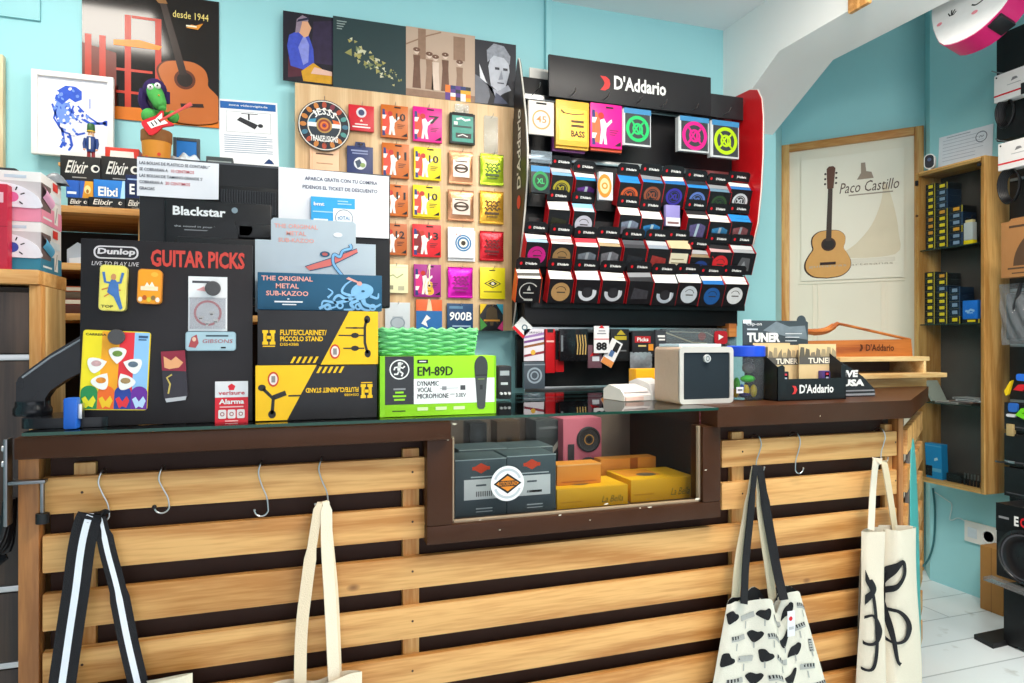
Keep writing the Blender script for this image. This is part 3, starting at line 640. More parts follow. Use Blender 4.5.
def d_rec3(m, w, h):
    D = M('#6b4a3a', .5, var=.3, scale=40); D2 = M('#8f705c', .5, var=.2, scale=40); L_ = M('#d8c2b2', .5)
    R_ = lambda a, b, c, d, mt, y=-.0006: m.rect(-w/2+a*w, -w/2+b*w, c*h, d*h, mt, y)
    R_(.17, .28, .55, .99, D2, -.0004); R_(.68, .85, .6, .95, D2, -.0004); R_(.0, 1, .0, .1, D2, -.0004)
    m.stroke([(-w/2, h*.74), (-w*.2, h*.9), (0, h*.98)], .006, D2)
    for x, hh, c in ((.15, .62, D), (.33, .58, D2), (.42, .55, L_), (.56, .6, D), (.77, .52, D2)):
        cx = -w/2+x*w; m.poly([(cx-.06*w, h*.12), (cx+.06*w, h*.12), (cx+.045*w, h*(hh-.15)), (cx+.05*w, h*(hh-.02)), (cx-.05*w, h*(hh-.02)), (cx-.04*w, h*(hh-.15))], c, -.0008)
        m.ell(cx, h*(hh+.04), w*.035, h*.045, L_, -.001); m.ring(cx, h*(hh+.06), w*.01, w*.05, D, -.0012, sz=.6)
    r = random.Random(2)
    for i in range(5):
        for j in range(4): R_(.56+.075*i, .635+.075*i, .0+.055*j, .055+.055*j, M(r.choice(('#e8762b', '#27356b', '#f1efe8', '#8c2a3a', '#d9a52b', '#2b2b33', '#5b3a86')), .5), -.0014)
def d_rec4(m, w, h):
    P_ = lambda pts, c, y: m.poly([(-w/2+x*w, z*h) for x, z in pts], c, y)
    P_([(0, 0), (.4, 0), (.3, .35), (0, .45)], M('#6d6f78', .5, var=.2), -.0004)
    P_([(.38, .3), (.32, .6), (.4, .8), (.6, .85), (.8, .78), (.84, .55), (.74, .3), (.55, .22)], M('#b9bcc6', .5, var=.25, scale=30), -.0008)
    P_([(.3, .66), (.28, .85), (.45, .97), (.7, .95), (.86, .8), (.84, .66), (.7, .76), (.45, .78)], M('#8e919b', .5, var=.5, scale=60), -.001)
    P_([(.1, .62), (.12, .4), (.42, .26), (.5, .1), (.3, .3)], M('#dcdde4', .5, var=.1), -.001); P_([(.42, .26), (.56, .22), (.8, .34), (.88, .26), (.7, .2), (.5, .1)], M('#a6a9b5', .5), -.0012)
    P_([(.3, 0), (.42, .26), (.56, .2), (.86, .28), (.95, .3), (1, .3), (1, 0)], M('#15161d', .5), -.001); P_([(.45, .02), (.5, .2), (.6, .16), (.8, .04)], M('#4a4f66', .5, var=.4, scale=40), -.0014)
    for x in (.48, .68): m.rect(-w/2+x*w, -w/2+(x+.11)*w, h*.56, h*.60, M('#3a3b44', .5), -.0012)
    P_([(.56, .4), (.64, .56), (.68, .42)], M('#8d909b', .5), -.0012); m.rect(-w/2+.54*w, -w/2+.7*w, h*.345, h*.365, M('#55565f', .5), -.0012)
RG = 'record sleeves along the top of the string panel'
for px, c, d, lb, yy in (((283, 333, 14, 83), '#17121f', d_rec1, 'record sleeve of a guitarist in a blue jacket', 2.962), ((333, 406, 21, 92), '#22383b', d_rec2, 'dark green record sleeve with scattered gold shapes', 2.951), ((406, 475, 31, 99), '#b9a08d', d_rec3, 'sepia record sleeve showing a group of standing people', 2.949), ((475, 516, 42, 105), '#2b2c34', d_rec4, 'black and white portrait record sleeve beside the black fin', 2.948)):
    sheet('record_sleeve', lb, 'record', px, PY(yy), c, d, .004, RG, part='sleeve')
# ------------------------------------------------------------------ beech panel with string packs
PEG = 2.93
loc, rz, w, h = place(295, 514.5, 95, 330, PY(PEG)); BZ0, BZ1 = loc.z, loc.z+h
t = thing('display_panel', 'pale beech wall panel hung with rows of coloured string packs', 'panel', loc, rz)
m = MB(); m.box(-w/2, w/2, 0, .018, 0, h, wood('#cba579', '#dfc196', 'Z', .45, 5., .04, 'beech', False), .002); m.box(-w/2, w/2, .018, .068, .1, .14, PINE); m.box(-w/2, w/2, .018, .068, h-.14, h-.1, PINE); m.build('board', t)
PANEL = (t, loc)
def peg(px, py):
    q = hit(px, py, PY(PEG)); m = MB(); m.tube([(0, 0, 0), (0, -.028, .0), (0, -.034, .004), (0, -.036, .01)], .0014, STEEL, 6)
    m.build('hook', PANEL[0], (q[0]-PANEL[1].x, 0, q[1]-PANEL[1].z))
def roto(m, w, h, d, c, n, nc='#16161a', art='#e9452f'):
    Wt, Bl, Rd = M('#f2ece6', .4), M('#1d2c72', .4), M(art, .4); G = lambda x, z: (-w/2+x*w, z*h)
    m.poly([G(.06, .12), G(.3, .1), G(.3, .62), G(.2, .8), G(.05, .75)], Rd)
    for z0_, z1_, k in ((.05, .22, Bl), (.66, .84, Bl)): m.poly([G(.05, z0_), G(.16, z0_), G(.13, z1_), G(.05, z1_)], k, -.0009)
    for z0_, z1_ in ((.2, .32), (.55, .67)): m.poly([G(.05, z0_), G(.14, z0_), G(.2, z1_), G(.05, z1_)], Wt, -.0011)
    m.ell(*G(.33, .72), w*.09, h*.075, M('#c02a1c', .4), -.0012, 14)
    m.poly([G(.3, .62), G(.42, .66), G(.5, .55), G(.66, .66), (G(.68, .6)), G(.5, .45), G(.48, .3), G(.52, .08), G(.43, .08), G(.4, .25), G(.36, .08), G(.28, .08), G(.33, .4)], Wt, -.0014)
    if n: m.text(n, w*.22, h*.52, w*.36, h*.23, M(nc, .4), -.0016, 'c', .02)
    m.rect(-w*.02, w*.22, h*.9, h*.94, INK, -.0012); m.poly([G(.75, .06), G(.96, .06), G(.96, .17)], INK, -.0012)
    for k in range(3): m.rect(w*.1, w*(.38-.05*k), h*(.4-.05*k), h*(.415-.05*k), M(nc, .4), -.0012)
def foil(m, w, h, d, c, ink='#3a2a1a', art='oval'):
    I = M(ink, .4)
    if art == 'oval':
        m.rect(-w*.34, w*.34, h*.2, h*.72, M('#c9b8ae', .3, .3), -.0035); m.ring(0, h*.46, w*.2, w*.29, I, -.004, sz=.62); m.rect(-w*.2, w*.2, h*.43, h*.5, I, -.004); m.rect(-w*.25, w*.25, h*.66, h*.69, I, -.004)
    elif art == 'slinky':
        for z, a in ((.66, .3), (.55, .26), (.45, .34)): m.stroke([(-w*a+2*a*w*k/10, h*(z+.05*math.sin(k*2.2))) for k in range(11)], h*.045, I, -.004)
        m.rect(-w*.28, w*.28, h*.28, h*.35, I, -.004); m.rect(-w*.22, w*.22, h*.2, h*.23, I, -.004); m.ell(-w*.25, h*.32, w*.06, h*.05, I, -.0042, 12)
    elif art == 'plain':
        m.rect(-w*.3, w*.3, h*.3, h*.62, M(ink, .3), -.0035); m.ring(0, h*.46, w*.1, w*.16, M(c, .3), -.004)
def pouch(m, w, h, d, mat):
    """a filled foil pouch with crimped ends"""
    def f(sg):
        return lambda u, v: ((u-.5)*w*(1-.015*math.sin(v*PI)), -d/2+sg*-(d/2)*(max(0, math.sin(PI*min(1, max(0, (v-.08)/.84))))**.5)*(max(0, math.sin(PI*u))**.4)+.0008*math.sin(u*31+v*17)*math.sin(PI*v), v*h)
    m.grid(f(1), 14, 14, mat); m.grid(f(-1), 14, 14, mat)
def pack(px, col, kind, label, art=None, ink=None, n=None, y=PEG, d=.014, group='string packs hanging on the beech panel', name='string_pack', stack=0, metal=0., extra=None, hookpx=True, z0=None):
    loc, rz, w, h = place(*px, PY(y-d-.004)); loc.y = y-.006
    t = thing(name, label, 'string pack', loc, 0, group); m = MB(Matrix.Translation((0, -d, 0)))
    if kind == 'foil':
        m.T = Matrix.Translation((0, 0, 0)); pouch(m, w, h, d, M(col, .25, .55, .12, 60, .25)); m.T = Matrix.Translation((0, -d+.001, 0))
        for zz in (h*.03, h*.93): m.rect(-w*.47, w*.47, zz, zz+h*.035, M(col, .35, .5), -.001+d*.45)
        foil(m, w, h, d, col, ink or '#3a2a1a', art or 'oval')
    else:
        m.box(-w/2, w/2, 0, d, 0, h*.985, M(col, .35), .0015)
        if kind == 'roto': roto(m, w, h, d, col, n, ink or '#16161a', art or '#e9452f')
    if extra: extra(m, w, h)
    m.build('pack', t)
    for k in range(stack): m = MB(); m.box(-w/2+.002, w/2+.004*(k+1), -d*.3+d*.1*k, d*.02+d*.1*k, -.006*(k+1), h*.9, M(col, .4)); m.build('pack', t)
    if hookpx: peg((px[0]+px[1])/2, px[2]+2)
    return t
def e_disc(): pass
# round dark disc card
loc, rz, w, h = place(299, 349, 100, 151, PY(PEG-.03)); t = thing('string_disc', 'round ornate dark string card hanging on the beech panel', 'string pack', loc, 0, 'string packs hanging on the beech panel')
m = MB(); r = h/2; m.lathe([(r, 0), (r, .006), (0, .006)], M('#23222b', .4), (0, 0, r), 40, 'Y'); m.ell(0, r, r, r, M('#23222b', .4), -.0002, 40); rg = random.Random(1)
for k in range(16):
    a = 2*PI*k/16; m.ell(r*.8*math.cos(a), r+r*.8*math.sin(a), r*.13, r*.09, M(rg.choice(('#a8452f', '#3f6f86', '#7a2f3f', '#c07a3a', '#4f8f8a')), .4), -.0008, 10, a)
m.ring(0, r, r*.93, r*.97, M('#d8d4cc', .4), -.0009, 40); m.ring(0, r, r*.60, r*.64, M('#d8d4cc', .4), -.0009, 40); m.ell(0, r, r*.6, r*.6, M('#2a3440', .4), -.0008, 30)
m.rect(-r*.62, r*.62, r*.93, r*1.09, M('#e6e6e6', .4), -.0010); m.poly([(-r*.62, r*1.09), (-r*.35, r*1.09), (-r*.3, r*1.25), (-r*.55, r*1.2)], M('#3f8fb0', .4), -.0010); m.poly([(r*.62, r*1.09), (r*.35, r*1.09), (r*.3, r*1.25), (r*.55, r*1.2)], M('#d9632b', .4), -.0010)
for rr_, c in ((.3, '#b08a4a'), (.24, '#8a3a2a'), (.16, '#d9772b'), (.09, '#a02a3a'), (.04, '#2a3a6a')): m.ell(0, r, r*rr_, r*rr_, M(c, .4), -.0012-.0003*(.3-rr_), 24)
def arctext(m, s_, rad, a0, a1, hgt, mat, up=1):
    n = len(s_)
    for i, ch in enumerate(s_):
        a = a0+(a1-a0)*(i+.5)/n
        if ch == ' ': continue
        m.text(ch, rad*math.cos(a)-hgt*.28*math.cos(a-PI/2), r+rad*math.sin(a)-hgt*.28*math.sin(a-PI/2) if up else r+rad*math.sin(a)+0, hgt*.55, hgt, mat, -.0016, 'l', .02, rot=(a-PI/2) if up else a+PI/2)
arctext(m, 'JESSS', r*.42, PI*.78, PI*.22, r*.27, WHITE)
m.text('TRANSFUSIONS', 0, r*.36, r*1.05, r*.24, WHITE, -.0016, 'c', .02)
m.build('disc', t); peg(324, 101)
def e_red(m, w, h): m.ell(0, h*.7, w*.2, w*.2, M('#d8d4dc', .4)); m.ell(0, h*.7, w*.12, w*.12, M('#3d4468', .4), -.001); m.rect(-w*.25, w*.25, h*.23, h*.27, WHITE); m.rect(-w*.35, w*.35, h*.12, h*.17, WHITE); m.poly([(-w*.06, h*.36), (w*.06, h*.36), (0, h*.45)], M('#f0d8c8', .4))
pack((348.5, 374, 105, 131), '#c8202f', 'box', 'red square string pack with a pale round emblem', extra=e_red)
def e_navy(m, w, h):
    m.prism([(-w*.22, h*.97), (w*.22, h*.97), (w*.18, h*1.12), (-w*.18, h*1.12)], 0, .003, M('#2b355e', .4)); m.rect(-w*.1, w*.1, h*1.03, h*1.07, INK); m.rect(-w*.35, w*.3, h*.82, h*.87, M('#8a93b8', .4)); m.rect(-w*.3, w*.3, h*.74, h*.78, M('#8a93b8', .4)); m.ell(0, h*.45, w*.24, w*.24, M('#d8dbe0', .4)); m.poly([(-w*.2, h*.5), (-w*.02, h*.58), (w*.1, h*.4), (-w*.1, h*.3)], M('#3b4a5e', .4), -.001); m.ell(w*.1, h*.4, w*.1, w*.09, M('#8aa060', .4), -.0012)
pack((347, 373, 146, 178), '#2f3a68', 'box', 'navy string pack with a silver emblem and hanging tab', extra=e_navy)
def e_peach(m, w, h): m.rect(-w*.3, w*.3, h*.7, h*.74, M('#5b3a2a', .4)); m.rect(-w*.28, w*.28, h*.42, h*.45, M('#b98a6a', .4)); m.rect(-w*.44, -w*.42, .01, h*.95, M('#e0a982', .4))
pack((310, 339, 145, 178), '#edc09c', 'box', 'peach string packet hanging beneath the round disc card', extra=e_peach, y=PEG, d=.008)
pack((381, 408, 105, 138), '#c5651b', 'roto', 'orange string pack numbered 10 in the panel top row', n='10')
pack((413, 442, 107, 142), '#e0108a', 'roto', 'hot pink string pack in the panel top row', n='7')
def e_teal(m, w, h):
    m.rect(-w*.42, w*.42, h*.06, h*.9, M('#1c8a7a', .35, var=.3, scale=50)); m.rect(-w*.42, w*.42, h*.9, h, INK, -.001); m.stroke([(-w*.25, h*.78), (-.05*w, h*.82), (w*.1, h*.76), (w*.3, h*.8)], h*.06, M('#d8e8e4', .4), -.001); m.rect(-w*.38, w*.35, h*.52, h*.58, M('#0c3f3a', .4), -.001); m.rect(-w*.28, w*.34, h*.18, h*.34, M('#14181a', .4), -.001); m.stroke([(-w*.2, h*.24), (0, h*.3), (w*.2, h*.24)], h*.03, WHITE, -.0013); m.rect(-w*.35, -w*.2, h*.6, h*.7, WHITE, -.001)
pack((450, 475, 113, 144), '#12211f', 'box', 'black and teal string pack below a clear tab', extra=e_teal, d=.02)
loc, rz, w, h = place(455, 469, 104, 114, PY(PEG-.012)); t = thing('hang_tab', 'clear plastic hang tab above the black teal pack', 'tab', (loc.x, PEG-.012, loc.z), 0); MB().prism(rr(-w/2, w/2, 0, h, .008), 0, .001, PLASTIC).build('tab', t)
loc, rz, w, h = place(484, 498, 116, 153, PY(PEG-.008)); t = thing('hang_strip', 'empty clear hanging strip above the lime green pack', 'strip', (loc.x, PEG-.008, loc.z), 0); MB().prism(rr(-w/2, w/2, 0, h, .006), 0, .001, PLASTIC).build('strip', t); peg(491, 118)
pack((382, 409, 143, 178), '#c5651b', 'roto', 'orange string pack numbered 11 in the panel second row', n='11')
pack((414, 441, 147, 180), '#efd312', 'roto', 'yellow string pack numbered 10 in the panel second row', n='10')
pack((449, 473, 151, 184), '#b9835f', 'foil', 'copper foil string pouch below the teal pack')
pack((480.5, 504, 154, 185), '#a8c22b', 'foil', 'lime green foil string pouch near the panel edge', 'slinky', '#3d5516')
pack((382, 408, 184, 216), '#c5651b', 'roto', 'orange string pack numbered 11 in the panel third row', n='11')
pack((413, 440, 185, 217), '#efd312', 'roto', 'yellow string pack numbered 10 in the panel third row', n='10', stack=1)
pack((448, 474, 190, 221), '#b07c5a', 'foil', 'copper foil string pouch above the white pack')
pack((480, 504, 191, 224), '#cf9d33', 'foil', 'gold foil string pouch above the red pouch', 'slinky', '#4a3208')
pack((382, 407, 223, 255), '#b9602a', 'roto', 'orange string pack numbered 12 beside the black monitor', n='12')
pack((412.5, 441, 224, 257), '#d7202a', 'roto', 'red string pack with a white guitarist figure', n='13', art='#7d1018')
def e_white(m, w, h):
    for rr_, c in ((.31, '#2f75a8'), (.255, '#e9eef2'), (.23, '#2f75a8'), (.16, '#f0ead8'), (.09, '#3b3226')): m.ell(w*.08, h*.48, w*rr_, w*rr_, M(c, .4), -.0006-(.31-rr_)*.003)
    m.text('P2', -w*.2, h*.72, w*.2, h*.06, M('#d07a6a'))
pack((448, 474, 227, 258), '#eceef2', 'box', 'white string pack with a blue ringed emblem', extra=e_white, stack=2)
pack((480, 504, 231, 261), '#bb1f2a', 'foil', 'red foil string pouch above the yellow diamond pack', 'slinky', '#5a0a12')
def e_cream(m, w, h): m.stroke([(-w*.35, h*.55), (-w*.1, h*.62), (.05*w, h*.52), (w*.3, h*.66)], h*.04, M('#a8b078', .4)); m.rect(-w*.4, -w*.1, h*.12, h*.26, M('#8d8a6e', .4)); m.rect(w*.1, w*.34, h*.1, h*.24, M('#b8b496', .4)); m.rect(-w*.45, w*.45, h*.88, h*.9, M('#d8d8a8', .4))
pack((383, 408, 264, 293), '#ecebbf', 'box', 'pale cream string packet beside the black monitor edge', extra=e_cream, d=.008)
def e_gold(m, w, h):
    g = M('#e6b030', .35); guitar_flat(m, lambda x, z: (w*.06+x*h*.75, h*.06+z*h*.95), g, M('#f0e0b0', .4), INK, M('#efe2c0', .4), M('#efe2c0', .4), INK); m.tube([(-w*.15, -.004, h*.25), (-w*.05, -.005, h*.6), (w*.02, -.005, h*.98)], .001, M('#e8d49a', .5), 6)
pack((414, 441, 264, 297), '#a01e86', 'roto', 'purple string pack with a small gold guitar charm', extra=e_gold, art='#d22a7a')
pack((448, 473, 267, 298), '#d21cae', 'foil', 'magenta foil string pouch above the navy pack', 'slinky', '#7d0a66')
def e_dia(m, w, h):
    for k, c in ((.34, '#23232a'), (.27, '#efe128'), (.2, '#23232a')): m.poly([(-w*k, h*.48), (0, h*(.48+k*.42)), (w*k, h*.48), (0, h*(.48-k*.42))], M(c, .4), -.0006-(.34-k)*.004)
    m.ell(0, h*.48, w*.07, h*.045, M('#e8e0c0', .4), -.0018); m.rect(-w*.36, w*.36, h*.2, h*.25, M('#9a9018', .4)); m.rect(-w*.14, w*.1, h*.88, h*.91, INK)
pack((480, 505, 267, 299), '#e9da1f', 'box', 'yellow string packet with a black diamond emblem', extra=e_dia, d=.008)
def e_sil(m, w, h): m.ring(0, h*.35, w*.24, w*.3, M('#8a97a2', .4), sz=.8); m.poly([(-w*.3, h*.2), (w*.3, h*.2), (w*.2, h*.55), (-w*.2, h*.55)], M('#a7b3bd', .4), -.0004)
pack((385, 410, 302, 334), '#c9d2d8', 'box', 'silver grey string packet above the green basket', extra=e_sil, d=.008)
def e_bo(m, w, h): m.rect(-w/2, w/2, 0, h*.66, M('#1f67a8', .4)); m.poly([(-w*.3, h*.3), (-w*.1, h*.55), (w*.05, h*.45), (-w*.12, h*.36), (-w*.05, h*.2)], WHITE, -.001); m.poly([(-w*.1, h*.66), (w*.12, h*.66), (w*.05, h*1.0), (-w*.04, h)], M('#e8d0a8', .4), -.001)
pack((416, 442, 299, 334), '#d8602a', 'box', 'orange and blue string packet above the green basket', extra=e_bo, d=.008)
def e_900(m, w, h): m.text('900B', 0, h*.45, w*.86, h*.27, M('#f0f2f4', .4), -.001, 'c', .02, .1); m.rect(-w*.42, w*.1, h*.82, h*.9, M('#5c86a8', .4)); m.ell(w*.15, h*.1, w*.3, h*.05, M('#8aa6c0', .4)); m.rect(-w*.3, w*.4, h*.25, h*.3, M('#8aa6c0', .4))
pack((447, 473, 303, 335), '#173f68', 'box', 'navy string packet printed 900B above the basket', extra=e_900, d=.008)
def e_blk(m, w, h): m.poly([(-w/2, h*.6), (-w*.2, h), (-w/2, h)], M('#e8c21f', .4)); m.poly([(w/2, h*.6), (w*.2, h), (w/2, h)], M('#2b8fa8', .4)); m.poly([(-w/2, 0), (-w/2, h*.5), (-w*.2, h*.2)], M('#3f8a3a', .4)); m.poly([(w/2, 0), (w/2, h*.4), (w*.25, h*.1)], M('#c02a6a', .4)); m.poly([(-w*.28, h*.25), (-w*.22, h*.8), (0, h*.95), (w*.22, h*.8), (w*.28, h*.25), (w*.1, h*.4), (w*.06, h*.2), (-w*.06, h*.2), (-w*.1, h*.4)], M('#4a3a20', .4), -.001); m.rect(-w*.35, w*.35, h*.36, h*.42, M('#c98a1f', .4), -.0014)
pack((480, 503, 304, 331), '#15151a', 'box', 'black string packet with coloured corners near panel bottom', extra=e_blk, d=.008)
# ================================================================== THE BLACK STRING DISPLAY
DX0, DX1, DY = 0.997, 2.15, 2.93
def zY(px, py, y): return hit(px, py, PY(y))[1]
t = thing('string_display', 'tall black wall display of string cartons with a red side panel', 'display', ((DX0+DX1)/2, DY, 1.0)); DSP = t
O = Matrix.Translation((-(DX0+DX1)/2, -DY, -1.0))
BLK = M('#17171a', .4, var=.12, scale=8); CHAR = M('#262528', .42, var=.1, scale=6)
m = MB(O); zt = zY(640, 96, 2.9); m.box(DX0+.02, DX1, DY-.03, DY, 1.26, zt+.02, BLK, .002); m.box(DX0, DX1-.03, DY, BW-.005, 1.4, 1.45, BLK); m.box(DX0, DX1-.03, DY, BW-.005, 2.2, 2.25, BLK)
m.box(DX0+.02, DX1-.02, 2.83, DY-.03, zY(630, 325, 2.83), zY(630, 296, 2.83), BLK, .002); m.build('back_board', t)
# fins: black on one flank, red on the other
def fin(x, w, prof, col, edge, name):
    m = MB(O); m.side(prof, x-w/2, x+w/2, col)
    n = len(prof)
    m.tube([(x, p[0], p[1]) for p in prof[:-1]], .004, edge, 6)
    return m, m.build(name, t)
zf = lambda y: HC-(y-341.5)/683*2.95
fp = [(2.905, zf(105)), (2.885, zf(75)), (2.865, zf(58)), (2.85, zf(52)), (2.835, zf(58)), (2.79, zf(90)), (2.755, zf(120)), (2.735, zf(150)), (2.74, zf(180)), (2.77, zf(210)), (2.81, zf(240)), (2.86, zf(275)), (2.90, zf(310)), (2.94, zf(330)), (2.94, zf(200))]
m_, fo = fin(DX0, .012, fp, M('#2a2520', .35), M('#d8d4cc', .4), 'side_fin')
fo['label'] = 'dark side fin with white lettering'
m = MB(Matrix.Translation((DX0-.0075-(DX0+DX1)/2, 0, -1.0)) @ Matrix.Rotation(-PI/2, 4, 'Z'))   # lettering runs up the outer face
def up(mm, s_, yc, z0_, z1_, hh, mat): mm.text(s_, -(yc-DY)+hh/2, z0_, z1_-z0_, hh, mat, -.0006, 'l', .02, rot=PI/2)
up(m, "D'Addario", 2.83, zf(186), zf(106), .05, M('#e9e6e0', .4)); 
m.build('lettering', fo); m = MB(m.T); m.ell(-(2.83-DY), zf(200), .024, .03, M('#d8392b', .4), -.0006); m.build('emblem', fo)
zf2 = lambda y: HC-(y-341.5)/683*3.33
rp = [(2.92, zf2(90)), (2.77, zf2(91)), (2.715, zf2(95)), (2.685, zf2(106)), (2.676, zf2(125)), (2.678, zf2(160)), (2.692, zf2(195)), (2.715, zf2(225)), (2.75, zf2(245)), (2.84, zf2(255)), (2.92, zf2(255))]
m_, fo = fin(DX1+.010, .012, rp, M('#c4151c', .3, var=.06, scale=6), M('#dcd6d0', .4), 'side_fin'); fo['label'] = 'glossy red side fin'
# header sign
a = hit(549, 54, PY(2.80)); b = hit(711, 78, PY(2.80)); zh0 = hit(549, 96, PY(2.80))[1]; c = hit(740, 100, PY(2.80))
m = MB(O); m.box(a[0], b[0], 2.80, 2.815, zh0, a[1], CHAR, .002); m.box(b[0], DX1-.005, 2.805, 2.815, zh0+.0, hit(712, 93, PY(2.8))[1], CHAR, .002)
m.box(a[0]+.05, a[0]+.08, 2.815, DY-.03, zh0+.05, zh0+.1, BLK); m.box(b[0]-.08, b[0]-.05, 2.815, DY-.03, zh0+.05, zh0+.1, BLK)
lx0, lx1 = hit(614, 80, PY(2.80))[0], hit(666, 90, PY(2.80))[0]; lz = hit(640, 92, PY(2.8))[1]; lh = .066
m.text("D'Addario", lx0, lz-.004, lx1-lx0, lh, WHITE, 2.7992, 'l', .03)
q = hit(605, 83, PY(2.8)); m.poly([(q[0]-.024, q[1]+.03), (q[0]+.004, q[1]+.03), (q[0]+.022, q[1]+.018), (q[0]+.026, q[1]-.002), (q[0]+.02, q[1]-.022), (q[0], q[1]-.034), (q[0]-.024, q[1]-.034), (q[0]-.008, q[1]-.016), (q[0]-.002, q[1]), (q[0]-.008, q[1]+.012)], M('#d63a3a', .4), 2.7992)
m.build('header_sign', t)
# pale poster scrap behind, rails
m = MB(O); a = hit(529, 68, PY(2.93)); b = hit(549, 98, PY(2.93)); m.box(a[0], b[0], 2.922, 2.929, b[1], a[1], M('#d9d6d0', .5, var=.1, scale=8)); m.build('backing_card', t)
RAILZ = hit(640, 108, PY(2.84))[1]
for zr, y_, nm in ((RAILZ, 2.86, 'rail'), (zY(560, 152, 2.88)-.03, 2.885, 'rail'), (zY(620, 330, 2.86), 2.86, 'rail'), (zY(560, 389, 2.86), 2.86, 'rail')):
    m = MB(O); m.box(DX0+.03, DX1-.03, y_, y_+.012, zr-.012, zr+.012, STEEL if nm else BLK, .003); m.box(DX0+.1, DX0+.12, y_+.012, DY, zr-.008, zr+.008, STEEL); m.box(DX1-.14, DX1-.12, y_+.012, DY, zr-.008, zr+.008, STEEL); m.build(nm, t)
for px in (536, 571, 604, 636, 661, 692, 724):
    q = hit(px, 104+(px-536)*.1, PY(2.80)); m = MB(O); m.tube([(q[0], 2.86, RAILZ), (q[0], 2.76, RAILZ+.004), (q[0], 2.745, RAILZ+.02)], .002, STEEL, 6); m.build('hook', t)
# lower board
m = MB(O); m.box(DX0+.01, DX1, DY-.02, DY-.0, 1.03, 1.27, M('#101012', .5)); m.build('lower_board', t)
a = hit(734, 331, PY(2.84)); m = MB(O); m.box(DX1-.09, DX1-.045, 2.80, 2.90, a[1]-.03, a[1]+.035, wood('#a8602a', '#c8823f', 'X', .5, 8., .08, 'rail_end', False), .004); m.build('end_block', t)
# ------------------------------------------------------------------ packs on the top rail
TG = 'packs on the top rail of the string display'
def xl(m, w, h, ringc, inner='#d4d8da'):
    m.rect(-w*.46, w*.46, h*.05, h*.86, M('#3a3e42', .35, var=.2)); m.rect(-w/2, w/2, h*.86, h, M('#3f86b8', .35), -.0007)
    r = min(w, h)*.43; m.ring(0, h*.46, r*.74, r, M(ringc, .35), -.0012, 32); m.ring(0, h*.46, r*.3, r*.45, M(ringc, .35), -.0012, 24); m.text('XL', 0, h*.46-r*.3, r*.9, r*.6, M(ringc, .35), -.0016, 'c', .05)
    for a in (.8, 2.3, 3.9, 5.5): m.stroke([(r*.45*math.cos(a), h*.46+r*.45*math.sin(a)), (r*.78*math.cos(a), h*.46+r*.78*math.sin(a))], r*.14, M(ringc, .35), -.0012)
def toppack(px, kind, col, label, extra=None, d=.03):
    loc, rz, w, h = place(*px, PY(2.76)); t = thing('string_pack', label, 'string pack', (loc.x, 2.76, loc.z), 0, TG); m = MB()
    m.box(-w/2, w/2, 0, d, 0, h, M(col, .35), .002); extra and extra(m, w, h); m.build('pack', t); return t, w, h
def e45(m, w, h): m.ring(0, h*.45, w*.3, w*.36, M('#d09a5e', .5)); m.text('45', 0, h*.36, w*.4, h*.2, M('#c98a50', .5), -.0008, 'c', .01); m.rect(-w*.2, w*.2, h*.9, h*.95, INK)
toppack((528.5, 554, 101, 135), 'box', '#d6cfc8', 'white pack marked 45 on the display top rail', e45, .012)
def ebass(m, w, h):
    I = M('#4a3408', .4); m.rect(-w*.4, w*.42, h*.12, h*.82, M('#d9a53a', .25, .5, .2, 40), -.0005); m.stroke([(-w*.3, h*.72), (w*.05, h*.7), (w*.35, h*.74)], h*.03, I); m.stroke([(-w*.35, h*.78), (-w*.25, h*.7)], h*.05, I); m.rect(-w*.05, w*.34, h*.52, h*.58, I); m.rect(-w*.05, w*.34, h*.42, h*.48, I, -.0007); m.text('BASS', w*.16, h*.2, w*.42, h*.15, INK, -.001, 'c', .04)
    m.box(-w/2-.004, w/2-.006, .03, .05, -.02, h*.9, M('#6b2a6a', .4)); m.box(-w/2+.004, w/2+.002, .012, .03, -.01, h*.94, M('#e8b53a', .35))
toppack((556, 589, 101, 146), 'box', '#e2ae3e', 'large gold BASS string pack on the top rail', ebass, .012)
def epink(m, w, h): roto(m, w, h, .01, '', None, art='#f2683a'); m.box(-w/2+.006, w/2+.004, .012, .03, -.012, h*.9, M('#c84a2a', .4))
toppack((590.5, 622, 104, 148), 'box', '#e3168c', 'hot pink string pack on the display top rail', epink, .012)
for px, c, lb in (((624, 651, 109, 146), '#1fc26a', 'string pack with a bright green XL ring'), ((680, 709, 117, 152), '#d81f86', 'string pack with a magenta XL ring'), ((712, 739, 121, 158), '#b4d81a', 'string pack with a lime yellow XL ring')):
    toppack(px, 'box', '#c9cdd0', lb+' on the top rail', lambda m, w, h, c=c: (xl(m, w, h, c), m.box(-w/2-.006, -w/2+.001, .004, .03, .0, h*.97, M('#c4c8ca', .4))), .022)
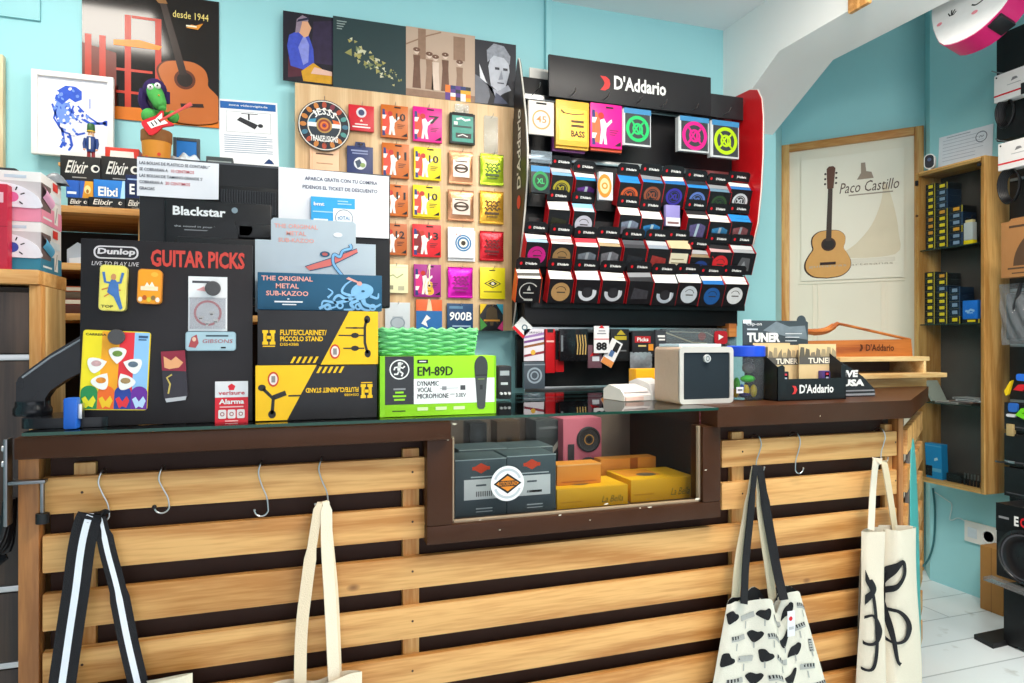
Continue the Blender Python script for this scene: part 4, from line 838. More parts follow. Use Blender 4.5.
# ------------------------------------------------------------------ cartons, four rows
CG = 'open string cartons on the black display'
ROWY = {'A': 2.735, 'B': 2.72, 'C': 2.705, 'D': 2.69}
TILT = math.radians(20)
def carton(row, px, py, py_front, flap, win, art, label, side='#c01520', tab='#141317', wpx=24, big=False):
    """px, py: middle of the tab; py_front: middle of the window"""
    Y = ROWY[row]; x = hit(px-2, py, PY(Y))[0]; zt = hit(px, py-5, PY(Y))[1]; zb = zt-.185*math.cos(TILT)+.0
    w = abs(hit(px+wpx/2, py, PY(Y))[0]-hit(px-wpx/2, py, PY(Y))[0])
    t = thing('string_carton', label, 'carton', (x, Y+.08, zb), 0, CG)
    t.rotation_euler = (TILT, 0, 0)
    K = M('#151418', .4); S = M(side, .35, var=.06); d = .048; fh = .106
    T = Matrix.Translation((0, -d, 0)) @ Matrix.Shear('XY', 4, (0., 0.)) 
    m = MB(T); m.box(-w/2, w/2, 0, .0015, 0, fh, K); m.box(-w/2, w/2, 0, d, 0, .0015, K); m.box(-w/2, w/2, d-.0015, d, 0, .134, K)
    prof = [(0, 0), (d, 0), (d, .138), (0, fh)]
    m.side(prof, -w/2-.0015, -w/2, S); m.side(prof, w/2, w/2+.0015, S)
    m.side([(.002, fh-.002), (d-.002, .116), (d-.002, .119), (.002, fh+.001)], -w/2-.002, w/2+.002, M('#e9e4de', .5)) if False else None
    bx = m.build('box', t)
    m = MB(Matrix.Translation((0, -.004, .139))); m.prism([(-w/2, 0), (w/2, 0), (w/2, .036), (w/2-.012, .046), (-w/2+.012, .046), (-w/2, .036)], 0, .002, M(tab, .4)); m.text("D'Addario", -.012, .016, .052, .011, WHITE, -.0006, 'l', .04); m.ell(-w/2+.022, .021, .006, .007, RED, -.0006, 10); m.build('lid_tab', bx)
    # the packs inside: a bag edge on top, the round window in front
    m = MB(T); F = M(flap[0], .4, var=.05)
    n = len(flap); 
    for i, fc in enumerate(flap):
        a, b = i/n, (i+1)/n; ya, yb = .004+(d-.008)*a, .004+(d-.008)*b; za, zb_ = fh-.004+(.03)*a, fh-.004+.03*b
        hb = .004*math.sin(px*1.3)
        m.add([(-w/2+.003, ya, za), (w/2-.003, ya, za+hb*.3), (w/2-.003, yb, zb_+hb), (-w/2+.003, yb, zb_)], [(0, 1, 2, 3)], M(fc, .35, var=.05))
    m.add([(-w/2+.003, .004, .01), (w/2-.003, .004, .01), (w/2-.003, .004, fh-.004), (-w/2+.003, .004, fh-.004)], [(0, 1, 2, 3)], K)
    r = min(w*.40, .043); cz = fh*.47
    if art == 'xl': m.ell(0, cz, r, r*.9, M('#22262a', .35), -.0006, 26); m.ring(0, cz, r*.72, r, M(win, .35), -.0009, 26, .9); m.text('XL', 0, cz-r*.3, r*1.05, r*.6, M(win, .35), -.0012, 'c', .05); m.ring(0, cz, r*.55, r*.62, M(win, .35), -.0009, 20, .9)
    elif art == 'disc': m.ell(0, cz, r, r*.95, M(win, .35, var=.12, scale=60), -.0006, 26); m.ring(0, cz, r*.55, r*.62, M('#2b2624', .4), -.0009, 22, .95, .3, 2.6); m.rect(-r*.4, r*.5, cz-r*.1, cz+r*.02, M('#3a3430', .4), -.0009)
    elif art == 'crescent': m.ring(0, cz, r*.62, r, M(win, .35), -.0007, 20, .9, PI*.95, PI*2.1); m.ell(0, cz, r*.6, r*.55, M('#2c2c31', .3, var=.3), -.0006, 22); m.rect(r*.55, r*.75, cz-r*.6, cz+r*.3, M('#c9ccd2', .4), -.0011)
    elif art == 'foil': m.poly([(-r*.9, cz-r*.7), (r*.9, cz-r*.75), (r, cz+r*.5), (r*.2, cz+r*.8), (-r, cz+r*.5)], M(win, .2, .6, .4, 70), -.0006); m.poly([(-r*.3, cz-r*.7), (0, cz-r*.7), (r*.2, cz+r*.7), (-r*.1, cz+r*.7)], M('#c9ced8', .2, .6), -.0009)
    elif art == 'label': m.rect(-w*.42, w*.36, cz-r*.75, cz+r*.8, M(win, .5), -.0006); m.rect(-w*.34, w*.2, cz+r*.1, cz+r*.2, M('#8a7a5a', .5), -.0009); m.rect(-w*.34, w*.28, cz-r*.3, cz-r*.2, M('#8a7a5a', .5), -.0009)
    elif art == 'tri': m.poly([(-r*.9, cz-r*.7), (r*.9, cz-r*.7), (r*.8, cz+r*.7), (-r*.3, cz+r*.8)], M(win, .4, var=.2), -.0006); m.poly([(-r*.3, cz-r*.3), (r*.4, cz-r*.3), (r*.1, cz+r*.4)], M('#8a8c90', .4), -.0009)
    elif art == 'line': m.ring(0, cz, r*.9, r, M(win, .4), -.0007, 22, .9, .6, 5.2); m.poly([(-r*.2, cz+r*.1), (r*.2, cz+r*.1), (0, cz+r*.6)], M(win, .4), -.0007); m.rect(-r*.55, r*.55, cz-r*.2, cz-r*.1, M(win, .4), -.0007); m.rect(-r*.4, r*.5, cz-r*.95, cz-r*.75, M(win, .4), -.0007)
    elif art == 'dark': m.poly([(-r, cz-r*.6), (r*.9, cz-r*.6), (r*.9, cz+r*.3), (-r*.8, cz+r*.6)], M(win, .3, var=.4, scale=60), -.0006)
    m.build('string_packs', t); return t
W_, B_, S_ = '#ece9e4', '#2f8fd0', '#b9bcc2'
A_ = ((565, 160, 190, (B_ if 0 else '#7fb0cf', S_), '#a59a2c', 'xl', 'carton with an olive yellow XL window, top row', 1), (589, 165, 193, ('#2f9fd8', W_), '#6a3a86', 'foil', 'carton with a violet and silver pouch, top row', 0),
      (633, 168, 196, ('#2a86cf', '#2a86cf'), '#c2562a', 'xl', 'carton with a burnt orange XL window, top row', 1), (656, 168, 194, ('#2a86cf', '#8a8f96'), '#8c4a32', 'xl', 'carton with a copper brown XL window, top row', 0),
      (678, 170, 197, ('#2a6fb0', W_), '#3a2f96', 'xl', 'carton with an indigo XL window, top row', 0), (701, 174, 199, ('#2a86cf', '#2a3038'), '#5a74b8', 'xl', 'carton with a slate blue XL window, top row', 1),
      (723, 178, 201, ('#6a90a8', '#9a9da2'), '#2f4a2c', 'xl', 'carton with a dark green XL window, top row', 0), (744, 176, 200, ('#2a78c0', W_), '#c4c9ce', 'xl', 'carton with a silver white XL window, top row', 1))
for px, py, pf, fl, wn, ar, lb, rd in A_: carton('A', px, py, pf, fl, wn, ar, 'black string '+lb, wpx=21.5)
B__ = ((562, 194, 216, (W_, W_), '#2b2a1c', 'dark', 'carton with a plain black front, second row'), (587, 196, 222, ('#bcd6e6', '#8fc4e6'), '#b7b6c4', 'disc', 'carton with a lavender grey disc, second row'),
       (633, 200, 224, (W_, W_), '#8d8a9c', 'foil', 'carton with a silver pouch, second row'), (655, 204, 226, (W_, W_), '#3f7fb8', 'foil', 'carton with a blue pouch, second row'),
       (701, 204, 226, (W_, '#2c2a2c'), '#6d5a86', 'foil', 'carton with a purple pouch, second row'), (723, 208, 228, (W_, W_), '#4a8fc0', 'foil', 'carton with a sky blue pouch, second row'), (744, 208, 230, ('#2a90d8', '#2a90d8'), '#a8686c', 'foil', 'carton with a dusty pink pouch, second row'))
for px, py, pf, fl, wn, ar, lb in B__: carton('B', px, py, pf, fl, wn, ar, 'black string '+lb, wpx=21.5)
C__ = ((540, 226, 248, ('#9fc4de', W_), '#b51f78', 'disc', 'carton with a magenta disc, third row'), (565, 228, 251, (W_, '#d8a8a8', W_), '#8f7048', 'disc', 'carton with a bronze disc, third row'),
       (590, 231, 253, (W_, '#d23a48'), '#8f98a4', 'foil', 'carton with red and white flap, third row'), (613, 231, 252, ('#b09a78', W_), '#8d8c94', 'foil', 'carton with beige flap and silver pouch, third row'),
       (638, 233, 252, ('#3a3b40', '#55565c'), '#25262b', 'dark', 'carton with a black bag inside, third row'), (662, 234, 255, ('#8f99a6', S_), '#8a2f2c', 'dark', 'carton with a dark red front, third row'),
       (683, 234, 257, ('#cdbc96', '#cdbc96'), '#d8d2b8', 'label', 'carton with a cream label, third row'), (704, 243, 263, ('#8a7a60', '#a8a9ac'), '#1f3a7a', 'disc', 'carton with a deep blue disc, third row'),
       (724, 238, 258, ('#caa8a8', '#2b2a2c'), '#c8262c', 'disc', 'carton with a bright red disc, third row'), (747, 239, 261, ('#a3a5a9', '#c9cacc'), '#55565a', 'tri', 'carton with a grey triangle front, third row'))
for px, py, pf, fl, wn, ar, lb in C__: carton('C', px, py, pf, fl, wn, ar, 'black string '+lb, wpx=22.5)
D__ = ((532, 262, 288, (W_, '#55524e', W_), '#b8b8b4', 'line', 'carton with white line art, bottom row', '#e0481f'), (564, 263, 289, (W_, W_), '#a58255', 'disc', 'carton with a tan disc, bottom row', '#c01520'),
       (591, 264, 290, ('#c9ccd4', W_), '#c9cdd6', 'crescent', 'carton with a pale crescent and grey flap, bottom row', '#c01520'), (617, 265, 291, (W_, W_), '#b9bcc4', 'crescent', 'carton with a white flap and crescent, bottom row', '#c01520'),
       (644, 266, 292, ('#2c2c30', '#8d8f94'), '#3a3a40', 'dark', 'carton with a torn dark bag, bottom row', '#a8121c'), (669, 268, 294, ('#d8dbe0', W_), '#a9b2be', 'crescent', 'carton with a silver crescent, bottom row', '#a8121c'),
       (693, 268, 295, (W_, '#dfe3e8'), '#bcc4cc', 'disc', 'carton with a silver grey disc, bottom row', '#141317'), (716, 270, 295, ('#2a6fb8', W_), '#1f5596', 'disc', 'carton with a royal blue disc, bottom row', '#c01520'), (739, 270, 296, (W_, W_), '#d4d6d8', 'disc', 'carton with a white disc, bottom row', '#c01520'))
for px, py, pf, fl, wn, ar, lb, sd in D__: carton('D', px, py, pf, fl, wn, ar, 'black string '+lb, side=sd, wpx=24)
# loose packs among the cartons
def loose(px, Y, col, label, deco, d=.02, name='string_pack', cat='string pack'):
    loc, rz, w, h = place(*px, PY(Y)); t = thing(name, label, cat, (loc.x, Y, loc.z), 0, None); m = MB(); m.box(-w/2, w/2, 0, d, 0, h, M(col, .35), .002); deco(m, w, h); m.build('pack', t)
loose((531, 550, 166, 193), 2.70, '#22282c', 'green ringed string pack beside the dark fin', lambda m, w, h: (m.rect(-w/2, w/2, h*.78, h, M('#3f86b8')), m.ell(0, h*.45, w*.42, h*.36, M('#1f8a4a'), -.001), m.ell(0, h*.45, w*.3, h*.25, M('#1a3a2a'), -.0013), m.text('XL', 0, h*.34, w*.4, h*.2, M('#2fae62'), -.0016, 'c', .04)))
loose((599, 613, 172, 200), 2.69, '#cfd2d6', 'loose orange ringed string pack between the top row cartons', lambda m, w, h: (m.ell(-w*.1, h*.5, w*.5, h*.42, M('#e0801f'), -.001), m.ell(-w*.1, h*.5, w*.34, h*.28, M('#f0c090'), -.0013), m.ring(-w*.1, h*.5, w*.12, w*.22, M('#e0801f'), -.0016)))
loose((666, 680, 205, 226), 2.715, '#8d84c0', 'loose lilac string packet leaning in the second row', lambda m, w, h: (m.rect(-w/2, w/2, 0, h*.4, M('#d8d6dc')), m.rect(-w*.4, w*.4, h*.1, h*.2, M('#7d5a5a'), -.001)))
a = hit(531, 152, PY(2.72)); loc, rz, w, h = place(531, 552, 151, 163, PY(2.72)); t = thing('card_holder', 'empty clear plastic card holder at the end of the top row', 'card holder', (loc.x, 2.72, loc.z)); m = MB(); m.box(-w/2, w/2, 0, .03, 0, .002, PLASTIC); m.box(-w/2, w/2, 0, .0015, 0, h, clearmat('holder', '#dfe8ee', .5, .1, .2, '#c4d4e0')); m.build('holder', t)
# tilted board and shelf lips that carry the rows
m = MB(O)
for row, px, py in (('A', 650, 168), ('B', 650, 203), ('C', 650, 233), ('D', 640, 265)):
    Y = ROWY[row]; zb = hit(px, py-5, PY(Y))[1]-.185*math.cos(TILT)
    m.box(DX0+.03, DX1-.02, Y+.084, Y+.088, zb-.04, zb+.07, BLK); m.box(DX0+.05, DX0+.07, Y+.088, DY-.02, zb, zb+.02, BLK); m.box(DX1-.07, DX1-.05, Y+.088, DY-.02, zb, zb+.02, BLK)
m.build('row_board', DSP)
# ------------------------------------------------------------------ lower hooks of the display
LG = 'accessories hanging on the lower rail of the display'
def low(px, name, label, cat, fn, Y=2.80):
    loc, rz, w, h = place(*px, PY(Y)); t = thing(name, label, cat, (loc.x, Y, loc.z), 0, LG); m = MB(); fn(m, w, h); m.build('pack', t)
def f_fly(m, w, h):
    m.box(-w/2, w/2, 0, .004, 0, h, M('#ded9e2', .5)); P = M('#7a4a8c', .5)
    for z, c in ((.55, '#7a4a8c'), (.4, '#8f5a3a'), (.12, '#8a2f3f'), (.7, '#9a78b0')): m.poly([(-w/2, h*z), (w/2, h*(z+.12)), (w/2, h*(z+.2)), (-w/2, h*(z+.07))], M(c, .5))
    m.ell(-w*.05, h*.27, w*.12, h*.08, M('#e0b040', .5), -.001); m.text('STRINGS', -w*.4, h*.86, w*.8, h*.06, M('#3a2a4a'), -.001)
low((524, 544, 329, 361), 'flyer', 'white and purple striped card on the lower rail', 'card', f_fly)
low((524, 545, 362, 389), 'cable_bag', 'grey zip bag with a coiled cable below the striped card', 'bag', lambda m, w, h: (m.box(-w/2, w/2, 0, .02, 0, h, M('#4a545e', .3), .003), m.ring(0, h*.5, w*.28, w*.36, M('#9aa8b4', .35)), m.ring(0, h*.5, w*.14, w*.2, M('#9aa8b4', .35)), m.rect(-w/2, w/2, h*.88, h*.92, M('#8a949e'), -.001)))
def f_tag(m, w, h): m.T = Matrix.Translation((0, 0, h*.5)) @ Matrix.Rotation(.75, 4, 'Y'); s_ = min(w, h)*.38; m.box(-s_, s_, 0, .003, -s_, s_, M('#dfe3e4', .5)); m.ring(s_*.2, s_*.2, s_*.25, s_*.4, M('#4a6a7a')); m.rect(-s_, s_, -s_, -s_*.6, RED, -.001)
low((513, 532, 317, 338), 'price_tag', 'white tilted square tag hanging at the rail end', 'tag', f_tag)
low((545.5, 555, 329, 373), 'strap_pack', 'narrow red strap pack on the lower rail', 'pack', lambda m, w, h: (m.box(-w/2, w/2, 0, .02, 0, h, M('#b8141c', .35), .003), m.rect(-w*.4, w*.4, h*.7, h*.74, M('#e8b0a8')), m.rect(-w*.3, w*.3, h*.92, h, INK)))
low((555.5, 564, 331, 372), 'strap_pack', 'red and black strap pack beside the narrow red pack', 'pack', lambda m, w, h: (m.box(-w/2, w/2, 0, .02, 0, h, M('#c0181f', .35), .003), m.rect(-w/2, w/2, h*.3, h, M('#1a1a1d', .4), -.0006), m.rect(-w*.2, w*.1, h*.5, h*.75, M('#8a8d92'), -.001)))
low((558, 574, 329, 361), 'strap_pack', 'black glossy strap pack in the middle of the rail', 'pack', lambda m, w, h: (m.box(-w/2, w/2, -.02, .0, 0, h, M('#141418', .2), .004), m.rect(-w*.42, -w*.3, h*.3, h*.8, M('#6d7278', .3), -.021)), 2.79)
def f_goldp(m, w, h):
    m.box(-w/2, w/2, 0, .02, 0, h, M('#131316', .25), .003)
    for k in range(4): m.stroke([(-w*.3+w*.2*k, h*.2), (-w*.25+w*.2*k, h*.5), (-w*.33+w*.2*k, h*.82)], w*.09, M('#b99a5a', .35))
low((574.5, 588, 329, 361), 'strap_pack', 'black pack with gold pattern on the lower rail', 'pack', f_goldp)
def f_88(m, w, h): m.box(-w/2, w/2, 0, .004, 0, h, M('#e6e6e8', .5), 0); m.rect(-w/2, w/2, h*.5, h*.53, RED); m.text('88', 0, h*.1, w*.72, h*.3, INK, -.001, 'c', .06); m.rect(-w*.3, w*.3, h*.7, h*.74, M('#8a8a92')); m.rect(-w*.2, w*.25, h*.8, h*.84, M('#8a8a92')); m.poly([(-w*.2, h*.92), (w*.2, h*.92), (0, h*1.04)], RED, -.001)
low((594, 609, 326, 353), 'card', 'white card printed 88 hanging on the lower rail', 'card', f_88, 2.785)
def f_diag(m, w, h): m.T = Matrix.Translation((0, 0, h*.45)) @ Matrix.Rotation(.5, 4, 'Y'); m.box(-w*.28, w*.28, 0, .004, -h*.4, h*.45, M('#e4e4e6', .5)); m.rect(-w*.28, w*.28, -h*.4, -h*.2, M('#d88a4a')); m.rect(-w*.1, w*.1, -h*.1, h*.1, M('#4a6a9a')); m.rect(-w*.04, w*.2, h*.1, h*.4, INK)
low((601, 622, 336, 368), 'card', 'tilted white card with an orange corner on the rail', 'card', f_diag, 2.795)
low((588, 602, 345, 368), 'bag', 'small clear bag with red trim behind the 88 card', 'bag', lambda m, w, h: (m.box(-w/2, w/2, 0, .01, 0, h, M('#6a4a54', .3), .002), m.poly([(-w*.4, h*.5), (w*.2, h*.95), (w*.3, h*.6)], RED), m.rect(-w*.2, w*.3, h*.3, h*.5, M('#c8ccd4'), -.001)))
low((611, 629, 329, 361), 'pick_pack', 'black pack with yellow lettering on the lower rail', 'pack', lambda m, w, h: (m.box(-w/2, w/2, 0, .015, 0, h, M('#1d1d1f', .35), .002), m.rect(-w*.3, w*.36, h*.66, h*.78, M('#b5a32a')), m.poly([(-w*.2, h*.82), (w*.3, h*.82), (w*.05, h*.98)], M('#b5a32a')), m.rect(-w*.35, w*.35, h*.3, h*.34, M('#6d6f72'))))
def f_pac(m, w, h): m.box(-w/2, w/2, 0, .02, 0, h, M('#26262a', .3), .003); m.rect(-w*.4, w*.3, h*.55, h*.8, M('#b5232a')); m.text('Picks', -w*.05, h*.6, w*.5, h*.15, WHITE, -.001, 'c', .03); m.rect(w*.2, w*.42, h*.25, h*.5, M('#e0902a'), -.001); m.rect(-w*.25, w*.1, h*.4, h*.46, M('#d8c27a'))
low((632.5, 655, 331, 357), 'pick_pack', 'red and black pick pack on the lower rail', 'pack', f_pac)
low((655.5, 666, 330, 356), 'pick_pack', 'grey pack beside the red and black pick pack', 'pack', lambda m, w, h: (m.box(-w/2, w/2, 0, .02, 0, h, M('#3c3e44', .35), .003), m.rect(-w*.3, w*.4, h*.72, h*.8, WHITE), m.rect(-w*.2, w*.4, h*.6, h*.66, WHITE)))
low((630, 652, 352, 369), 'bag', 'clear crinkled bag below the pick packs', 'bag', lambda m, w, h: (m.grid(lambda u, v: ((u-.5)*w, -.01*math.sin(PI*u)*math.sin(PI*v)-.002*math.sin(u*30)*math.sin(v*21), v*h), 16, 12, M('#8d9196', .15, .3, .3, 60))))
def f_long(m, w, h):
    m.box(-w/2, w/2, .002, .02, 0, h, M('#4c565c', .3, var=.3), .003); m.stroke([(-w*.46, h*.8), (-w*.1, h*.25), (w*.1, h*.2)], .006, M('#c8b898')); m.stroke([(-w*.4, h*.85), (w*.1, h*.8), (w*.3, h*.3)], .005, M('#b8b0a0')); m.ell(w*.03, h*.6, .022, .02, M('#a83a3a'))
    m.box(-w/2-.002, w/2+.002, -.003, -.002, -.004, h+.004, clearmat('longbag', '#e4ebee', .5, .1, .06)); m.box(w*.42, w*.5, 0, .016, -.02, h*1.05, M('#78a8ae', .35))
low((662, 736, 329, 347), 'accessory_bag', 'long clear bag with cords on the lower rail', 'bag', f_long, 2.82)
low((714, 727, 331, 344), 'pick', 'large red pick shaped tag over the long clear bag', 'pick', lambda m, w, h: (m.prism(rr(-w/2, w/2, 0, h, .016), -.004, 0, M('#b3202c', .35)), m.poly([(-w*.2, h*.3), (w*.2, h*.55), (-w*.2, h*.75)], WHITE, -.005)), 2.81)
# ================================================================== ON THE COUNTER
def base(px0, px1, pyb, pyt, Y):
    """something standing on the counter with its front at depth Y"""
    loc, rz, w, h = place(px0, px1, pyt, pyb, PY(Y), z0=ZT); loc.z = ZT+.0005; return loc, w, h
# ---- black board of guitar picks
loc, w, h = base(79, 252.5, 425, 241, 1.605)
t = thing('pick_board', 'black standing board headed guitar picks with coloured tins and cards', 'display board', loc)
LEAN = Matrix.Rotation(-.035, 4, 'X'); BD = M('#191417', .4, var=.1, scale=6)
m = MB(LEAN); m.box(-w/2, w/2, 0, .008, 0, h, BD, .001)
RT = M('#c43e34', .45); m.text('GUITAR PICKS', -w*.11, h*.86, w*.56, h*.095, RT, -.0006, 'l', .035)
PW = M('#cfc9cc', .5); m.poly(rr(-w*.43, -w*.18, h*.895, h*.965, .012), PW, -.0004); m.poly(rr(-w*.42, -w*.19, h*.902, h*.958, .010), BD, -.0006); m.text('Dunlop', -w*.41, h*.91, w*.21, h*.042, PW, -.0009, 'l', .04, .1)
m.text('LIVE TO PLAY LIVE', -w*.44, h*.858, w*.26, h*.022, PW, -.0006, 'l', 0, .15)
m.build('board', t); m = MB(LEAN); m.side([(.008, h*.6), (.008, .01), (.11, .0), (.11, .012)], -.02, .02, BD); m.build('strut', t)
BW_, BH_, BL_ = w, h, loc
def onboard(px0, px1, py0, py1):
    a, z0_, _, _ = hit(px0, py1, PY(1.605)); b, z1_, _, _ = hit(px1, py0, PY(1.605)); return (a+b)/2-BL_.x, z0_-BL_.z, b-a, z1_-z0_
def boardthing(px, name, label, cat, fn, part, rot=0., d=.012, group=None, deep=True):
    cx, z0_, w, h = onboard(*px); yy = -math.tan(-.035)*0
    t = thing(name, label, cat, (BL_.x+cx, BL_.y+math.sin(.035)*(z0_)-.0005, BL_.z+z0_), 0, group)
    m = MB(LEAN @ Matrix.Translation((0, -d, h/2)) @ Matrix.Rotation(rot, 4, 'Y') @ Matrix.Translation((0, 0, -h/2))); fn(m, w, h, d); m.build(part, t); return t, w, h
TG2 = 'pick tins on the black board'
def f_tin1(m, w, h, d):
    m.prism(rr(-w/2, w/2, 0, h, .008), 0, d, M('#d9cc6a', .35, .2)); m.prism(rr(-w/2+.002, w/2-.002, .002, h-.002, .007), -.001, 0, M('#e6d85c', .35))
    B = M('#3f6fae', .4, var=.3, scale=80); m.poly([(-w*.12, h*.62), (-w*.2, h*.4), (w*.05, h*.3), (w*.3, h*.02), (w*.4, h*.06), (w*.25, h*.36), (w*.2, h*.6), (0, h*.74)], B, -.0016)
    for sg in (-1, 1): m.stroke([(0, h*.6), (sg*w*.28, h*.62), (sg*w*.36, h*.84)], w*.1, B, -.0018)
    m.ell(w*.02, h*.74, w*.1, h*.07, M('#c88a5a', .4), -.002, 12); m.stroke([(-w*.4, h*.45), (-w*.15, h*.5), (w*.3, h*.45)], w*.06, M('#c8763a', .4), -.0014); m.stroke([(-w*.3, h*.3), (-w*.05, h*.4)], w*.05, M('#c8763a'), -.0014)
    m.text('TOP', -w*.4, h*.06, w*.45, h*.06, INK, -.002, 'l', .02)
boardthing((100, 127, 266, 311), 'pick_tin', 'yellow pick tin with a blue robot-like figure on it', 'tin', f_tin1, 'tin', .03, .016, TG2)
def f_tin2(m, w, h, d):
    m.prism(rr(-w/2, w/2, 0, h, .008), 0, d, M('#d98a2a', .35, .2)); m.prism(rr(-w/2+.002, w/2-.002, .002, h-.002, .007), -.001, 0, M('#ee9a12', .35))
    m.rect(-w*.36, w*.36, h*.38, h*.5, M('#f2dcb8'), -.0016); m.poly([(-w*.2, h*.5), (-w*.1, h*.62), (0, h*.52), (w*.1, h*.64), (w*.22, h*.5)], M('#f6eed8'), -.0016)
    for k in range(5): m.ell(-w*.36+w*.18*k, h*.12+.05*h*(k % 2), w*.09, h*.07, M(('#e8d8c0', '#b8541f', '#d9c23a', '#8a6a3a', '#efe3d0')[k]), -.0018-.0001*k, 12)
    m.ell(w*.2, h*.85, w*.15, h*.07, M('#f0b23c'), -.0014)
boardthing((138, 162, 270, 304), 'pick_tin', 'small orange pick tin beside the yellow tin', 'tin', f_tin2, 'tin', .03, .016, TG2)
def f_card(m, w, h, d):
    m.box(-w/2, w/2, 0, d, 0, h, M('#e6e6e8', .5)); m.rect(-w*.4, w*.05, h*.88, h*.92, M('#4a4a50')); m.rect(-w*.48, w*.48, h*.6, h*.62, M('#c4c4c8')); m.poly([(-w*.3, h*.75), (-w*.1, h*.82), (w*.0, h*.72)], M('#e0a0a0'))
    m.ring(0, h*.33, w*.3, w*.36, M('#c06a70')); m.box(-w*.46, w*.46, -.004, -.0005, h*.04, h*.6, clearmat('pickbag', '#eeeef0', .5, .12, .1))
    for k, (x, z) in enumerate(((-.18, .22), (.1, .3), (.2, .16), (-.02, .12))): m.poly([(x*w-.006, z*h+.008), (x*w+.007, z*h+.006), (x*w, z*h-.006)], M('#d9d5d2'), -.0012-.0002*k); m.rect(x*w-.003, x*w+.003, z*h, z*h+.002, INK, -.0022)
boardthing((188, 227, 277, 331), 'pick_card', 'white card with a clear bag of picks on the board', 'card', f_card, 'card', 0., .004)
def magnet(px, label):
    cx, z0_, w, h = onboard(*px); t = tag(MB(LEAN).lathe([(0, -.006), (w*.46, -.006), (w*.5, -.003), (w*.5, 0)], M('#4d4b4d', .55, bump=.2, scale=200), (0, 0, h/2), 24, 'Y').build('magnet', None, (BL_.x+cx, BL_.y+math.sin(.035)*z0_-.012, BL_.z+z0_)), label, 'magnet', None); return t
magnet((205, 221, 280, 297), 'round dark grey magnet holding the white pick card')
def f_tin3(m, w, h, d):
    m.prism(rr(-w/2, w/2, 0, h, .006), 0, d, M('#93adb8', .35, .2)); m.prism(rr(-w/2+.002, w/2-.002, .002, h-.002, .005), -.001, 0, M('#a4bfca', .35)); R_ = M('#a8454a', .4)
    m.poly([(-w*.44, h*.2), (-w*.38, h*.7), (-w*.28, h*.85), (-w*.24, h*.4), (-w*.3, h*.15)], R_, -.0016); m.ell(-w*.33, h*.6, w*.04, h*.12, M('#e0b8a0'), -.0018, 12); m.text('GIBSONS', -w*.17, h*.4, w*.6, h*.2, R_, -.0016, 'l', 0, .15); m.rect(-w*.1, w*.35, h*.74, h*.82, M('#3d4a55'), -.0016); m.rect(w*.2, w*.3, h*.12, h*.2, INK, -.0016)
boardthing((186, 236, 332, 351), 'pick_tin', 'long pale blue pick tin below the white card', 'tin', f_tin3, 'tin', 0., .014, TG2)
def f_tin4(m, w, h, d):
    m.prism(rr(-w/2, w/2, 0, h, .004), 0, d, M('#2b2730', .35)); m.poly([(-w/2, h*.6), (w/2, h*.55), (w/2, h), (-w/2, h)], M('#8a1f35', .4)); m.poly([(-w*.4, h*.66), (-w*.2, h*.62), (w*.2, h*.64), (w*.4, h*.74), (w*.1, h*.88), (-w*.1, h*.8), (-w*.4, h*.9)], M('#e0a070', .4), -.001); m.stroke([(-w*.3, h*.1), (-w*.2, h*.3), (-w*.32, h*.44), (-w*.1, h*.5)], w*.07, M('#c8b05a', .4), -.001); m.poly([(-w*.45, 0), (-w*.4, -.008), (w*.4, -.006), (w*.45, .002)], M('#b5b5ba', .3))
boardthing((163, 187, 351, 398), 'pick_wallet', 'dark pick wallet with a crimson top on the board', 'wallet', f_tin4, 'wallet', -.06, .012)
def f_rain(m, w, h, d):
    m.prism(rr(-w/2, w/2, 0, h, .006), 0, d, M('#f0d52a', .4)); X = [-.5, -.22, .04, .26, .5]
    for k, c in enumerate(('#f2dc1c', '#f4a51c', '#e2303a', '#8fc0ea')): m.rect(w*X[k]+(.002 if k == 0 else 0), w*X[k+1]-(.002 if k == 3 else 0), .002, h-.002, M(c, .4), -.0005)
    for k, (c, c2) in enumerate((('#1f8a4a', '#e8e02a'), ('#ee6a1f', '#f0c21f'), ('#223f96', '#e2303a'), ('#6a2a9a', '#b8d4f4'))):
        x0_, x1_ = w*(-.49+.246*k), w*(-.49+.246*(k+1)); m.poly([(x0_, .002), (x1_, .002)]+arc((x0_+x1_)/2, h*.22, (x1_-x0_)/2, 0, PI, 10, .9), M(c, .4), -.0008)
        cx = (x0_+x1_)/2; s_ = (x1_-x0_)*.42; m.poly([(cx-s_, h*.14), (cx-s_*.5, h*.17), (cx, h*.11), (cx+s_*.6, h*.18), (cx+s_, h*.12), (cx+s_*.6, h*.03), (cx, h*.05), (cx-s_*.4, h*.02)], M(c2, .4), -.0011)
    for x, z, a, c in ((.02, .70, 0, '#6a8a3a'), (-.28, .57, 1.9, '#c8a0a0'), (.26, .57, -1.9, '#5a6a7a'), (-.2, .36, 2.6, '#d8862a'), (.16, .36, -2.6, '#a88a5a')):
        q = [(0, -.15), (-.08, -.06), (-.125, .05), (-.09, .1), (0, .115), (.09, .1), (.125, .05), (.08, -.06)]; q = [(p[0], p[1]) for p in smooth([(a_, b_, 0) for a_, b_ in q+[q[0]]], 3)][:-1]
        ca, sa = math.cos(a), math.sin(a); pts = [(w*x+(px_*ca-pz_*sa)*w*1.05, h*z+(px_*sa+pz_*ca)*w*1.05) for px_, pz_ in q]
        m.prism(pts, -.003, -.0015, M('#f0eee8', .3)); m.ell(w*x, h*z+.002, w*.075, w*.05, M(c, .4, var=.4, scale=150), -.0034, 14)
    m.text('CARRERA', -w*.46, h*.93, w*.3, h*.03, INK, -.0011, 'l', .02); m.rect(w*.32, w*.46, h*.92, h*.95, M('#35557a'), -.0011); m.rect(w*.32, w*.44, h*.89, h*.905, M('#35557a'), -.0011)
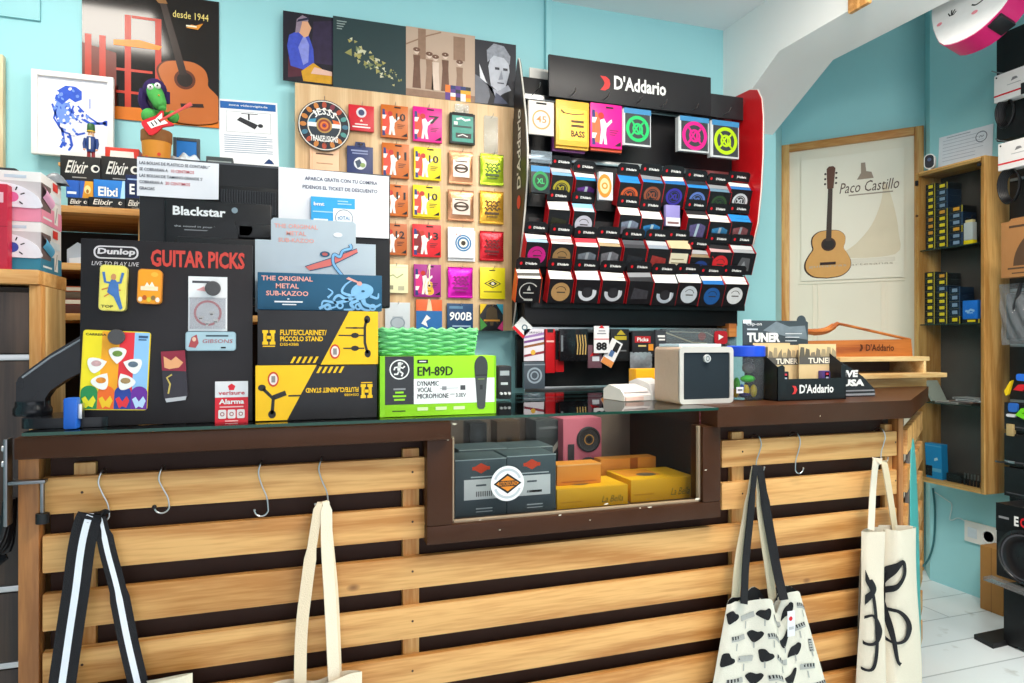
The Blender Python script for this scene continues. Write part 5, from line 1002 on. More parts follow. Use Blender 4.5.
boardthing((81, 149, 331, 411), 'pick_card', 'rainbow striped card holding five white guitar picks', 'card', f_rain, 'card', .04, .003)
magnet((108.5, 126, 329, 345), 'round dark grey magnet on top of the rainbow card')
def f_alarm(m, w, h, d):
    m.box(-w/2, w/2, 0, d, 0, h, M('#d81e30', .4)); m.rect(-w/2, w/2, h*.62, h, M('#e0dfe2', .4), -.0005); m.poly([(w*.12*math.cos(k*1.2566+PI/2)*(1 if True else 0), h*.86+w*.12*math.sin(k*1.2566+PI/2)) for k in range(5)], M('#d81e30'), -.0009)
    m.text('verisure', 0, h*.68, w*.8, h*.09, M('#c01e30'), -.0009, 'c', .02); m.text('Alarma', 0, h*.46, w*.76, h*.12, WHITE, -.0009, 'c', .03); m.rect(-w*.36, w*.36, h*.38, h*.41, M('#f0b8b8'), -.0009); m.rect(-w*.2, w*.2, h*.05, h*.075, M('#f0b8b8'), -.0009)
    for k in (-1, 0, 1): m.poly(rr(w*.28*k-w*.12, w*.28*k+w*.12, h*.12, h*.33, .003), M('#e8e2e2'), -.0009); m.ring(w*.28*k, h*.225, w*.04, w*.07, M('#a8686e'), -.0012, 12)
boardthing((215, 248, 381, 424), 'alarm_sticker', 'red and white alarm sticker at the board corner', 'sticker', f_alarm, 'sticker', 0., .001)
# ---- two flute stand cartons
def stand_box(px0, px1, py1, py0, z, label, flip):
    loc, rz, w, h = place(px0, px1, py0, py1, PY(1.59)); loc.z = z; h = .122
    t = thing('stand_carton', label, 'carton', loc, 0, 'flute stand cartons'); m = MB()
    K, Yl = M('#232124', .4), M('#f2bd0e', .4); m.box(-w/2, w/2, 0, .2, 0, h-.001, K, .0015)
    if flip: T0 = Matrix.Translation((0, 0, h)) @ Matrix.Rotation(PI, 4, 'Y'); m.T = T0
    m.poly([(w*.5, .0), (w*.5, h-.001), (w*.25, h-.001), (w*.01, 0)], Yl, -.0006)
    if not flip: m.text('FLUTE/CLARINET/', -w*.32, h*.54, w*.38, h*.1, Yl, -.0008, 'l', .03); m.text('PICCOLO STAND', -w*.32, h*.43, w*.35, h*.09, Yl, -.0008, 'l', .03); m.text('DS543BB', -w*.32, h*.35, w*.15, h*.05, Yl, -.0008, 'l', .01)
    else: m.text('FLUTE/CLARINET STAND', -w*.34, h*.42, w*.44, h*.09, Yl, -.0008, 'l', .03); m.text('DS543BB', -w*.34, h*.54, w*.12, h*.045, Yl, -.0008, 'l', .01)
    hx = -w*.41; s_ = h*.13; hz = h*.5
    for sg in (-1, 1): m.poly([(hx+sg*s_*.85, hz-s_), (hx+sg*s_*.85, hz-s_*.6), (hx+sg*s_*.72, hz-s_*.55), (hx+sg*s_*.72, hz+s_*.55), (hx+sg*s_*.85, hz+s_*.6), (hx+sg*s_*.85, hz+s_), (hx+sg*s_*.1, hz+s_), (hx+sg*s_*.1, hz+s_*.6), (hx+sg*s_*.28, hz+s_*.55), (hx+sg*s_*.28, hz-s_*.55), (hx+sg*s_*.1, hz-s_*.6), (hx+sg*s_*.1, hz-s_)], Yl, -.0008)
    m.rect(hx-s_*.4, hx+s_*.4, hz-s_*.22, hz+s_*.22, Yl, -.0008); m.rect(hx-s_*.8, hx+s_*.8, hz-s_*1.3, hz-s_*1.15, Yl, -.0008)
    n = 5
    for k in range(n): x = (-w*.24 if not flip else -w*.22)+k*w*.046; m.poly([(x, .004), (x+w*.022, .004), (x+w*.05, h*.15), (x+w*.028, h*.15)], Yl, -.0008)
    G = M('#2b2a28', .5)
    if not flip:
        m.stroke([(w*.40, h*.84), (w*.385, h*.7), (w*.385, h*.4), (w*.41, h*.2)], .006, G, -.001); m.ell(w*.405, h*.84, .007, .009, G, -.001); m.ell(w*.41, h*.2, .007, .009, G, -.001)
        for z, x in ((.68, .22), (.54, .16), (.3, .2)): m.rect(w*x, w*.38, h*z-.0015, h*z+.0015, G, -.001); m.ell(w*.3, h*z, .009, .006 if z < .6 else .002, G, -.0012, 12)
    else:
        m.stroke([(w*.37, h*.88), (w*.36, h*.6), (w*.44, h*.42)][::1], .007, G, -.001); m.stroke([(w*.36, h*.58), (w*.26, h*.5)], .011, G, -.001); m.rect(w*.13, w*.24, h*.54, h*.57, G, -.001); m.ell(w*.37, h*.88, .008, .009, G, -.001); m.ell(w*.45, h*.40, .008, .007, G, -.001)
    ex, ez = (w*.13, h*.24) if not flip else (w*.36, h*.25)
    m.ell(ex, ez, .0115, .0165, M('#c8401f', .4), -.0012, 22); m.ell(ex, ez, .0085, .0125, M('#e8d8d0', .4), -.0014, 20); m.rect(ex-.004, ex+.004, ez-.007, ez+.007, M('#8a8482', .4), -.0016)
    m.build('carton', t); return loc.z+h
z1 = stand_box(255.5, 377, 422, 370, ZT+.0005, 'lower black and yellow flute stand carton, printed upside down', True)
z2 = stand_box(257.5, 378, 369, 317, z1+.0005, 'upper black and yellow flute stand carton with its lettering upright', False)
# ---- kazoo carton: teal front, pale raised lid behind
loc, rz, w, h = place(257.5, 382, 272, 316, PY(1.605), z0=z2+.0005); h = hit(320, 274, PY(1.605))[1]-z2
t = thing('kazoo_carton', 'teal kazoo carton with its pale printed lid standing open', 'carton', (loc.x, 1.605, z2+.0005))
TL = M('#17506f', .4, var=.05, scale=10); PK = M('#e6a196', .5); LB = M('#7fb4dc', .5, var=.15, scale=60); m = MB(); m.box(-w/2, w/2, 0, .16, 0, h, TL, .0015)
for k, s_ in enumerate(('THE ORIGINAL', 'METAL', 'SUB-KAZOO')): m.text(s_, -w*.27, h*(.78-.2*k), w*(.4, .18, .33)[k], h*.13, PK, -.0008, 'c', .02)
m.rect(-w*.37, -w*.15, h*.2, h*.24, PAPER, -.0008); m.rect(-w*.31, -w*.2, h*.13, h*.16, PAPER, -.0008); m.rect(-w*.27, -w*.255, h*.28, h*.31, PAPER, -.0008)
# the octopus with its pipe
m.poly([(p[0], p[1]) for p in smooth([(w*.25, h*.35, 0), (w*.24, h*.55, 0), (w*.28, h*.72, 0), (w*.36, h*.76, 0), (w*.42, h*.66, 0), (w*.42, h*.5, 0), (w*.37, h*.36, 0), (w*.3, h*.3, 0), (w*.25, h*.35, 0)], 4)][:-1], LB, -.0008)
for pts, ww in (([(.28, .36), (.2, .32), (.14, .42), (.1, .3), (.12, .12), (.05, .06)], .05), ([(.3, .32), (.24, .2), (.26, .05), (.18, .03)], .06), ([(.34, .32), (.36, .18), (.44, .12), (.49, .2)], .06), ([(.4, .42), (.46, .36), (.47, .5)], .04), ([(.27, .4), (.17, .5), (.19, .7), (.25, .85)], .04), ([(.22, .3), (.12, .22), (.02, .26), (.0, .12)], .045), ([(.3, .22), (.34, .05), (.4, .02)], .05), ([(.05, .35), (.09, .5), (.05, .6)], .03), ([(-.02, .05), (.05, .15), (.08, .02)], .04)):
    q = smooth([(w*a, h*b, 0) for a, b in pts], 5); n_ = len(q); m.stroke([(p[0], p[1]) for p in q], [h*ww*2.2*(1-.7*i/n_) for i in range(n_)], LB, -.001)
for x, z in ((.15, .14), (.3, .12), (.42, .1), (.05, .1)): m.ring(w*x, h*z, h*.05, h*.1, LB, -.0011, 16)
m.poly([(w*.2, h*.88), (w*.29, h*.78), (w*.31, h*.8), (w*.22, h*.93)], PK, -.0014); m.ell(w*.31, h*.76, h*.07, h*.06, PK, -.0014); m.ell(w*.34, h*.55, h*.05, h*.03, TL, -.0012)
m.build('carton', t)
m = MB(Matrix.Translation((0, .145, 0)))
LT = M('#b4bfc8', .45, var=.03); x0_, x1_ = hit(255, 240, PY(1.745))[0]-loc.x, hit(376, 240, PY(1.745))[0]-loc.x; xa_, xb_ = hit(271, 220, PY(1.745))[0]-loc.x, hit(356, 220, PY(1.745))[0]-loc.x
za_, zb_ = hit(320, 242, PY(1.745))[1]-z2, hit(320, 220, PY(1.745))[1]-z2
m.prism([(x0_, 0), (x1_, 0), (x1_, za_), (xb_, za_), (xb_, zb_-.006), (xb_-.006, zb_), (xa_+.006, zb_), (xa_, zb_-.006), (xa_, za_), (x0_, za_)], 0, .002, LT)
PK2 = M('#e3a096', .5)
for k, (s_, ww) in enumerate((('THE ORIGINAL', .44), ('METAL', .2), ('SUB-KAZOO', .36))): m.text(s_, xa_+(xb_-xa_)*.29, zb_-.024-.017*k, (xb_-xa_)*ww*1.15, .0105, PK2, -.0008, 'c', .02)
RD2 = M('#d87068', .5); x_ = lambda px: hit(px, 260, PY(1.745))[0]-loc.x; zz_ = lambda py: hit(320, py, PY(1.745))[1]-z2
m.poly([(x_(305), zz_(267)), (x_(310), zz_(271)), (x_(330), zz_(266)), (x_(358), zz_(251)), (x_(357), zz_(247)), (x_(330), zz_(258))], RD2, -.0009); m.stroke([(x_(305), zz_(267)), (x_(330), zz_(258)), (x_(357), zz_(247))], .002, TL, -.0012); m.stroke([(x_(310), zz_(271)), (x_(330), zz_(266)), (x_(358), zz_(251))], .002, TL, -.0012)
m.ell(x_(325), zz_(254), .011, .007, M('#b85a55'), -.0012); m.ring(x_(325), zz_(254), .007, .012, TL, -.0014, 18, .6)
q = smooth([(x_(350), zz_(243), 0), (x_(351), zz_(247), 0), (x_(343), zz_(250), 0), (x_(340), zz_(256), 0), (x_(334), zz_(254), 0), (x_(334), zz_(264), 0), (x_(345), zz_(278), 0)], 5); m.stroke([(p[0], p[1]) for p in q], .009, M('#23466a'), -.0014); m.stroke([(p[0], p[1]) for p in q], .006, LB, -.0017)
m.ell((x_(338)), zz_(234), .011, .006, PAPER, -.0009)
m.build('lid', t)
# ---- microphone carton
loc, rz, w, h = place(380, 496, 355, 420, PY(1.585), z0=ZT+.0005); h = hit(436, 356, PY(1.585))[1]-loc.z
ZMIC = loc.z+h
t = thing('microphone_carton', 'lime green microphone carton printed EM-89D below the green basket', 'carton', loc); LM = M('#94d81f', .4); DK = M('#333438', .4); m = MB()
m.box(-w/2, w/2, 0, .09, 0, h, LM, .0015); m.rect(-w*.46, -w*.22, h*.2, h, DK); m.rect(-w*.22, w*.5, h*.2, h*.62, M('#f0f1f0', .4))
cx, cz = -w*.34, h*.78; m.ring(cx, cz, h*.145, h*.165, WHITE, -.0009, 30)
for pts, ww in (([(.0, .07), (-.01, .0), (.0, -.03)], .05), ([(0, -.02), (.05, -.06), (.03, -.1)], .03), ([(-.01, -.02), (-.03, -.07), (-.08, -.07)], .028), ([(-.01, .04), (-.07, .03), (-.08, -.01)], .025), ([(0, .04), (.05, .02), (.08, .05)], .025)): m.stroke([(cx+a*h*1.1, cz+b*h*1.1) for a, b in pts], ww*h, WHITE, -.0009)
m.ell(cx+.005*h, cz+.095*h, .035*h, .03*h, WHITE, -.0009, 12); m.ell(cx+.04*h, cz+.1*h, .02*h, .015*h, WHITE, -.0009, 10)
m.rect(cx-w*.05, cx+w*.05, h*.44, h*.47, M('#8a8a8e'), -.0009)
for k in range(3): m.rect(cx-w*(.035, .055, .045)[k], cx+w*(.035, .055, .045)[k], h*(.385-.06*k), h*(.415-.06*k), LM, -.0009)
m.rect(-w*.19, -w*.1, h*.88, h*.94, INK, -.0009); m.rect(-w*.175, -w*.115, h*.9, h*.92, PAPER, -.0011); [m.text('EM-89D', -w*.19+dx_, h*.67, w*.3, h*.155, M('#1c2614'), -.0009-abs(dx_)*.1, 'l', .0) for dx_ in (0, .0007, .0014)]
for k, (s_, ww) in enumerate((('DYNAMIC', .18), ('VOCAL', .125), ('MICROPHONE', .265))): [m.text(s_, -w*.19+dx_, h*(.50-.105*k), w*ww, h*.08, M('#2c2c30'), -.0009-abs(dx_)*.1, 'l', 0) for dx_ in (0, .0007)]
G_ = M('#9a9a9e'); m.rect(w*.0, w*.16, h*.45, h*.46, G_, -.0009); m.rect(w*.02, w*.06, h*.42, h*.49, G_, -.0009); m.rect(w*.18, w*.225, h*.42, h*.5, M('#4a4a4e'), -.0009); m.rect(w*.09, w*.13, h*.345, h*.36, G_, -.0009); m.text('3.0EV', w*.14, h*.30, w*.09, h*.07, M('#3c3c40'), -.0009, 'l', .02)
for k in range(3): m.rect(-w*.19+k*w*.155, -w*.1+k*w*.16, h*.09, h*.145, M('#d8f0b0'), -.0009)
m.rect(-w*.4, -w*.29, h*.085, h*.1, INK, -.0009); m.rect(w*.485, w*.5, 0, h, M('#7fc218', .4), -.0007); m.rect(-w*.5, -w*.46, .0, h, M('#86c81a', .4), -.0007)
# pictured microphone
MC = M('#3b3f3f', .4, var=.15, scale=60); mx_ = w*.365
m.poly([(mx_-w*.06, h*.78), (mx_-w*.055, h*.66), (mx_+w*.055, h*.66), (mx_+w*.06, h*.78)]+arc(mx_, h*.82, w*.06, 0, PI, 10, 1.5), MC, -.0009); m.poly([(mx_-w*.035, h*.12), (mx_-w*.052, h*.58), (mx_-w*.055, h*.66), (mx_+w*.055, h*.66), (mx_+w*.052, h*.58), (mx_+w*.035, h*.12), (mx_+w*.02, h*.085), (mx_-w*.02, h*.085)], M('#46494a', .4), -.0012); m.rect(mx_-w*.054, mx_+w*.054, h*.655, h*.675, M('#25282a'), -.0015); m.rect(mx_-w*.012, mx_+w*.012, h*.42, h*.5, M('#2a2d2e'), -.0015)
m.rect(mx_-w*.03, mx_+w*.03, h*.595, h*.605, M('#8fae4a'), -.0015); m.build('carton', t)
# ---- green woven basket
loc, rz, w, h = place(376.5, 480, 322, 354, PY(1.605), z0=ZMIC+.0005); h = .064
t = thing('basket', 'mint green woven plastic basket on the microphone carton', 'basket', (loc.x, 1.655, ZMIC+.0005)); GRN = M('#78cf88', .45, var=.08, scale=60); GR2 = M('#6cc67c', .5)
hw, hd = w/2, .045
def per(s_, gx, gz):                              # rounded rectangle path, s_ in 0..1
    out = rr(-hw-gx, hw+gx, -hd-gx, hd+gx, .03+gx, 6); n_ = len(out); L_ = [0]
    for i in range(n_): a_, b_ = out[i], out[(i+1) % n_]; L_.append(L_[-1]+math.hypot(b_[0]-a_[0], b_[1]-a_[1]))
    tt = (s_ % 1)*L_[-1]; i = max(k for k in range(n_) if L_[k] <= tt); a_, b_ = out[i], out[(i+1) % n_]; u = (tt-L_[i])/(L_[i+1]-L_[i]); return (a_[0]+(b_[0]-a_[0])*u, a_[1]+(b_[1]-a_[1])*u)
m = MB(); NS = 18
for j in range(9):
    z = .004+j*.0068; pts = []
    for k in range(NS*6):
        s_ = k/(NS*6); p = per(s_, -.012+.012*(z/h)**.6, 0); q = per(s_+.001, -.012+.012*(z/h)**.6, 0); dx, dy = q[0]-p[0], q[1]-p[1]; l = math.hypot(dx, dy) or 1; o_ = .0042*math.sin(2*PI*NS/2*s_+j*PI); pts.append((p[0]+dy/l*o_, p[1]-dx/l*o_, z+.001*math.sin(k*.9)))
    m.tube(pts, .0036, GRN, 6, True)
pts = []
for k in range(NS*6): s_ = k/(NS*6); p = per(s_, .001, 0); pts.append((p[0], p[1], h-.002+.0026*math.sin(k*PI/2)))
m.tube(pts, .0038, GRN, 6, True); m.build('weave', t)
m = MB()
for k in range(NS): p0 = per((k+.25)/NS, -.013, 0); p1 = per((k+.25)/NS, .0, 0); m.tube([(p0[0], p0[1], .001), ((p0[0]+p1[0])/2, (p0[1]+p1[1])/2, h*.4), (p1[0], p1[1], h*.97)], .0024, GR2, 6)
m.build('stakes', t); m = MB(); m.slab(rr(-hw+.012, hw-.012, -hd+.012, hd-.012, .02), 0, .003, GR2); m.build('bottom', t)
# ---- small black unit at the back of the glass
loc, w, h = base(498, 512, 401, 366, 1.93)
t = thing('pedal', 'small black unit with pale knobs standing behind the green carton', 'pedal', loc); m = MB(); m.box(-w/2, w/2, 0, .05, .003, h, M('#1f2226', .4), .006); m.rect(-w*.36, w*.3, h*.72, h*.86, M('#9aa4aa')); m.rect(-w*.3, w*.2, h*.45, h*.52, M('#b9c0c4')); bd_ = m.build('body', t)
for k in range(3): MB().cyl((-w*.3+w*.28*k, -.0, h*.2), (-w*.3+w*.28*k, -.009, h*.2), .004, M('#c9cdd0', .3), 10).build('knob', bd_)
# ---- white price labeller lying on the glass
X_, Z_, _, _ = hit(632, 395, PY(1.86)); t = thing('card_terminal', 'white card terminal lying on the glass in front of cream speaker', 'terminal', (X_, 1.84, ZT+.0005), .12)
m = MB(); WP = M('#d9d4d2', .35); m.side([(-.05, 0), (.06, 0), (.06, .03), (.03, .045), (-.03, .034), (-.05, .016)], -.075, .02, WP); m.side([(-.055, 0), (.06, 0), (.06, .05), (.02, .062), (-.04, .048), (-.055, .02)], .02, .075, WP); m.build('body', t)
m = MB(); m.side([(-.045, .0245), (.02, .0435), (.02, .0445), (-.045, .0255)], -.07, .015, M('#c8bfbc', .4)); m.build('top_cover', t)
m = MB(); m.box(-.072, -.01, -.056, -.05, .002, .012, M('#d8b8ae', .4)); m.build('paper_slot', t)
loc, w, h = base(636, 662, 400, 369, 1.99); t = thing('box', 'plain yellow box standing behind the white card terminal', 'box', loc); m = MB(); m.box(-w/2, w/2, 0, .05, 0, h, M('#f0a818', .45), .003); m.build('carton', t); t['label'] = 'plain amber yellow box behind the white terminal and speaker'
# ---- cream speaker
xl_, _, Xa, _ = hit(680, 400, PY(1.64)); xr_, _, Xb, _ = hit(733.5, 400, PY(1.64)); w = Xb-Xa; zt_ = hit(706, 347, PY(1.64))[1]; h = zt_-ZT
t = thing('speaker', 'boxy cream speaker with navy grille and round badge on counter', 'speaker', ((Xa+Xb)/2, 1.64, ZT+.0005), 0); SH = M('#b29a88', .5, var=.05, scale=80); FRm = M('#bfbbb6', .45)
dd = .135; y1_ = dd
m = MB(); out = rr(-w/2, w/2, .0, h, .012)
# slightly wider body behind, as a rounded shell
n_ = len(out); v = [(p[0], .006, p[1]) for p in out]+[(p[0]-.0, y1_, p[1]) for p in out]; m.add(v, [tuple(range(n_)), tuple(range(2*n_-1, n_-1, -1))]+[(i, (i+1) % n_, n_+(i+1) % n_, n_+i) for i in range(n_)], SH); m.build('cabinet', t)
m = MB(); inn = rr(-w/2+.012, w/2-.012, .013, h-.016, .004); o2 = rr(-w/2, w/2, 0, h, .012); k_ = len(o2); v = [(p[0], 0, p[1]) for p in o2]+[(p[0], 0, p[1]) for p in inn]+[(p[0], .008, p[1]) for p in o2]+[(p[0], .008, p[1]) for p in inn]
f = []
for i in range(k_): j = (i+1) % k_; f += [(i, j, k_+j, k_+i), (2*k_+i, 2*k_+j, j, i), (k_+i, k_+j, 3*k_+j, 3*k_+i)]
m.add(v, f, FRm); m.build('front_frame', t)
m = MB(); m.prism(inn, .0035, .006, M('#16232c', .75, var=.3, scale=900, bump=.3)); gr_ = m.build('grille', t)
m = MB(); m.lathe([(0, -.003), (.0105, -.003), (.0115, 0), (.0115, .004)], M('#b9bcbc', .35), (0, 0, h-.033), 24, 'Y'); m.ring(0, h-.033, .004, .006, M('#5a6266', .4), -.0036, 16, 1.2); m.build('badge', gr_)
SPK = t
loc_ = Vector(((Xa+Xb)/2+.0, 1.64, zt_)); t = thing('paper_pad', 'pale blue paper pad lying on top of the cream speaker', 'paper', (loc_.x, 1.74, ZT+.0005+h)); m = MB(Matrix.Rotation(.05, 4, 'Z')); m.box(-w*.46, w*.36, -.075, .025, 0, .008, M('#c4d8e4', .5), .001); m.build('sheets', t)
# ---- jar with a blue lid
xa_, _, X0_, _ = hit(733, 390, PY(1.72)); _, _, X1_, _ = hit(763, 390, PY(1.72)); r = (X1_-X0_)/2; zt_ = hit(747, 346, PY(1.72))[1]; h = zt_-ZT
t = thing('jar', 'clear jar with blue lid holding colourful toys beside the speaker', 'jar', ((X0_+X1_)/2, 1.72+r*.2, ZT+.0005)); m = MB(); m.lathe([(0, .001), (r*.9, .001), (r*.97, .008), (r*.97, h*.82)], clearmat('jar_plastic', '#f2f6f6', .5, .04, .09, '#c8d4e0'), (0, 0, 0), 28); m.build('jar_body', t)
m = MB(); m.lathe([(r*1.0, h*.80), (r*1.04, h*.81), (r*1.04, h*.985), (r*.98, h), (0, h)], M('#1c49c8', .35), (0, 0, 0), 32); m.build('lid', t)
jx, jy = t.location.x, t.location.y
def toy(px, py, rad, col, label, cat='toy', name='toy', sc=(1, 1, 1)):
    x, z, X, _ = hit(px, py, PY(1.72)); m = MB(); m.ball((0, 0, 0), (rad*sc[0], rad*sc[1], rad*sc[2]), M(col, .35)); o = m.build(name, None, (X, 1.72+r*.2, max(z, ZT+.006+rad*sc[2]))); tag(o, label, cat, 'toys inside the jar')
toy(747, 402, .015, '#3a2a6a', 'dark purple plastic toy at the bottom of the jar', sc=(1.2, 1, .55))
toy(748, 394, .015, '#f0c818', 'yellow plastic toy in the middle of the jar', sc=(.8, .8, 1.3))
toy(738, 398, .011, '#e0b81a', 'amber yellow toy beside the blue toy in the jar', sc=(.8, .8, 1.2))
toy(744, 388, .011, '#2a62c8', 'small blue plastic toy in the jar', sc=(.7, .8, 1))
toy(756, 396, .015, '#f0d020', 'bright yellow egg shaped toy by the jar wall', sc=(.6, .8, 1.3))
toy(739, 384, .015, '#4ad02a', 'lime green toy against the jar wall', sc=(.6, .8, 1.3))
toy(750, 379, .019, '#3fd61f', 'bright green toy under the grey toy in jar', sc=(1.3, .9, .6))
toy(751, 368, .019, '#6d6560', 'dark grey furry toy near the jar lid', sc=(1.15, .8, .9))
m = MB(); x, z, X, _ = hit(748, 391, PY(1.64)); m.box(-.012, .012, -.001, 0, -.009, .009, PAPER); m.rect(-.008, .008, -.002, .003, M('#6a6a70'), -.0016); o = m.build('price_sticker', None, (X, t.location.y-r*.99, z)); tag(o, 'small white price sticker on the clear jar', 'sticker')
# ---- tuner display carton
loc, w, h = base(762.5, 846, 405, 384, 1.64)
xw0, xw1 = hit(777.5, 400, PY(1.64))[0]-loc.x, hit(846, 400, PY(1.64))[0]-loc.x; w = xw1-xw0
t = thing('tuner_display', 'black cardboard counter display of clip tuners with a printed header', 'display box', loc); CB = M('#17171a', .4); zc = hit(800, 367, PY(1.64))[1]-ZT; zl = hit(800, 379, PY(1.64))[1]-ZT
m = MB(); m.prism([(xw0, 0), (xw1, 0), (xw1, zc), (xw1-.012, zc+.006), (xw1-.018, zc), (xw1-.018, zl), (xw0+.026, zl), (xw0+.026, zc), (xw0+.018, zc+.006), (xw0, zc)], 0, .002, CB)
zb_ = hit(765, 345, PY(1.79))[1]-ZT; dp = .15
for x in (xw0, xw1-.002): m.side([(0, 0), (dp, 0), (dp, zb_), (dp*.72, zb_), (0, zc)], x, x+.002, CB)
m.box(xw0, xw1, dp-.002, dp, 0, zb_, CB); m.box(xw0, xw1, 0, dp, 0, .002, CB); m.text("D'Addario", xw0+w*.31, zl*.32, w*.5, zl*.42, WHITE, -.0008, 'l', .03); q = (xw0+w*.24, zl*.5); m.poly([(q[0]-.009, q[1]+.012), (q[0]+.004, q[1]+.011), (q[0]+.01, q[1]), (q[0]+.003, q[1]-.012), (q[0]-.009, q[1]-.013), (q[0]-.002, q[1]-.004), (q[0]-.002, q[1]+.004)], M('#d63a3a'), -.0008); m.build('carton', t)
hx0, hx1 = hit(741, 330, PY(1.80))[0]-loc.x, hit(806, 330, PY(1.80))[0]-loc.x; hz0, hz1 = hit(773, 345, PY(1.80))[1]-ZT, hit(773, 319, PY(1.80))[1]-ZT
m = MB(Matrix.Translation((0, dp+.001, 0))); GH = M('#3b4248', .4, var=.2, scale=12); m.prism([(hx0, zb_*.5), (hx1, zb_*.5), (hx1, hz1-.01)]+arc(hx1-.026, hz1-.006, .018, 0, PI, 8)+[(hx0, hz1-.006)], 0, .002, GH); ww = hx1-hx0; hh = hz1-hz0
m.poly([(hx0+ww*.3, hz0+hh*.55), (hx0+ww*.5, hz0+hh*.9), (hx0+ww*.7, hz0+hh*.7), (hx0+ww*.95, hz0+hh*.75), (hx1-.002, hz0+hh*.2), (hx0+ww*.7, hz0+hh*.3)], M('#6d7880', .4, var=.3, scale=40), -.0006)
m.text('TUNER', hx0+ww*.06, hz0+hh*.1, ww*.5, hh*.36, WHITE, -.001, 'l', .05); m.rect(hx0+ww*.06, hx0+ww*.22, hz0+hh*.56, hz0+hh*.62, M('#b9c0c4'), -.001); m.text('Clip-on', hx0+ww*.05, hz0+hh*.7, ww*.23, hh*.16, WHITE, -.001)
for k in range(3): m.rect(hx0+ww*.64, hx0+ww*(.9-.04*k), hz0+hh*(.42-.14*k), hz0+hh*(.45-.14*k), M('#d0d4d6'), -.001)
m.rect(hx0, hx0+ww*.12, hz1-.016, hz1-.004, M('#dfe6ea'), -.0012); m.build('header_card', t)
def tuner_card(px0, px1, py0, Yc, col, label, tun):
    x0_, x1_ = hit(px0, 360, PY(Yc))[0], hit(px1, 360, PY(Yc))[0]; z1_ = hit((px0+px1)/2, py0, PY(Yc))[1]; t = thing('tuner_card', label, 'clip tuner', ((x0_+x1_)/2, Yc, ZT+.003), 0, 'carded clip tuners in the black display'); w = x1_-x0_; h = z1_-ZT-.003
    m = MB(); m.box(-w/2, w/2, 0, .0015, 0, h, M('#d9bd8d', .6)); m.rect(-w/2, w/2, h*.62, h*.76, M('#5a5550', .5)); m.text('TUNER', w*.08, h*.635, w*.68, h*.105, M('#efe6d4'), -.001, 'c', .03)
    r_ = random.Random(px0)
    for k in range(7): a_ = -w*.5+w*k/7; m.poly([(a_, h*.76), (a_+w*.15, h*.76), (a_+w*.13, h*(.85+.1*r_.random())), (a_+w*.04, h*(.84+.12*r_.random()))], M(r_.choice(('#7d715e', '#5f574a', '#a08f70')), .5), -.0009)
    cd_ = m.build('card', t)
    if tun:
        tx = w*(.08 if tun == '#2a2a2e' else .3)-w*.2; m = MB(); m.box(tx-.014, tx+.014, -.022, -.001, h*.22, h*.5, M(tun, .35), .003); m.rect(tx-.007, tx+.009, h*.24, h*.48, M('#15151a', .2), -.0226)
        for k, c in enumerate(('#c83a4a', '#b0b8c8', '#3fae3a')): m.rect(tx-.004, tx+.006, h*(.42-.075*k), h*(.46-.075*k), M(c, .4), -.023)
        m.build('tuner', cd_)
tuner_card(753, 790, 343, 1.765, '', 'tan tuner card partly covered at the display back', None)
tuner_card(768, 800, 345, 1.73, '', 'tan card with a dark clip tuner in the display', '#2a2a2e')
tuner_card(799, 836, 344, 1.705, '', 'tan card with a purple clip tuner in the display', '#4a3a78')
# ---- dark wedge carton behind the tuners
x0_, _, X0_, _ = hit(838, 400, PY(1.70)); _, _, X1_, _ = hit(875, 400, PY(1.70)); zt_ = hit(846, 362, PY(1.70))[1]; t = thing('wedge_carton', 'dark sloping carton with bold white letters beside the tuner display', 'carton', (X0_, 1.70, ZT+.0005)); w = X1_-X0_; h = zt_-ZT
m = MB(); m.prism([(0, 0), (w, 0), (w*.99, h*.2), (w*.66, h*.58), (w*.1, h), (0, h)], 0, .12, M('#232226', .4)); m.rect(0, w, h*.03, h*.09, M('#8a8a90'), -.0006); m.rect(0, w*.98, h*.15, h*.19, M('#8a8a90'), -.0006); m.text('LIVE', w*.02, h*.56, w*.5, h*.2, WHITE, -.0008, 'l', .05, .1); m.text('USA', w*.1, h*.3, w*.6, h*.2, WHITE, -.0008, 'l', .06, .1); m.build('carton', t)
# ---- pale wooden tray unit
def tray():
    ang = .0; Yf = 2.02; PL = wood('#b58a52', '#d8ba84', 'X', .5, 6., .08, 'pale_tray', False); DKI = M('#4a3a30', .6)
    x0_, _, X0_, _ = hit(840, 380, PY(Yf)); _, _, X1_, _ = hit(930, 380, PY(Yf)); t = thing('letter_tray', 'pale wooden letter tray unit on the far corner of the counter', 'tray', ((X0_+X1_)/2, Yf, ZT+.0005)); w = X1_-X0_; d = .17
    zz = lambda py: hit(890, py, PY(Yf))[1]-ZT
    m = MB(); m.box(-w/2, w/2*.99, 0, d, zz(361.5), zz(357), PL, .001); m.box(w*.43, w*.455, 0, d, zz(374), zz(361.5), PL, .001); m.box(-w/2, -w/2+.012, 0, d, 0, zz(361.5), PL, .001); m.box(-w*.46, w*.43, d-.01, d, zz(374), zz(361.5), DKI); m.build('top_shelf', t)
    m = MB(); m.box(-w/2+.013, w*.62, -.03, d, zz(378), zz(373.5), PL, .001); m.box(-w/2+.013, w*.46, .0, .01, zz(388), zz(378), PL, .001); m.box(-w/2+.013, w*.46, -.01, .012, zz(391), zz(388), PL, .001); m.build('drawer', t)
    m = MB(); m.box(-w/2+.013, w*.42, .012, d, 0, zz(391), DKI); m.build('base', t); return zz(357)+ZT
ztray = tray()
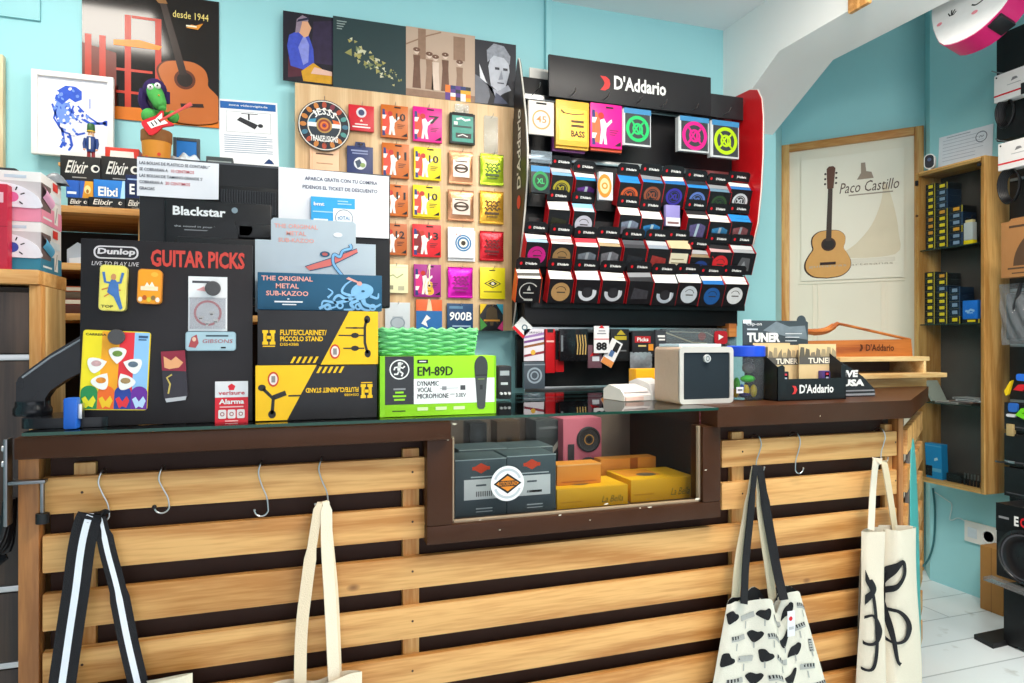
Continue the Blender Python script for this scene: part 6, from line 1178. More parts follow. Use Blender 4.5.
# ---- wooden hanger stand with engraved brand board
X0_, X1_ = hit(800, 340, PY(2.10))[2], hit(911, 340, PY(2.10))[2]; w = X1_-X0_; OW = wood('#8a4316', '#b3692a', 'X', .4, 9., .06, 'orange_wood', False)
t = thing('wooden_stand', 'orange wooden guitar stand with engraved board on the letter tray', 'stand', ((X0_+X1_)/2, 2.10, ztray)); zz = lambda py: hit(880, py, PY(2.10))[1]-ztray
m = MB(); m.prism([(-w/2, .0), (w*.5, .0), (w*.485, zz(339)), (-w/2, zz(341))], -.008, .008, OW); LT_ = M('#4a230e', .5); m.text("D'Addario", w*.06, zz(351), w*.26, zz(344)-zz(351.), LT_, -.009, 'l', .02); m.poly([(w*.01, zz(344)), (w*.03, zz(345)), (w*.035, zz(348)), (w*.02, zz(351)), (w*.0, zz(351)), (w*.015, zz(348))], LT_, -.009); m.build('board', t)
m = MB(); m.tube(smooth([(-w*.5, 0, zz(331)), (-w*.38, 0, zz(332.5)), (-w*.28, 0, zz(331)), (-w*.2, 0, zz(326)), (-w*.16, 0, zz(324.5)), (0, 0, zz(328)), (w*.25, 0, zz(334)), (w*.485, 0, zz(339.5))], 4), [.011]*4+[.013]*8+[.009]*4+[.0055]*13, OW, 8); m.build('arm', t); m = MB(); m.box(-w/2, -w*.46, -.008, .008, 0, zz(331), OW); m.build('upright', t)
# ================================================================== INSIDE THE DISPLAY WINDOW
FLR = .7975
def incase(px0, px1, pyt, Y, name, label, cat, d, fn, z=FLR, rz=0., group=None, part='carton'):
    x0_, z1_, _, _ = hit(px0, pyt, PY(Y)); x1_ = hit(px1, pyt, PY(Y))[0]; z1_ = hit((px0+px1)/2, pyt, PY(Y))[1]
    t = thing(name, label, cat, ((x0_+x1_)/2, Y, z), rz, group); m = MB(); fn(m, x1_-x0_, z1_-z, d); m.build(part, t); return t, z1_
SL = M('#4a565e', .45, var=.05)
def f_slate(bar):
    def f(m, w, h, d):
        m.box(-w/2, w/2, 0, d, 0, h, SL, .002); m.rect(-w/2, w/2, h*.985, h, M('#aab4ba'), -.0005); O_ = M('#d9482a', .45); m.poly([(-w*.18, h*.84), (0, h*.93), (w*.18, h*.84), (0, h*.75)], O_); m.rect(-w*.17, w*.17, h*.81, h*.87, O_, -.0008)
        m.rect(-w*.33, w*.38, h*.30, h*.65, M('#dfe3e6')); m.rect(-w*.2, w*.35, h*.68, h*.7, M('#c4ccd2')); m.rect(-w*.1, w*.22, h*.13, h*.15, M('#c4ccd2')); m.rect(-w*.1, w*.22, h*.08, h*.095, M('#c4ccd2')); m.rect(-w*.1, w*.1, h*.53, h*.56, M('#5a646c'), -.001)
        for k in range(9): m.rect(-w*.1+k*w*(.036 if bar else .03), -w*.1+k*w*.036+w*.016, h*.35, h*(.44 if bar else .39), INK, -.001)
    return f
incase(455, 506.5, 459, 1.66, 'string_carton', 'slate grey carton with orange emblem and barcode in display window', 'carton', .12, f_slate(True), group='slate cartons in the window')
incase(507, 556, 455, 1.66, 'string_carton', 'slate grey carton next to the yellow cartons in display window', 'carton', .12, f_slate(False), group='slate cartons in the window')
incase(459, 507, 449, 1.80, 'string_carton', 'slate grey carton in the second row behind the barcode carton', 'carton', .12, f_slate(True), group='slate cartons in the window')
incase(508, 553, 447, 1.80, 'string_carton', 'slate grey carton at the back behind the sticker', 'carton', .12, f_slate(False), group='slate cartons in the window')
loc, rz, w, h = place(490.5, 524.5, 466, 501, PY(1.594)); t = thing('round_sticker', 'round white sticker with orange diamond stuck on the window pane', 'sticker', (loc.x, 1.5945, loc.z)); r = h/2
m = MB(); m.lathe([(r, 0), (r, .0008), (0, .0008)], M('#eeeeee', .4), (0, 0, r), 40, 'Y'); m.ell(0, r, r, r, M('#eeeeee', .4), -.0002, 40); m.ring(0, r, r*.72, r*.86, M('#bfc5ca'), -.0006, 40, 1, .35, 2.8); m.ring(0, r, r*.72, r*.86, M('#bfc5ca'), -.0006, 40, 1, 3.5, 5.9)
m.poly([(-r*.84, r), (0, r*1.58), (r*.84, r), (0, r*.42)], M('#1c1a18'), -.0008); m.poly([(-r*.68, r), (0, r*1.44), (r*.68, r), (0, r*.56)], M('#dc8420'), -.001); m.poly([(-r*.62, r*.84), (-r*.5, r*1.16), (r*.5, r*1.16), (r*.62, r*.84)], M('#1c1a18'), -.0012); m.text('ROTOSOUND', 0, r*.88, r*1.14, r*.24, M('#dc8420'), -.0014, 'c', .02); m.build('sticker', t)
YO, YY = M('#dc8a35', .45, var=.05), M('#efb01e', .45, var=.05)
def f_yel(m, w, h, d):
    m.box(-w/2, w/2, 0, d, 0, h, YY, .002); m.text('La Bella', w*.12, h*.2, w*.3, h*.32, M('#7d6a2a'), -.0008, 'l', 0, .3); m.rect(-w*.45, -w*.15, h*.3, h*.36, M('#d8961a'), -.0006)
    m.add([(-w*.1+.03*math.cos(a), d*.4+.022*math.sin(a), h+.0008) for a in (2*PI*k/20 for k in range(20))], [tuple(range(20))], M('#6d5a4a', .5, var=.5, scale=60))
    m.add([(-w*.45, d*.3, h+.0006), (w*.1, d*.3, h+.0006), (w*.1, d*.9, h+.0006), (-w*.45, d*.9, h+.0006)], [(0, 1, 2, 3)], M('#e08a2a', .5))
ta, za = incase(557, 628, 487, 1.66, 'string_carton', 'yellow string carton below the orange carton in display window', 'carton', .13, f_yel, group='yellow cartons in the window')
tb, zb_ = incase(631, 694, 478, 1.67, 'string_carton', 'yellow string carton nearest the window jamb with printed top', 'carton', .15, f_yel, group='yellow cartons in the window')
def f_or(m, w, h, d): m.box(-w/2, w/2, 0, d, 0, h, YO, .002); m.rect(-w/2, w/2, h*.93, h, M('#edb070'), -.0006); m.rect(-w*.4, w*.4, h*.12, h*.18, M('#b8662a'), -.0006)
incase(557, 601, 464, 1.70, 'string_carton', 'short orange carton lying on the yellow carton in window', 'carton', .06, f_or, z=za+.0005)
def f_or2(m, w, h, d): m.box(-w/2, w/2, 0, d, 0, h, YO, .002); m.text('La Bella', w*.12, h*.25, w*.25, h*.3, M('#8a5a1a'), -.0008, 'l', 0, .3); m.rect(w*.02, w*.16, 0, h, M('#a85a1f'), -.0006)
incase(601, 656, 458, 1.84, 'string_carton', 'long orange carton leaning behind the yellow cartons in window', 'carton', .05, f_or2)
def f_pink(m, w, h, d):
    m.box(-w/2, w/2, 0, d, 0, h, M('#cf7086', .4), .006); m.box(-w*.38, -w*.22, -.003, 0, h*.18, h*.62, M('#38343a', .5), .001)
    for cz, r in ((h*.68, w*.3), (h*.24, w*.28)):
        m.lathe([(r, 0), (r, -.006), (r*.88, -.008), (r*.8, -.004), (r*.42, -.002), (r*.36, -.005), (0, -.006)], M('#3d3d42', .5), (w*.14, 0, cz), 28, 'Y'); m.ring(w*.14, cz, r*.33, r*.42, M('#b98a4a', .4), -.0075, 24); m.ell(w*.14, cz, r*.2, r*.2, M('#1e1e22', .4), -.008, 20)
incase(563, 602, 418, 1.92, 'bookshelf_speaker', 'pink two-way bookshelf speaker inside the display window', 'speaker', .12, f_pink, part='cabinet')
incase(536, 561, 420, 1.96, 'speaker_box', 'dark grey box beside the pink speaker in the window', 'box', .1, lambda m, w, h, d: (m.box(-w/2, w/2, 0, d, 0, h, M('#3c4044', .5), .004), m.rect(-w*.4, w*.4, h*.86, h*.9, M('#6a6e72')), m.poly([(w*.05, h*.42), (w*.45, h*.62), (w*.45, h*.72), (w*.02, h*.5)], M('#b8b4ac'))), part='box')
incase(470, 487, 423, 1.98, 'box', 'narrow black box at the back of the display window', 'box', .08, lambda m, w, h, d: (m.box(-w/2, w/2, 0, d, 0, h, M('#26272b', .5), .003), m.rect(-w*.2, w*.2, h*.2, h*.9, M('#3d4046'))), part='box')
incase(497, 520, 421, 2.0, 'box', 'brown cardboard box at the back of display window', 'box', .07, lambda m, w, h, d: (m.box(-w/2, w/2, 0, d, 0, h, M('#4a3626', .6), .003), m.rect(-w*.1, w*.15, h*.6, h*.75, M('#241a14'))), part='box')
t = incase(530, 536, 405, 2.06, 'upright', 'pine upright at the back inside the display window', 'post', .03, lambda m, w, h, d: m.box(-w/2, w/2, 0, d, 0, .24, PINEZ, .002), part='post')
# ================================================================== LEFT: SCREEN, ARM, SHELVES
MY = 1.90
loc, rz, w, h = place(138, 391, 167, 312, PY(MY)); zt_ = hit(140, 156, PY(MY))[1]; zb_ = hit(390, 308, PY(MY))[1]; h = zt_-zb_
t = thing('monitor', 'black computer monitor seen from behind with paper notices', 'monitor', (loc.x, MY, zb_)); MK = M('#121316', .4, var=.1, scale=10); MLOC = (loc.x, MY, zb_)
m = MB(); m.box(-w/2, w/2, .012, .04, 0, h, MK, .006); m.prism(rr(-w/2+.004, w/2-.004, .004, h-.004, .012), 0, .014, MK)
m.rect(-w/2, w/2, h*.985, h, M('#4a4d52', .4), -.0004); m.build('shell', t)
gx = lambda px: hit(px, 200, PY(MY))[0]-loc.x
gz = lambda py, px=230: hit(px, py, PY(MY))[1]-zb_
m = MB(); m.box(gx(219), gx(278), -.004, 0, gz(216), gz(186), M('#0d0e10', .5), .003)
for k in range(22): x = gx(221)+k*(gx(277)-gx(221))/22; m.box(x, x+.0035, -.009, -.003, gz(213), gz(190), M('#26282c', .35))
m.build('vent', t)
m = MB(); m.box(gx(165), gx(272), -.012, 0, gz(262), gz(203), M('#101114', .35), .006); m.text('Blackstar', gx(173.5), gz(217, 200), gx(226)-gx(173.5), gz(208, 200)-gz(217, 200), M('#e6e8ea', .4), -.0125, 'l', .03); m.text('the sound in your head', gx(175), gz(229, 200), gx(224)-gx(175), .006, M('#b0b3b8', .4), -.0125, 'l', 0); m.ell(gx(235), gz(211), .0075, .0075, M('#7d8f9a', .3), -.0128, 18); m.rect(gx(185), gx(215), gz(233), gz(232), M('#7a7d82'), -.0125); pp_ = m.build('panel_plate', t)
m = MB(); m.prism([(gx(196), gz(243)), (gx(233), gz(222)), (gx(236), gz(224)), (gx(240), gz(243))], -.06, -.012, MK); m.box(gx(238), gx(272), -.05, -.012, gz(240), gz(226), MK, .006); m.cyl((gx(245), -.05, gz(231)), (gx(245), -.02, gz(231)), .02, MK, 20); m.box(gx(180), gx(262), -.09, -.055, gz(300), gz(243), MK, .008); m.build('mount', pp_)
# the swivel arm to the counter
def arm_():
    t = thing('screen_mount', 'black swivel arm rising from its clamp base to the monitor', 'arm', (-.44, 1.64, ZT+.0005)); AK = M('#15171c', .25, var=.1)
    Q = lambda px, py: (hit(px, py, PY(1.66))[2]+.44, hit(px, py, PY(1.66))[1]-ZT)
    m = MB(); m.slab([(p[0], p[1]) for p in rr(-.055, .11, -.045, .09, .03)], 0, .02, AK); m.build('base', t)
    c = Q(29.5, 400); m = MB(); m.lathe([(.033, .02), (.035, .024), (.035, .034), (.031, .04), (.031, .05)], AK, (c[0], .04, 0), 28); m.build('collar', t)
    m = MB(); pts = [Q(15.5, 414), Q(15.5, 383), Q(18, 378), Q(24, 373), Q(50, 354), Q(84, 334), Q(110, 322), Q(112, 352), Q(84, 371), Q(66, 380), Q(50, 391), Q(44.5, 399), Q(44.5, 414)]; m.prism(pts, .022, .062, AK); m.build('arm', t)
    m = MB(); m.tube([(Q(22, 376)[0], .022, Q(22, 378)[1]), (Q(50, 356)[0], .021, Q(50, 358)[1]), (Q(84, 336)[0], .021, Q(84, 338)[1])], .0022, M('#8a8f96', .25), 6); m.build('trim', t)
    m = MB(); e0 = Q(108, 338); x1 = MLOC[0]+gx(232)+.44; m.tube(smooth([(e0[0], .05, e0[1]), (e0[0]+.1, .10, e0[1]+.03), (x1-.03, .16, MLOC[2]-ZT+gz(270)), (x1, .185, MLOC[2]-ZT+gz(262))], 5), .02, AK, 12); m.build('upper_arm', t)
    m = MB(); x, z, X, _ = hit(72, 417, PY(1.58)); m.box(X+.44-.012, X+.44+.012, -.075, -.045, .0, .062, M('#1e5fc0', .35), .004); m.box(X+.44+.012, X+.44+.02, -.07, -.05, .02, .05, M('#c9ccd0', .3, 1.), .002); o = m.build('clip', None, (-.44, 1.64, ZT+.0005)); tag(o, 'blue clip standing at the foot of the monitor arm', 'clip')
arm_()
# papers on the monitor
def paper(px, Y, name, label, fn, curve=0.):
    loc, rz, w, h = place(*px, PY(Y)); t = thing(name, label, 'paper', (loc.x, Y, loc.z)); m = MB()
    m.grid(lambda u, v: ((u-.5)*w*(1-.0*v), -.010*curve*(max(0, u-.6)/.4)**2*(1.2-v), v*h*(1-.02*u)), 20, 6, PAPER); fn(m, w, h); m.build('sheet', t)
TXT = M('#1c2036', .6); RTX = M('#c23a44', .6)
def f_p1(m, w, h):
    for k, (s_, a_, b_, mt) in enumerate((('LAS BOLSAS DE PLASTICO SE CONTABILIZAN', -.47, .93, TXT), ('SE COBRARAN A', -.47, .34, TXT), ('LAS BOLSAS DE TAMANO GRANDE SE', -.47, .78, TXT), ('COBRARAN A', -.47, .28, TXT), ('GRACIAS', -.47, .18, TXT))): m.text(s_, w*a_, h*(.82-.165*k), w*b_, h*.08, mt, -.0015, 'l', .012)
    m.text('10 CENTIMOS', -w*.09, h*.655, w*.28, h*.08, RTX, -.0015, 'l', .012); m.text('20 CENTIMOS', -w*.16, h*.325, w*.3, h*.08, RTX, -.0015, 'l', .012)
paper((137, 219, 160, 198), 1.893, 'notice', 'white notice about bag prices taped to the monitor', f_p1, 1.)
def f_p2(m, w, h):
    T_ = M('#4b4f66', .6); m.text('APARCA GRATIS CON TU COMPRA', w*.06, h*.83, w*.66, h*.055, T_, -.0012, 'c', .015); m.text('PIDENOS EL TICKET DE DESCUENTO', w*.05, h*.70, w*.68, h*.055, T_, -.0012, 'c', .015)
paper((278.5, 389, 171, 236), 1.893, 'notice', 'white notice offering a parking ticket on the monitor corner', f_p2)
loc, rz, w, h = place(311, 355, 197.5, 227, PY(1.885)); t = thing('leaflet', 'small sky blue leaflet with round stamp stuck on the notice', 'leaflet', (loc.x, 1.8895, loc.z)); m = MB(); LBL = M('#35a3e0', .5)
m.box(-w/2, w/2, -.003, 0, 0, h, LBL); m.T = Matrix.Translation((0, -.003, 0)); m.rect(0, w/2, 0, h*.64, M('#f0f3f6'), -.0005); m.ring(w*.25, h*.32, h*.27, h*.30, M('#8a94a4'), -.0009, 28); m.text('tOTAL', w*.25, h*.26, w*.3, h*.13, M('#3f7fb0'), -.0012, 'c', .01); m.text('bmt', -w*.44, h*.7, w*.24, h*.12, WHITE, -.0008, 'l', .03); m.rect(-w*.46, w*0, h*.48, h*.52, M('#a4d4f0'), -.0008); m.rect(-w*.44, -w*.12, h*.18, h*.26, M('#e8f4fa'), -.0008); m.rect(w*.1, w*.42, h*.78, h*.82, M('#a4d4f0'), -.0008); m.rect(w*.1, w*.34, h*.87, h*.91, M('#a4d4f0'), -.0008); m.build('sheet', t)
# ---- back shelf unit
SX0, SX1 = -.93, .03; PB2 = wood('#b9803f', '#d9a868', 'X', .5, 7., .08, 'shelf_board')
ZS = hit(100, 207, PY(2.5))[1]; ZS2 = hit(75, 262, PY(2.5))[1]; ZS3 = hit(70, 313, PY(2.5))[1]; ZU = hit(80, 154, PY(2.60))[1]
t = thing('shelf_unit', 'pine shelf unit against the wall behind the monitor', 'shelf', ((SX0+SX1)/2, 2.5, 0)); o_ = -(SX0+SX1)/2; W2 = (SX1-SX0)/2
for z, y0, nm in ((ZS, 0, 'shelf'), (ZS2, .03, 'shelf'), (ZS3, .03, 'shelf'), (ZU, .24, 'shelf'), (.95, .03, 'shelf'), (.12, .03, 'shelf')):
    m = MB(); m.box(-W2 if z != ZU else hit(58, 150, PY(2.74))[0]+o_, W2, y0, .44, z-.022 if z != ZU else z-.012, z, PB2, .002); m.build(nm, t)
for x in (-W2, 0, W2-.02): m = MB(); m.box(x+.0005, x+.0195, .05, .44, 0, ZS-.0225, PINEZ, .002); m.build('side_panel', t)
for x in (-.14, W2-.02): m = MB(); m.box(x, x+.02, .26, .44, ZS+.0005, ZU-.0125, PINEZ, .002); m.build('riser', t)
m = MB(); m.box(-W2, W2, .445, .46, 0, ZS-.0225, M('#1f1a17', .6)); m.build('back_panel', t)
EG = 'string boxes on the pine shelf'
def sbox(px0, px1, pyt, Y, z, col, label, fn, d=.12):
    x0_, x1_ = hit(px0, pyt, PY(Y))[0], hit(px1, pyt, PY(Y))[0]; z1_ = hit((px0+px1)/2, pyt, PY(Y))[1]; t = thing('string_box', label, 'box', ((x0_+x1_)/2, Y, z+.0004), 0, EG); w, h = x1_-x0_, z1_-z-.0008; m = MB(); m.box(-w/2, w/2, 0, d, 0, h, M(col, .4), .0015); fn(m, w, h); m.build('carton', t); return z1_
def f_elx(m, w, h): m.text('Elixir', -w*.38, h*.34, w*.52, h*.48, M('#d8d4cc', .5), -.0008, 'l', .015, .25); m.ell(w*.37, h*.55, h*.15, h*.15, M('#d8d4cc', .5), -.0008, 16); m.ell(w*.385, h*.55, h*.09, h*.09, M('#1d1c1e', .5), -.0011, 14); m.rect(-w*.2, w*.15, h*.16, h*.2, M('#9a968e'), -.0008)
zb1 = sbox(67.5, 88, 197.5, 2.53, ZS, '#17181a', 'low black string box at the shelf end, bottom layer', f_elx); sbox(88.5, 125, 197.5, 2.53, ZS, '#17181a', 'low black string box in the middle of bottom layer', f_elx); sbox(125.5, 146, 198, 2.53, ZS, '#17181a', 'low black string box half behind the monitor, bottom layer', f_elx)
zb2 = sbox(66, 79, 180, 2.535, zb1, '#2458b0', 'royal blue string box on the black bottom layer', lambda m, w, h: m.rect(-w*.4, w*.3, h*.2, h*.34, M('#e0e8f0')))
sbox(79.5, 93, 181, 2.535, zb1, '#e0982a', 'amber string box beside the royal blue one', lambda m, w, h: (m.poly([(-w/2, 0), (-w*.3, 0), (-w*.1, h), (-w/2, h)], M('#2458b0')), m.ell(w*.1, h*.5, w*.25, h*.25, M('#f2d890'), -.001), m.ell(w*.1, h*.4, w*.1, h*.12, M('#a86a1a'), -.0014)))
sbox(93.5, 125, 180, 2.535, zb1, '#2a78c8', 'bright blue string box with white lettering', lambda m, w, h: (m.text('Elixi', -w*.35, h*.16, w*.62, h*.48, WHITE, -.001, 'l', .03), m.poly([(w*.34, 0), (w/2, 0), (w/2, h), (w*.42, h)], M('#a8d4f0'))))
sbox(125.5, 146, 175, 2.535, zb1, '#16244e', 'navy string box half behind the monitor', lambda m, w, h: (m.text('E', -w*.3, h*.25, w*.25, h*.4, WHITE, -.001, 'l', .03), m.rect(-w*.4, w*.1, h*.8, h*.86, M('#8aa4d0'))))
sbox(60, 100.5, 156, 2.565, zb2, '#23211f', 'taller black string box on the top layer near shelf end', f_elx, .10); sbox(101, 140, 157, 2.565, zb2+.003, '#23211f', 'taller black string box on the top layer beside monitor', f_elx, .10)
# on the upper board
def onup(px0, px1, pyt, Y): x0_, x1_ = hit(px0, pyt, PY(Y))[0], hit(px1, pyt, PY(Y))[0]; return Vector(((x0_+x1_)/2, Y, ZU+.0005)), x1_-x0_, hit((px0+px1)/2, pyt, PY(Y))[1]-ZU
loc, w, h = onup(84, 98, 124, 2.80); t = thing('nutcracker', 'small nutcracker soldier figure in front of the framed drawing', 'figurine', loc)
m = MB(); m.lathe([(0, 0), (.5*w, 0), (.5*w, h*.06), (0, h*.06)], M('#2f6b3a', .4), (0, 0, 0), 16); m.build('stand', t)
m = MB()
for sx in (-1, 1): m.tube([(sx*w*.16, 0, h*.06), (sx*w*.16, 0, h*.38)], [w*.15, w*.13], M('#8a2028', .4), 10); m.tube([(sx*w*.16, 0, h*.06), (sx*w*.16, -.002, h*.2)], [w*.17, w*.155], INK, 10)
m.lathe([(w*.3, h*.36), (w*.36, h*.45), (w*.38, h*.62), (w*.3, h*.7)], M('#27407c', .4), (0, 0, 0), 16); m.rect(-w*.06, w*.06, h*.4, h*.66, M('#e8e0d0'), -w*.39)
for sx in (-1, 1): m.tube([(sx*w*.4, 0, h*.66), (sx*w*.48, -.003, h*.54), (sx*w*.44, -.006, h*.42)], [w*.13, w*.12, w*.1], M('#27407c', .4), 8); m.ball((sx*w*.44, -.008, h*.40), w*.1, M('#e0b090', .5), 8)
m.ball((0, 0, h*.76), (w*.24, w*.22, h*.085), M('#e0b490', .5), 14); m.poly([(-w*.16, h*.72), (w*.16, h*.72), (w*.08, h*.64), (-w*.08, h*.64)], WHITE, -w*.24); m.rect(-w*.12, -w*.04, h*.77, h*.785, INK, -w*.225); m.rect(w*.04, w*.12, h*.77, h*.785, INK, -w*.225); nb_ = m.build('body', t)
m = MB(); m.lathe([(w*.27, h*.81), (w*.3, h*.83), (w*.28, h*.97), (w*.2, h), (0, h)], M('#2c5c30', .4), (0, 0, 0), 16); m.lathe([(w*.31, h*.81), (w*.31, h*.835)], M('#d8b040', .4), (0, 0, 0), 16); m.build('hat', nb_)
loc, w, h = onup(105, 139, 148, 2.84); t = thing('box', 'low white box with red ends behind the black string boxes', 'box', loc); m = MB(); m.box(-w/2, w/2, 0, .08, 0, h, M('#d83a28', .45), .002); m.poly([(-w*.4, .002), (w*.4, .002), (w*.34, h*.86), (-w*.34, h*.86)], M('#f0eae4')); m.build('carton', t)
# the plant-pot guitar puppet
loc, w, h = onup(141, 172, 132, 2.76); t = thing('puppet', 'green plush puppet playing a toy guitar in a terracotta pot', 'toy', loc); TC = M('#c8842a', .55, var=.06, bump=.1); r = w/2
m = MB(); m.lathe([(r*.8, 0), (r*.86, h*.1), (r*.97, h*.7), (r*.98, h*.74), (0, h*.74)], TC, (0, 0, 0), 32); pot_ = m.build('pot', t); m = MB(); m.lathe([(r*.98, h*.7), (r*1.03, h*.74), (r*1.03, h*.98), (r*.98, h), (r*.9, h), (r*.88, h*.9), (0, h*.9)], M('#8a5a30', .7, var=.15, bump=.3), (0, 0, 0), 32); m.build('pot_rim', pot_)
m = MB(); m.ell(0, 0, .0, .0, RED); m.poly(arc(r*.3, h*.34, r*.12, 0, 2*PI, 12)[:-1], M('#c83a1f', .5), -r*.945); m.poly(arc(-r*.5, h*.26, r*.1, 0, 2*PI, 12)[:-1], M('#c85a1f', .5), -r*.90); m.build('pot_mark', pot_)
G2 = M('#48a04a', .8, var=.12, scale=120, bump=.4); P2 = lambda px, py, dy=0: (hit(px, py, PY(2.76+dy))[2]-loc.x, dy, hit(px, py, PY(2.76+dy))[1]-ZU)
m = MB(); m.tube(smooth([P2(155, 136), P2(156, 122), P2(158, 112), P2(157, 102)], 5), [.016, .016, .017, .018, .018, .018, .017, .016, .016, .016, .016, .017, .018, .02, .02, .02], M('#2c3b34', .8, var=.2, bump=.3), 12); m.build('body', t)
a = P2(155.5, 92); b = P2(158, 100); m = MB(); m.ball((a[0], -.012, a[2]), (.040, .04, .042), M('#2e1a50', .85, bump=.4, scale=90), 18); m.tube(smooth([(a[0]-.034, -.01, a[2]), (a[0]-.04, -.008, a[2]-.04), (a[0]-.026, 0, a[2]-.07)], 4), .016, M('#2e1a50', .85, bump=.4), 8); m.tube(smooth([(a[0]+.036, -.01, a[2]), (a[0]+.036, -.006, a[2]-.04)], 4), .013, M('#2e1a50', .85, bump=.4), 8); m.build('hair', t)
m = MB(); q = [P2(152, 86, -.03), P2(155, 93, -.04), P2(159, 102, -.05), P2(162, 108, -.055)]; m.tube(smooth(q, 5), [.014, .018, .021, .024, .026, .027, .027, .027, .026, .025, .024, .023, .022, .02, .017, .013], G2, 14); m.ball(q[3], (.015, .014, .013), G2, 12); hd_ = m.build('head', t)
for px, py in ((150.5, 87.5), (157.5, 86)): c = P2(px, py, -.062); m = MB(); m.ball(c, .0108, WHITE, 14); m.ball((c[0]+.001, c[1]-.0090, c[2]-.001), .0036, INK, 8); m.build('eye', hd_)
m = MB(); c = P2(158.5, 95, -.075); m.tube([(c[0], c[1]+.01, c[2]), c], [.006, .001], M('#e0a040', .5), 8); m.build('beak', hd_)
for p0, p1 in ((149, 148), (173, 174)): c = P2(p0, 116 if p0 < 160 else 117, -.03); m = MB(); m.ball(c, (.026, .024, .027) if p0 < 160 else (.021, .02, .022), G2, 14); s_ = P2(155, 112, -.005); m.tube([s_, c], [.01, .012], G2, 8); m.build('hand', t)
m = MB(); T0 = P2(160, 121, -.06); m.T = Matrix.Translation(T0) @ Matrix.Rotation(-.62, 4, 'Y'); RG_ = M('#c8202c', .35)
out = [(p[0], p[1]) for p in smooth([(-.06, .0, 0), (-.055, .026, 0), (-.025, .026, 0), (-.0, .022, 0), (.03, .03, 0), (.026, .016, 0), (.012, 0, 0), (.026, -.018, 0), (.03, -.034, 0), (-.005, -.022, 0), (-.03, -.028, 0), (-.056, -.026, 0), (-.06, 0, 0)], 3)][:-1]
m.prism(out, 0, .012, RG_); m.poly([(-.04, .016), (-.01, .012), (.022, .02), (.012, .004), (.018, -.02), (-.012, -.012), (-.04, -.008)], WHITE, -.0008); m.box(.0, .1, -.003, .003, -.004, .004, M('#c84a44', .4), .001); m.box(.1, .125, -.003, .003, -.007, .006, M('#c84a44', .4), .001)
for k in range(3): m.rect(-.03+k*.013, -.026+k*.013, -.006, .01, INK, -.0014)
m.build('toy_guitar', t)
# blue framed picture
loc, w, h = onup(173, 200, 138, 2.86); t = thing('photo_frame', 'small dark frame with a bright blue picture behind the monitor', 'picture', loc); m = MB(); FK = M('#4a5258', .4)
for q in ((-w/2, -w/2+.012, 0, h), (w/2-.012, w/2, 0, h), (-w/2+.012, w/2-.012, 0, .012), (-w/2+.012, w/2-.012, h-.012, h)): m.box(q[0], q[1], 0, .014, q[2], q[3], FK, .002)
m.build('frame', t); m = MB(); m.box(-w/2+.012, w/2-.012, .004, .012, .012, h-.012, M('#2f80d0', .35, var=.15, scale=20)); m.poly([(-w*.4, h*.12), (w*.4, h*.12), (w*.4, h*.35), (w*.2, h*.3), (-w*.1, h*.42), (-w*.4, h*.3)], M('#a8cfee', .4), .003); m.build('picture', t)
loc, w, h = onup(168, 204, 153, 2.78); t = thing('bag', 'crumpled white and blue plastic bag in front of the blue frame', 'bag', (loc.x, 2.80, ZU+.0005)); m = MB(); m.grid(lambda u, v: ((u-.5)*w, -.03*math.sin(PI*u)**.6*math.sin(PI*v)**.5-.004*math.sin(u*23+v*11), v*h*(.7+.3*math.sin(PI*u)+.08*math.sin(u*19))), 24, 10, M('#dfeaf4', .35, var=.15, scale=25)); m.grid(lambda u, v: ((u-.5)*w, .03*math.sin(PI*u)**.6*math.sin(PI*v)**.5, v*h*(.7+.3*math.sin(PI*u)+.08*math.sin(u*19))), 24, 10, M('#4a90d8', .35)); m.build('bag', t)
loc, w, h = onup(206, 233, 157, 2.80); t = thing('box', 'dark flat box beside the blue framed picture', 'box', loc); m = MB(); m.box(-w/2, w/2, 0, .06, 0, h, M('#3a4244', .4), .003); m.rect(-w*.44, w*.44, h*.7, h*.8, M('#8a9494')); m.build('carton', t)
# things lying deeper in the shelves
x = hit(74, 255, PY(2.56))[0]; t = thing('flyers', 'white paper flyers standing on the middle shelf', 'paper', (x, 2.6, ZS2+.0005)); t.name = 'leaflet_pad'; m = MB(); m.prism([(-.03, 0), (.05, 0), (.03, .06), (.0, .075), (-.03, .05)], 0, .01, M('#c4ccd8', .5)); m.prism([(-.02, 0), (.055, 0), (.05, .03), (-.02, .02)], -.015, -.003, M('#e4e8ee', .5)); m.build('sheets', t)
BG2 = 'books on the lower pine shelf'
for k, (c, c2, th) in enumerate((('#4a2a22', 'dark brown', .028), ('#7d2f24', 'rust red', .02), ('#5b4a3a', 'grey brown', .022), ('#a8502a', 'burnt orange', .018))):
    x = hit(70, 290, PY(2.58))[0]; zc = ZS3+sum((.028, .02, .022, .018)[:k])+.0005*(k+1)
    t = thing('book', c2+' book lying in the low pile on the pine shelf', 'book', (x, 2.56, zc), .05*k-.08, BG2); m = MB(); m.box(-.08, .1, 0, .15, 0, th-.0005, M(c, .5), .001); m.rect(-.075, .095, .003, th-.004, M('#cfc4b0', .6), -.0003) if k % 2 else None; m.build('book', t)
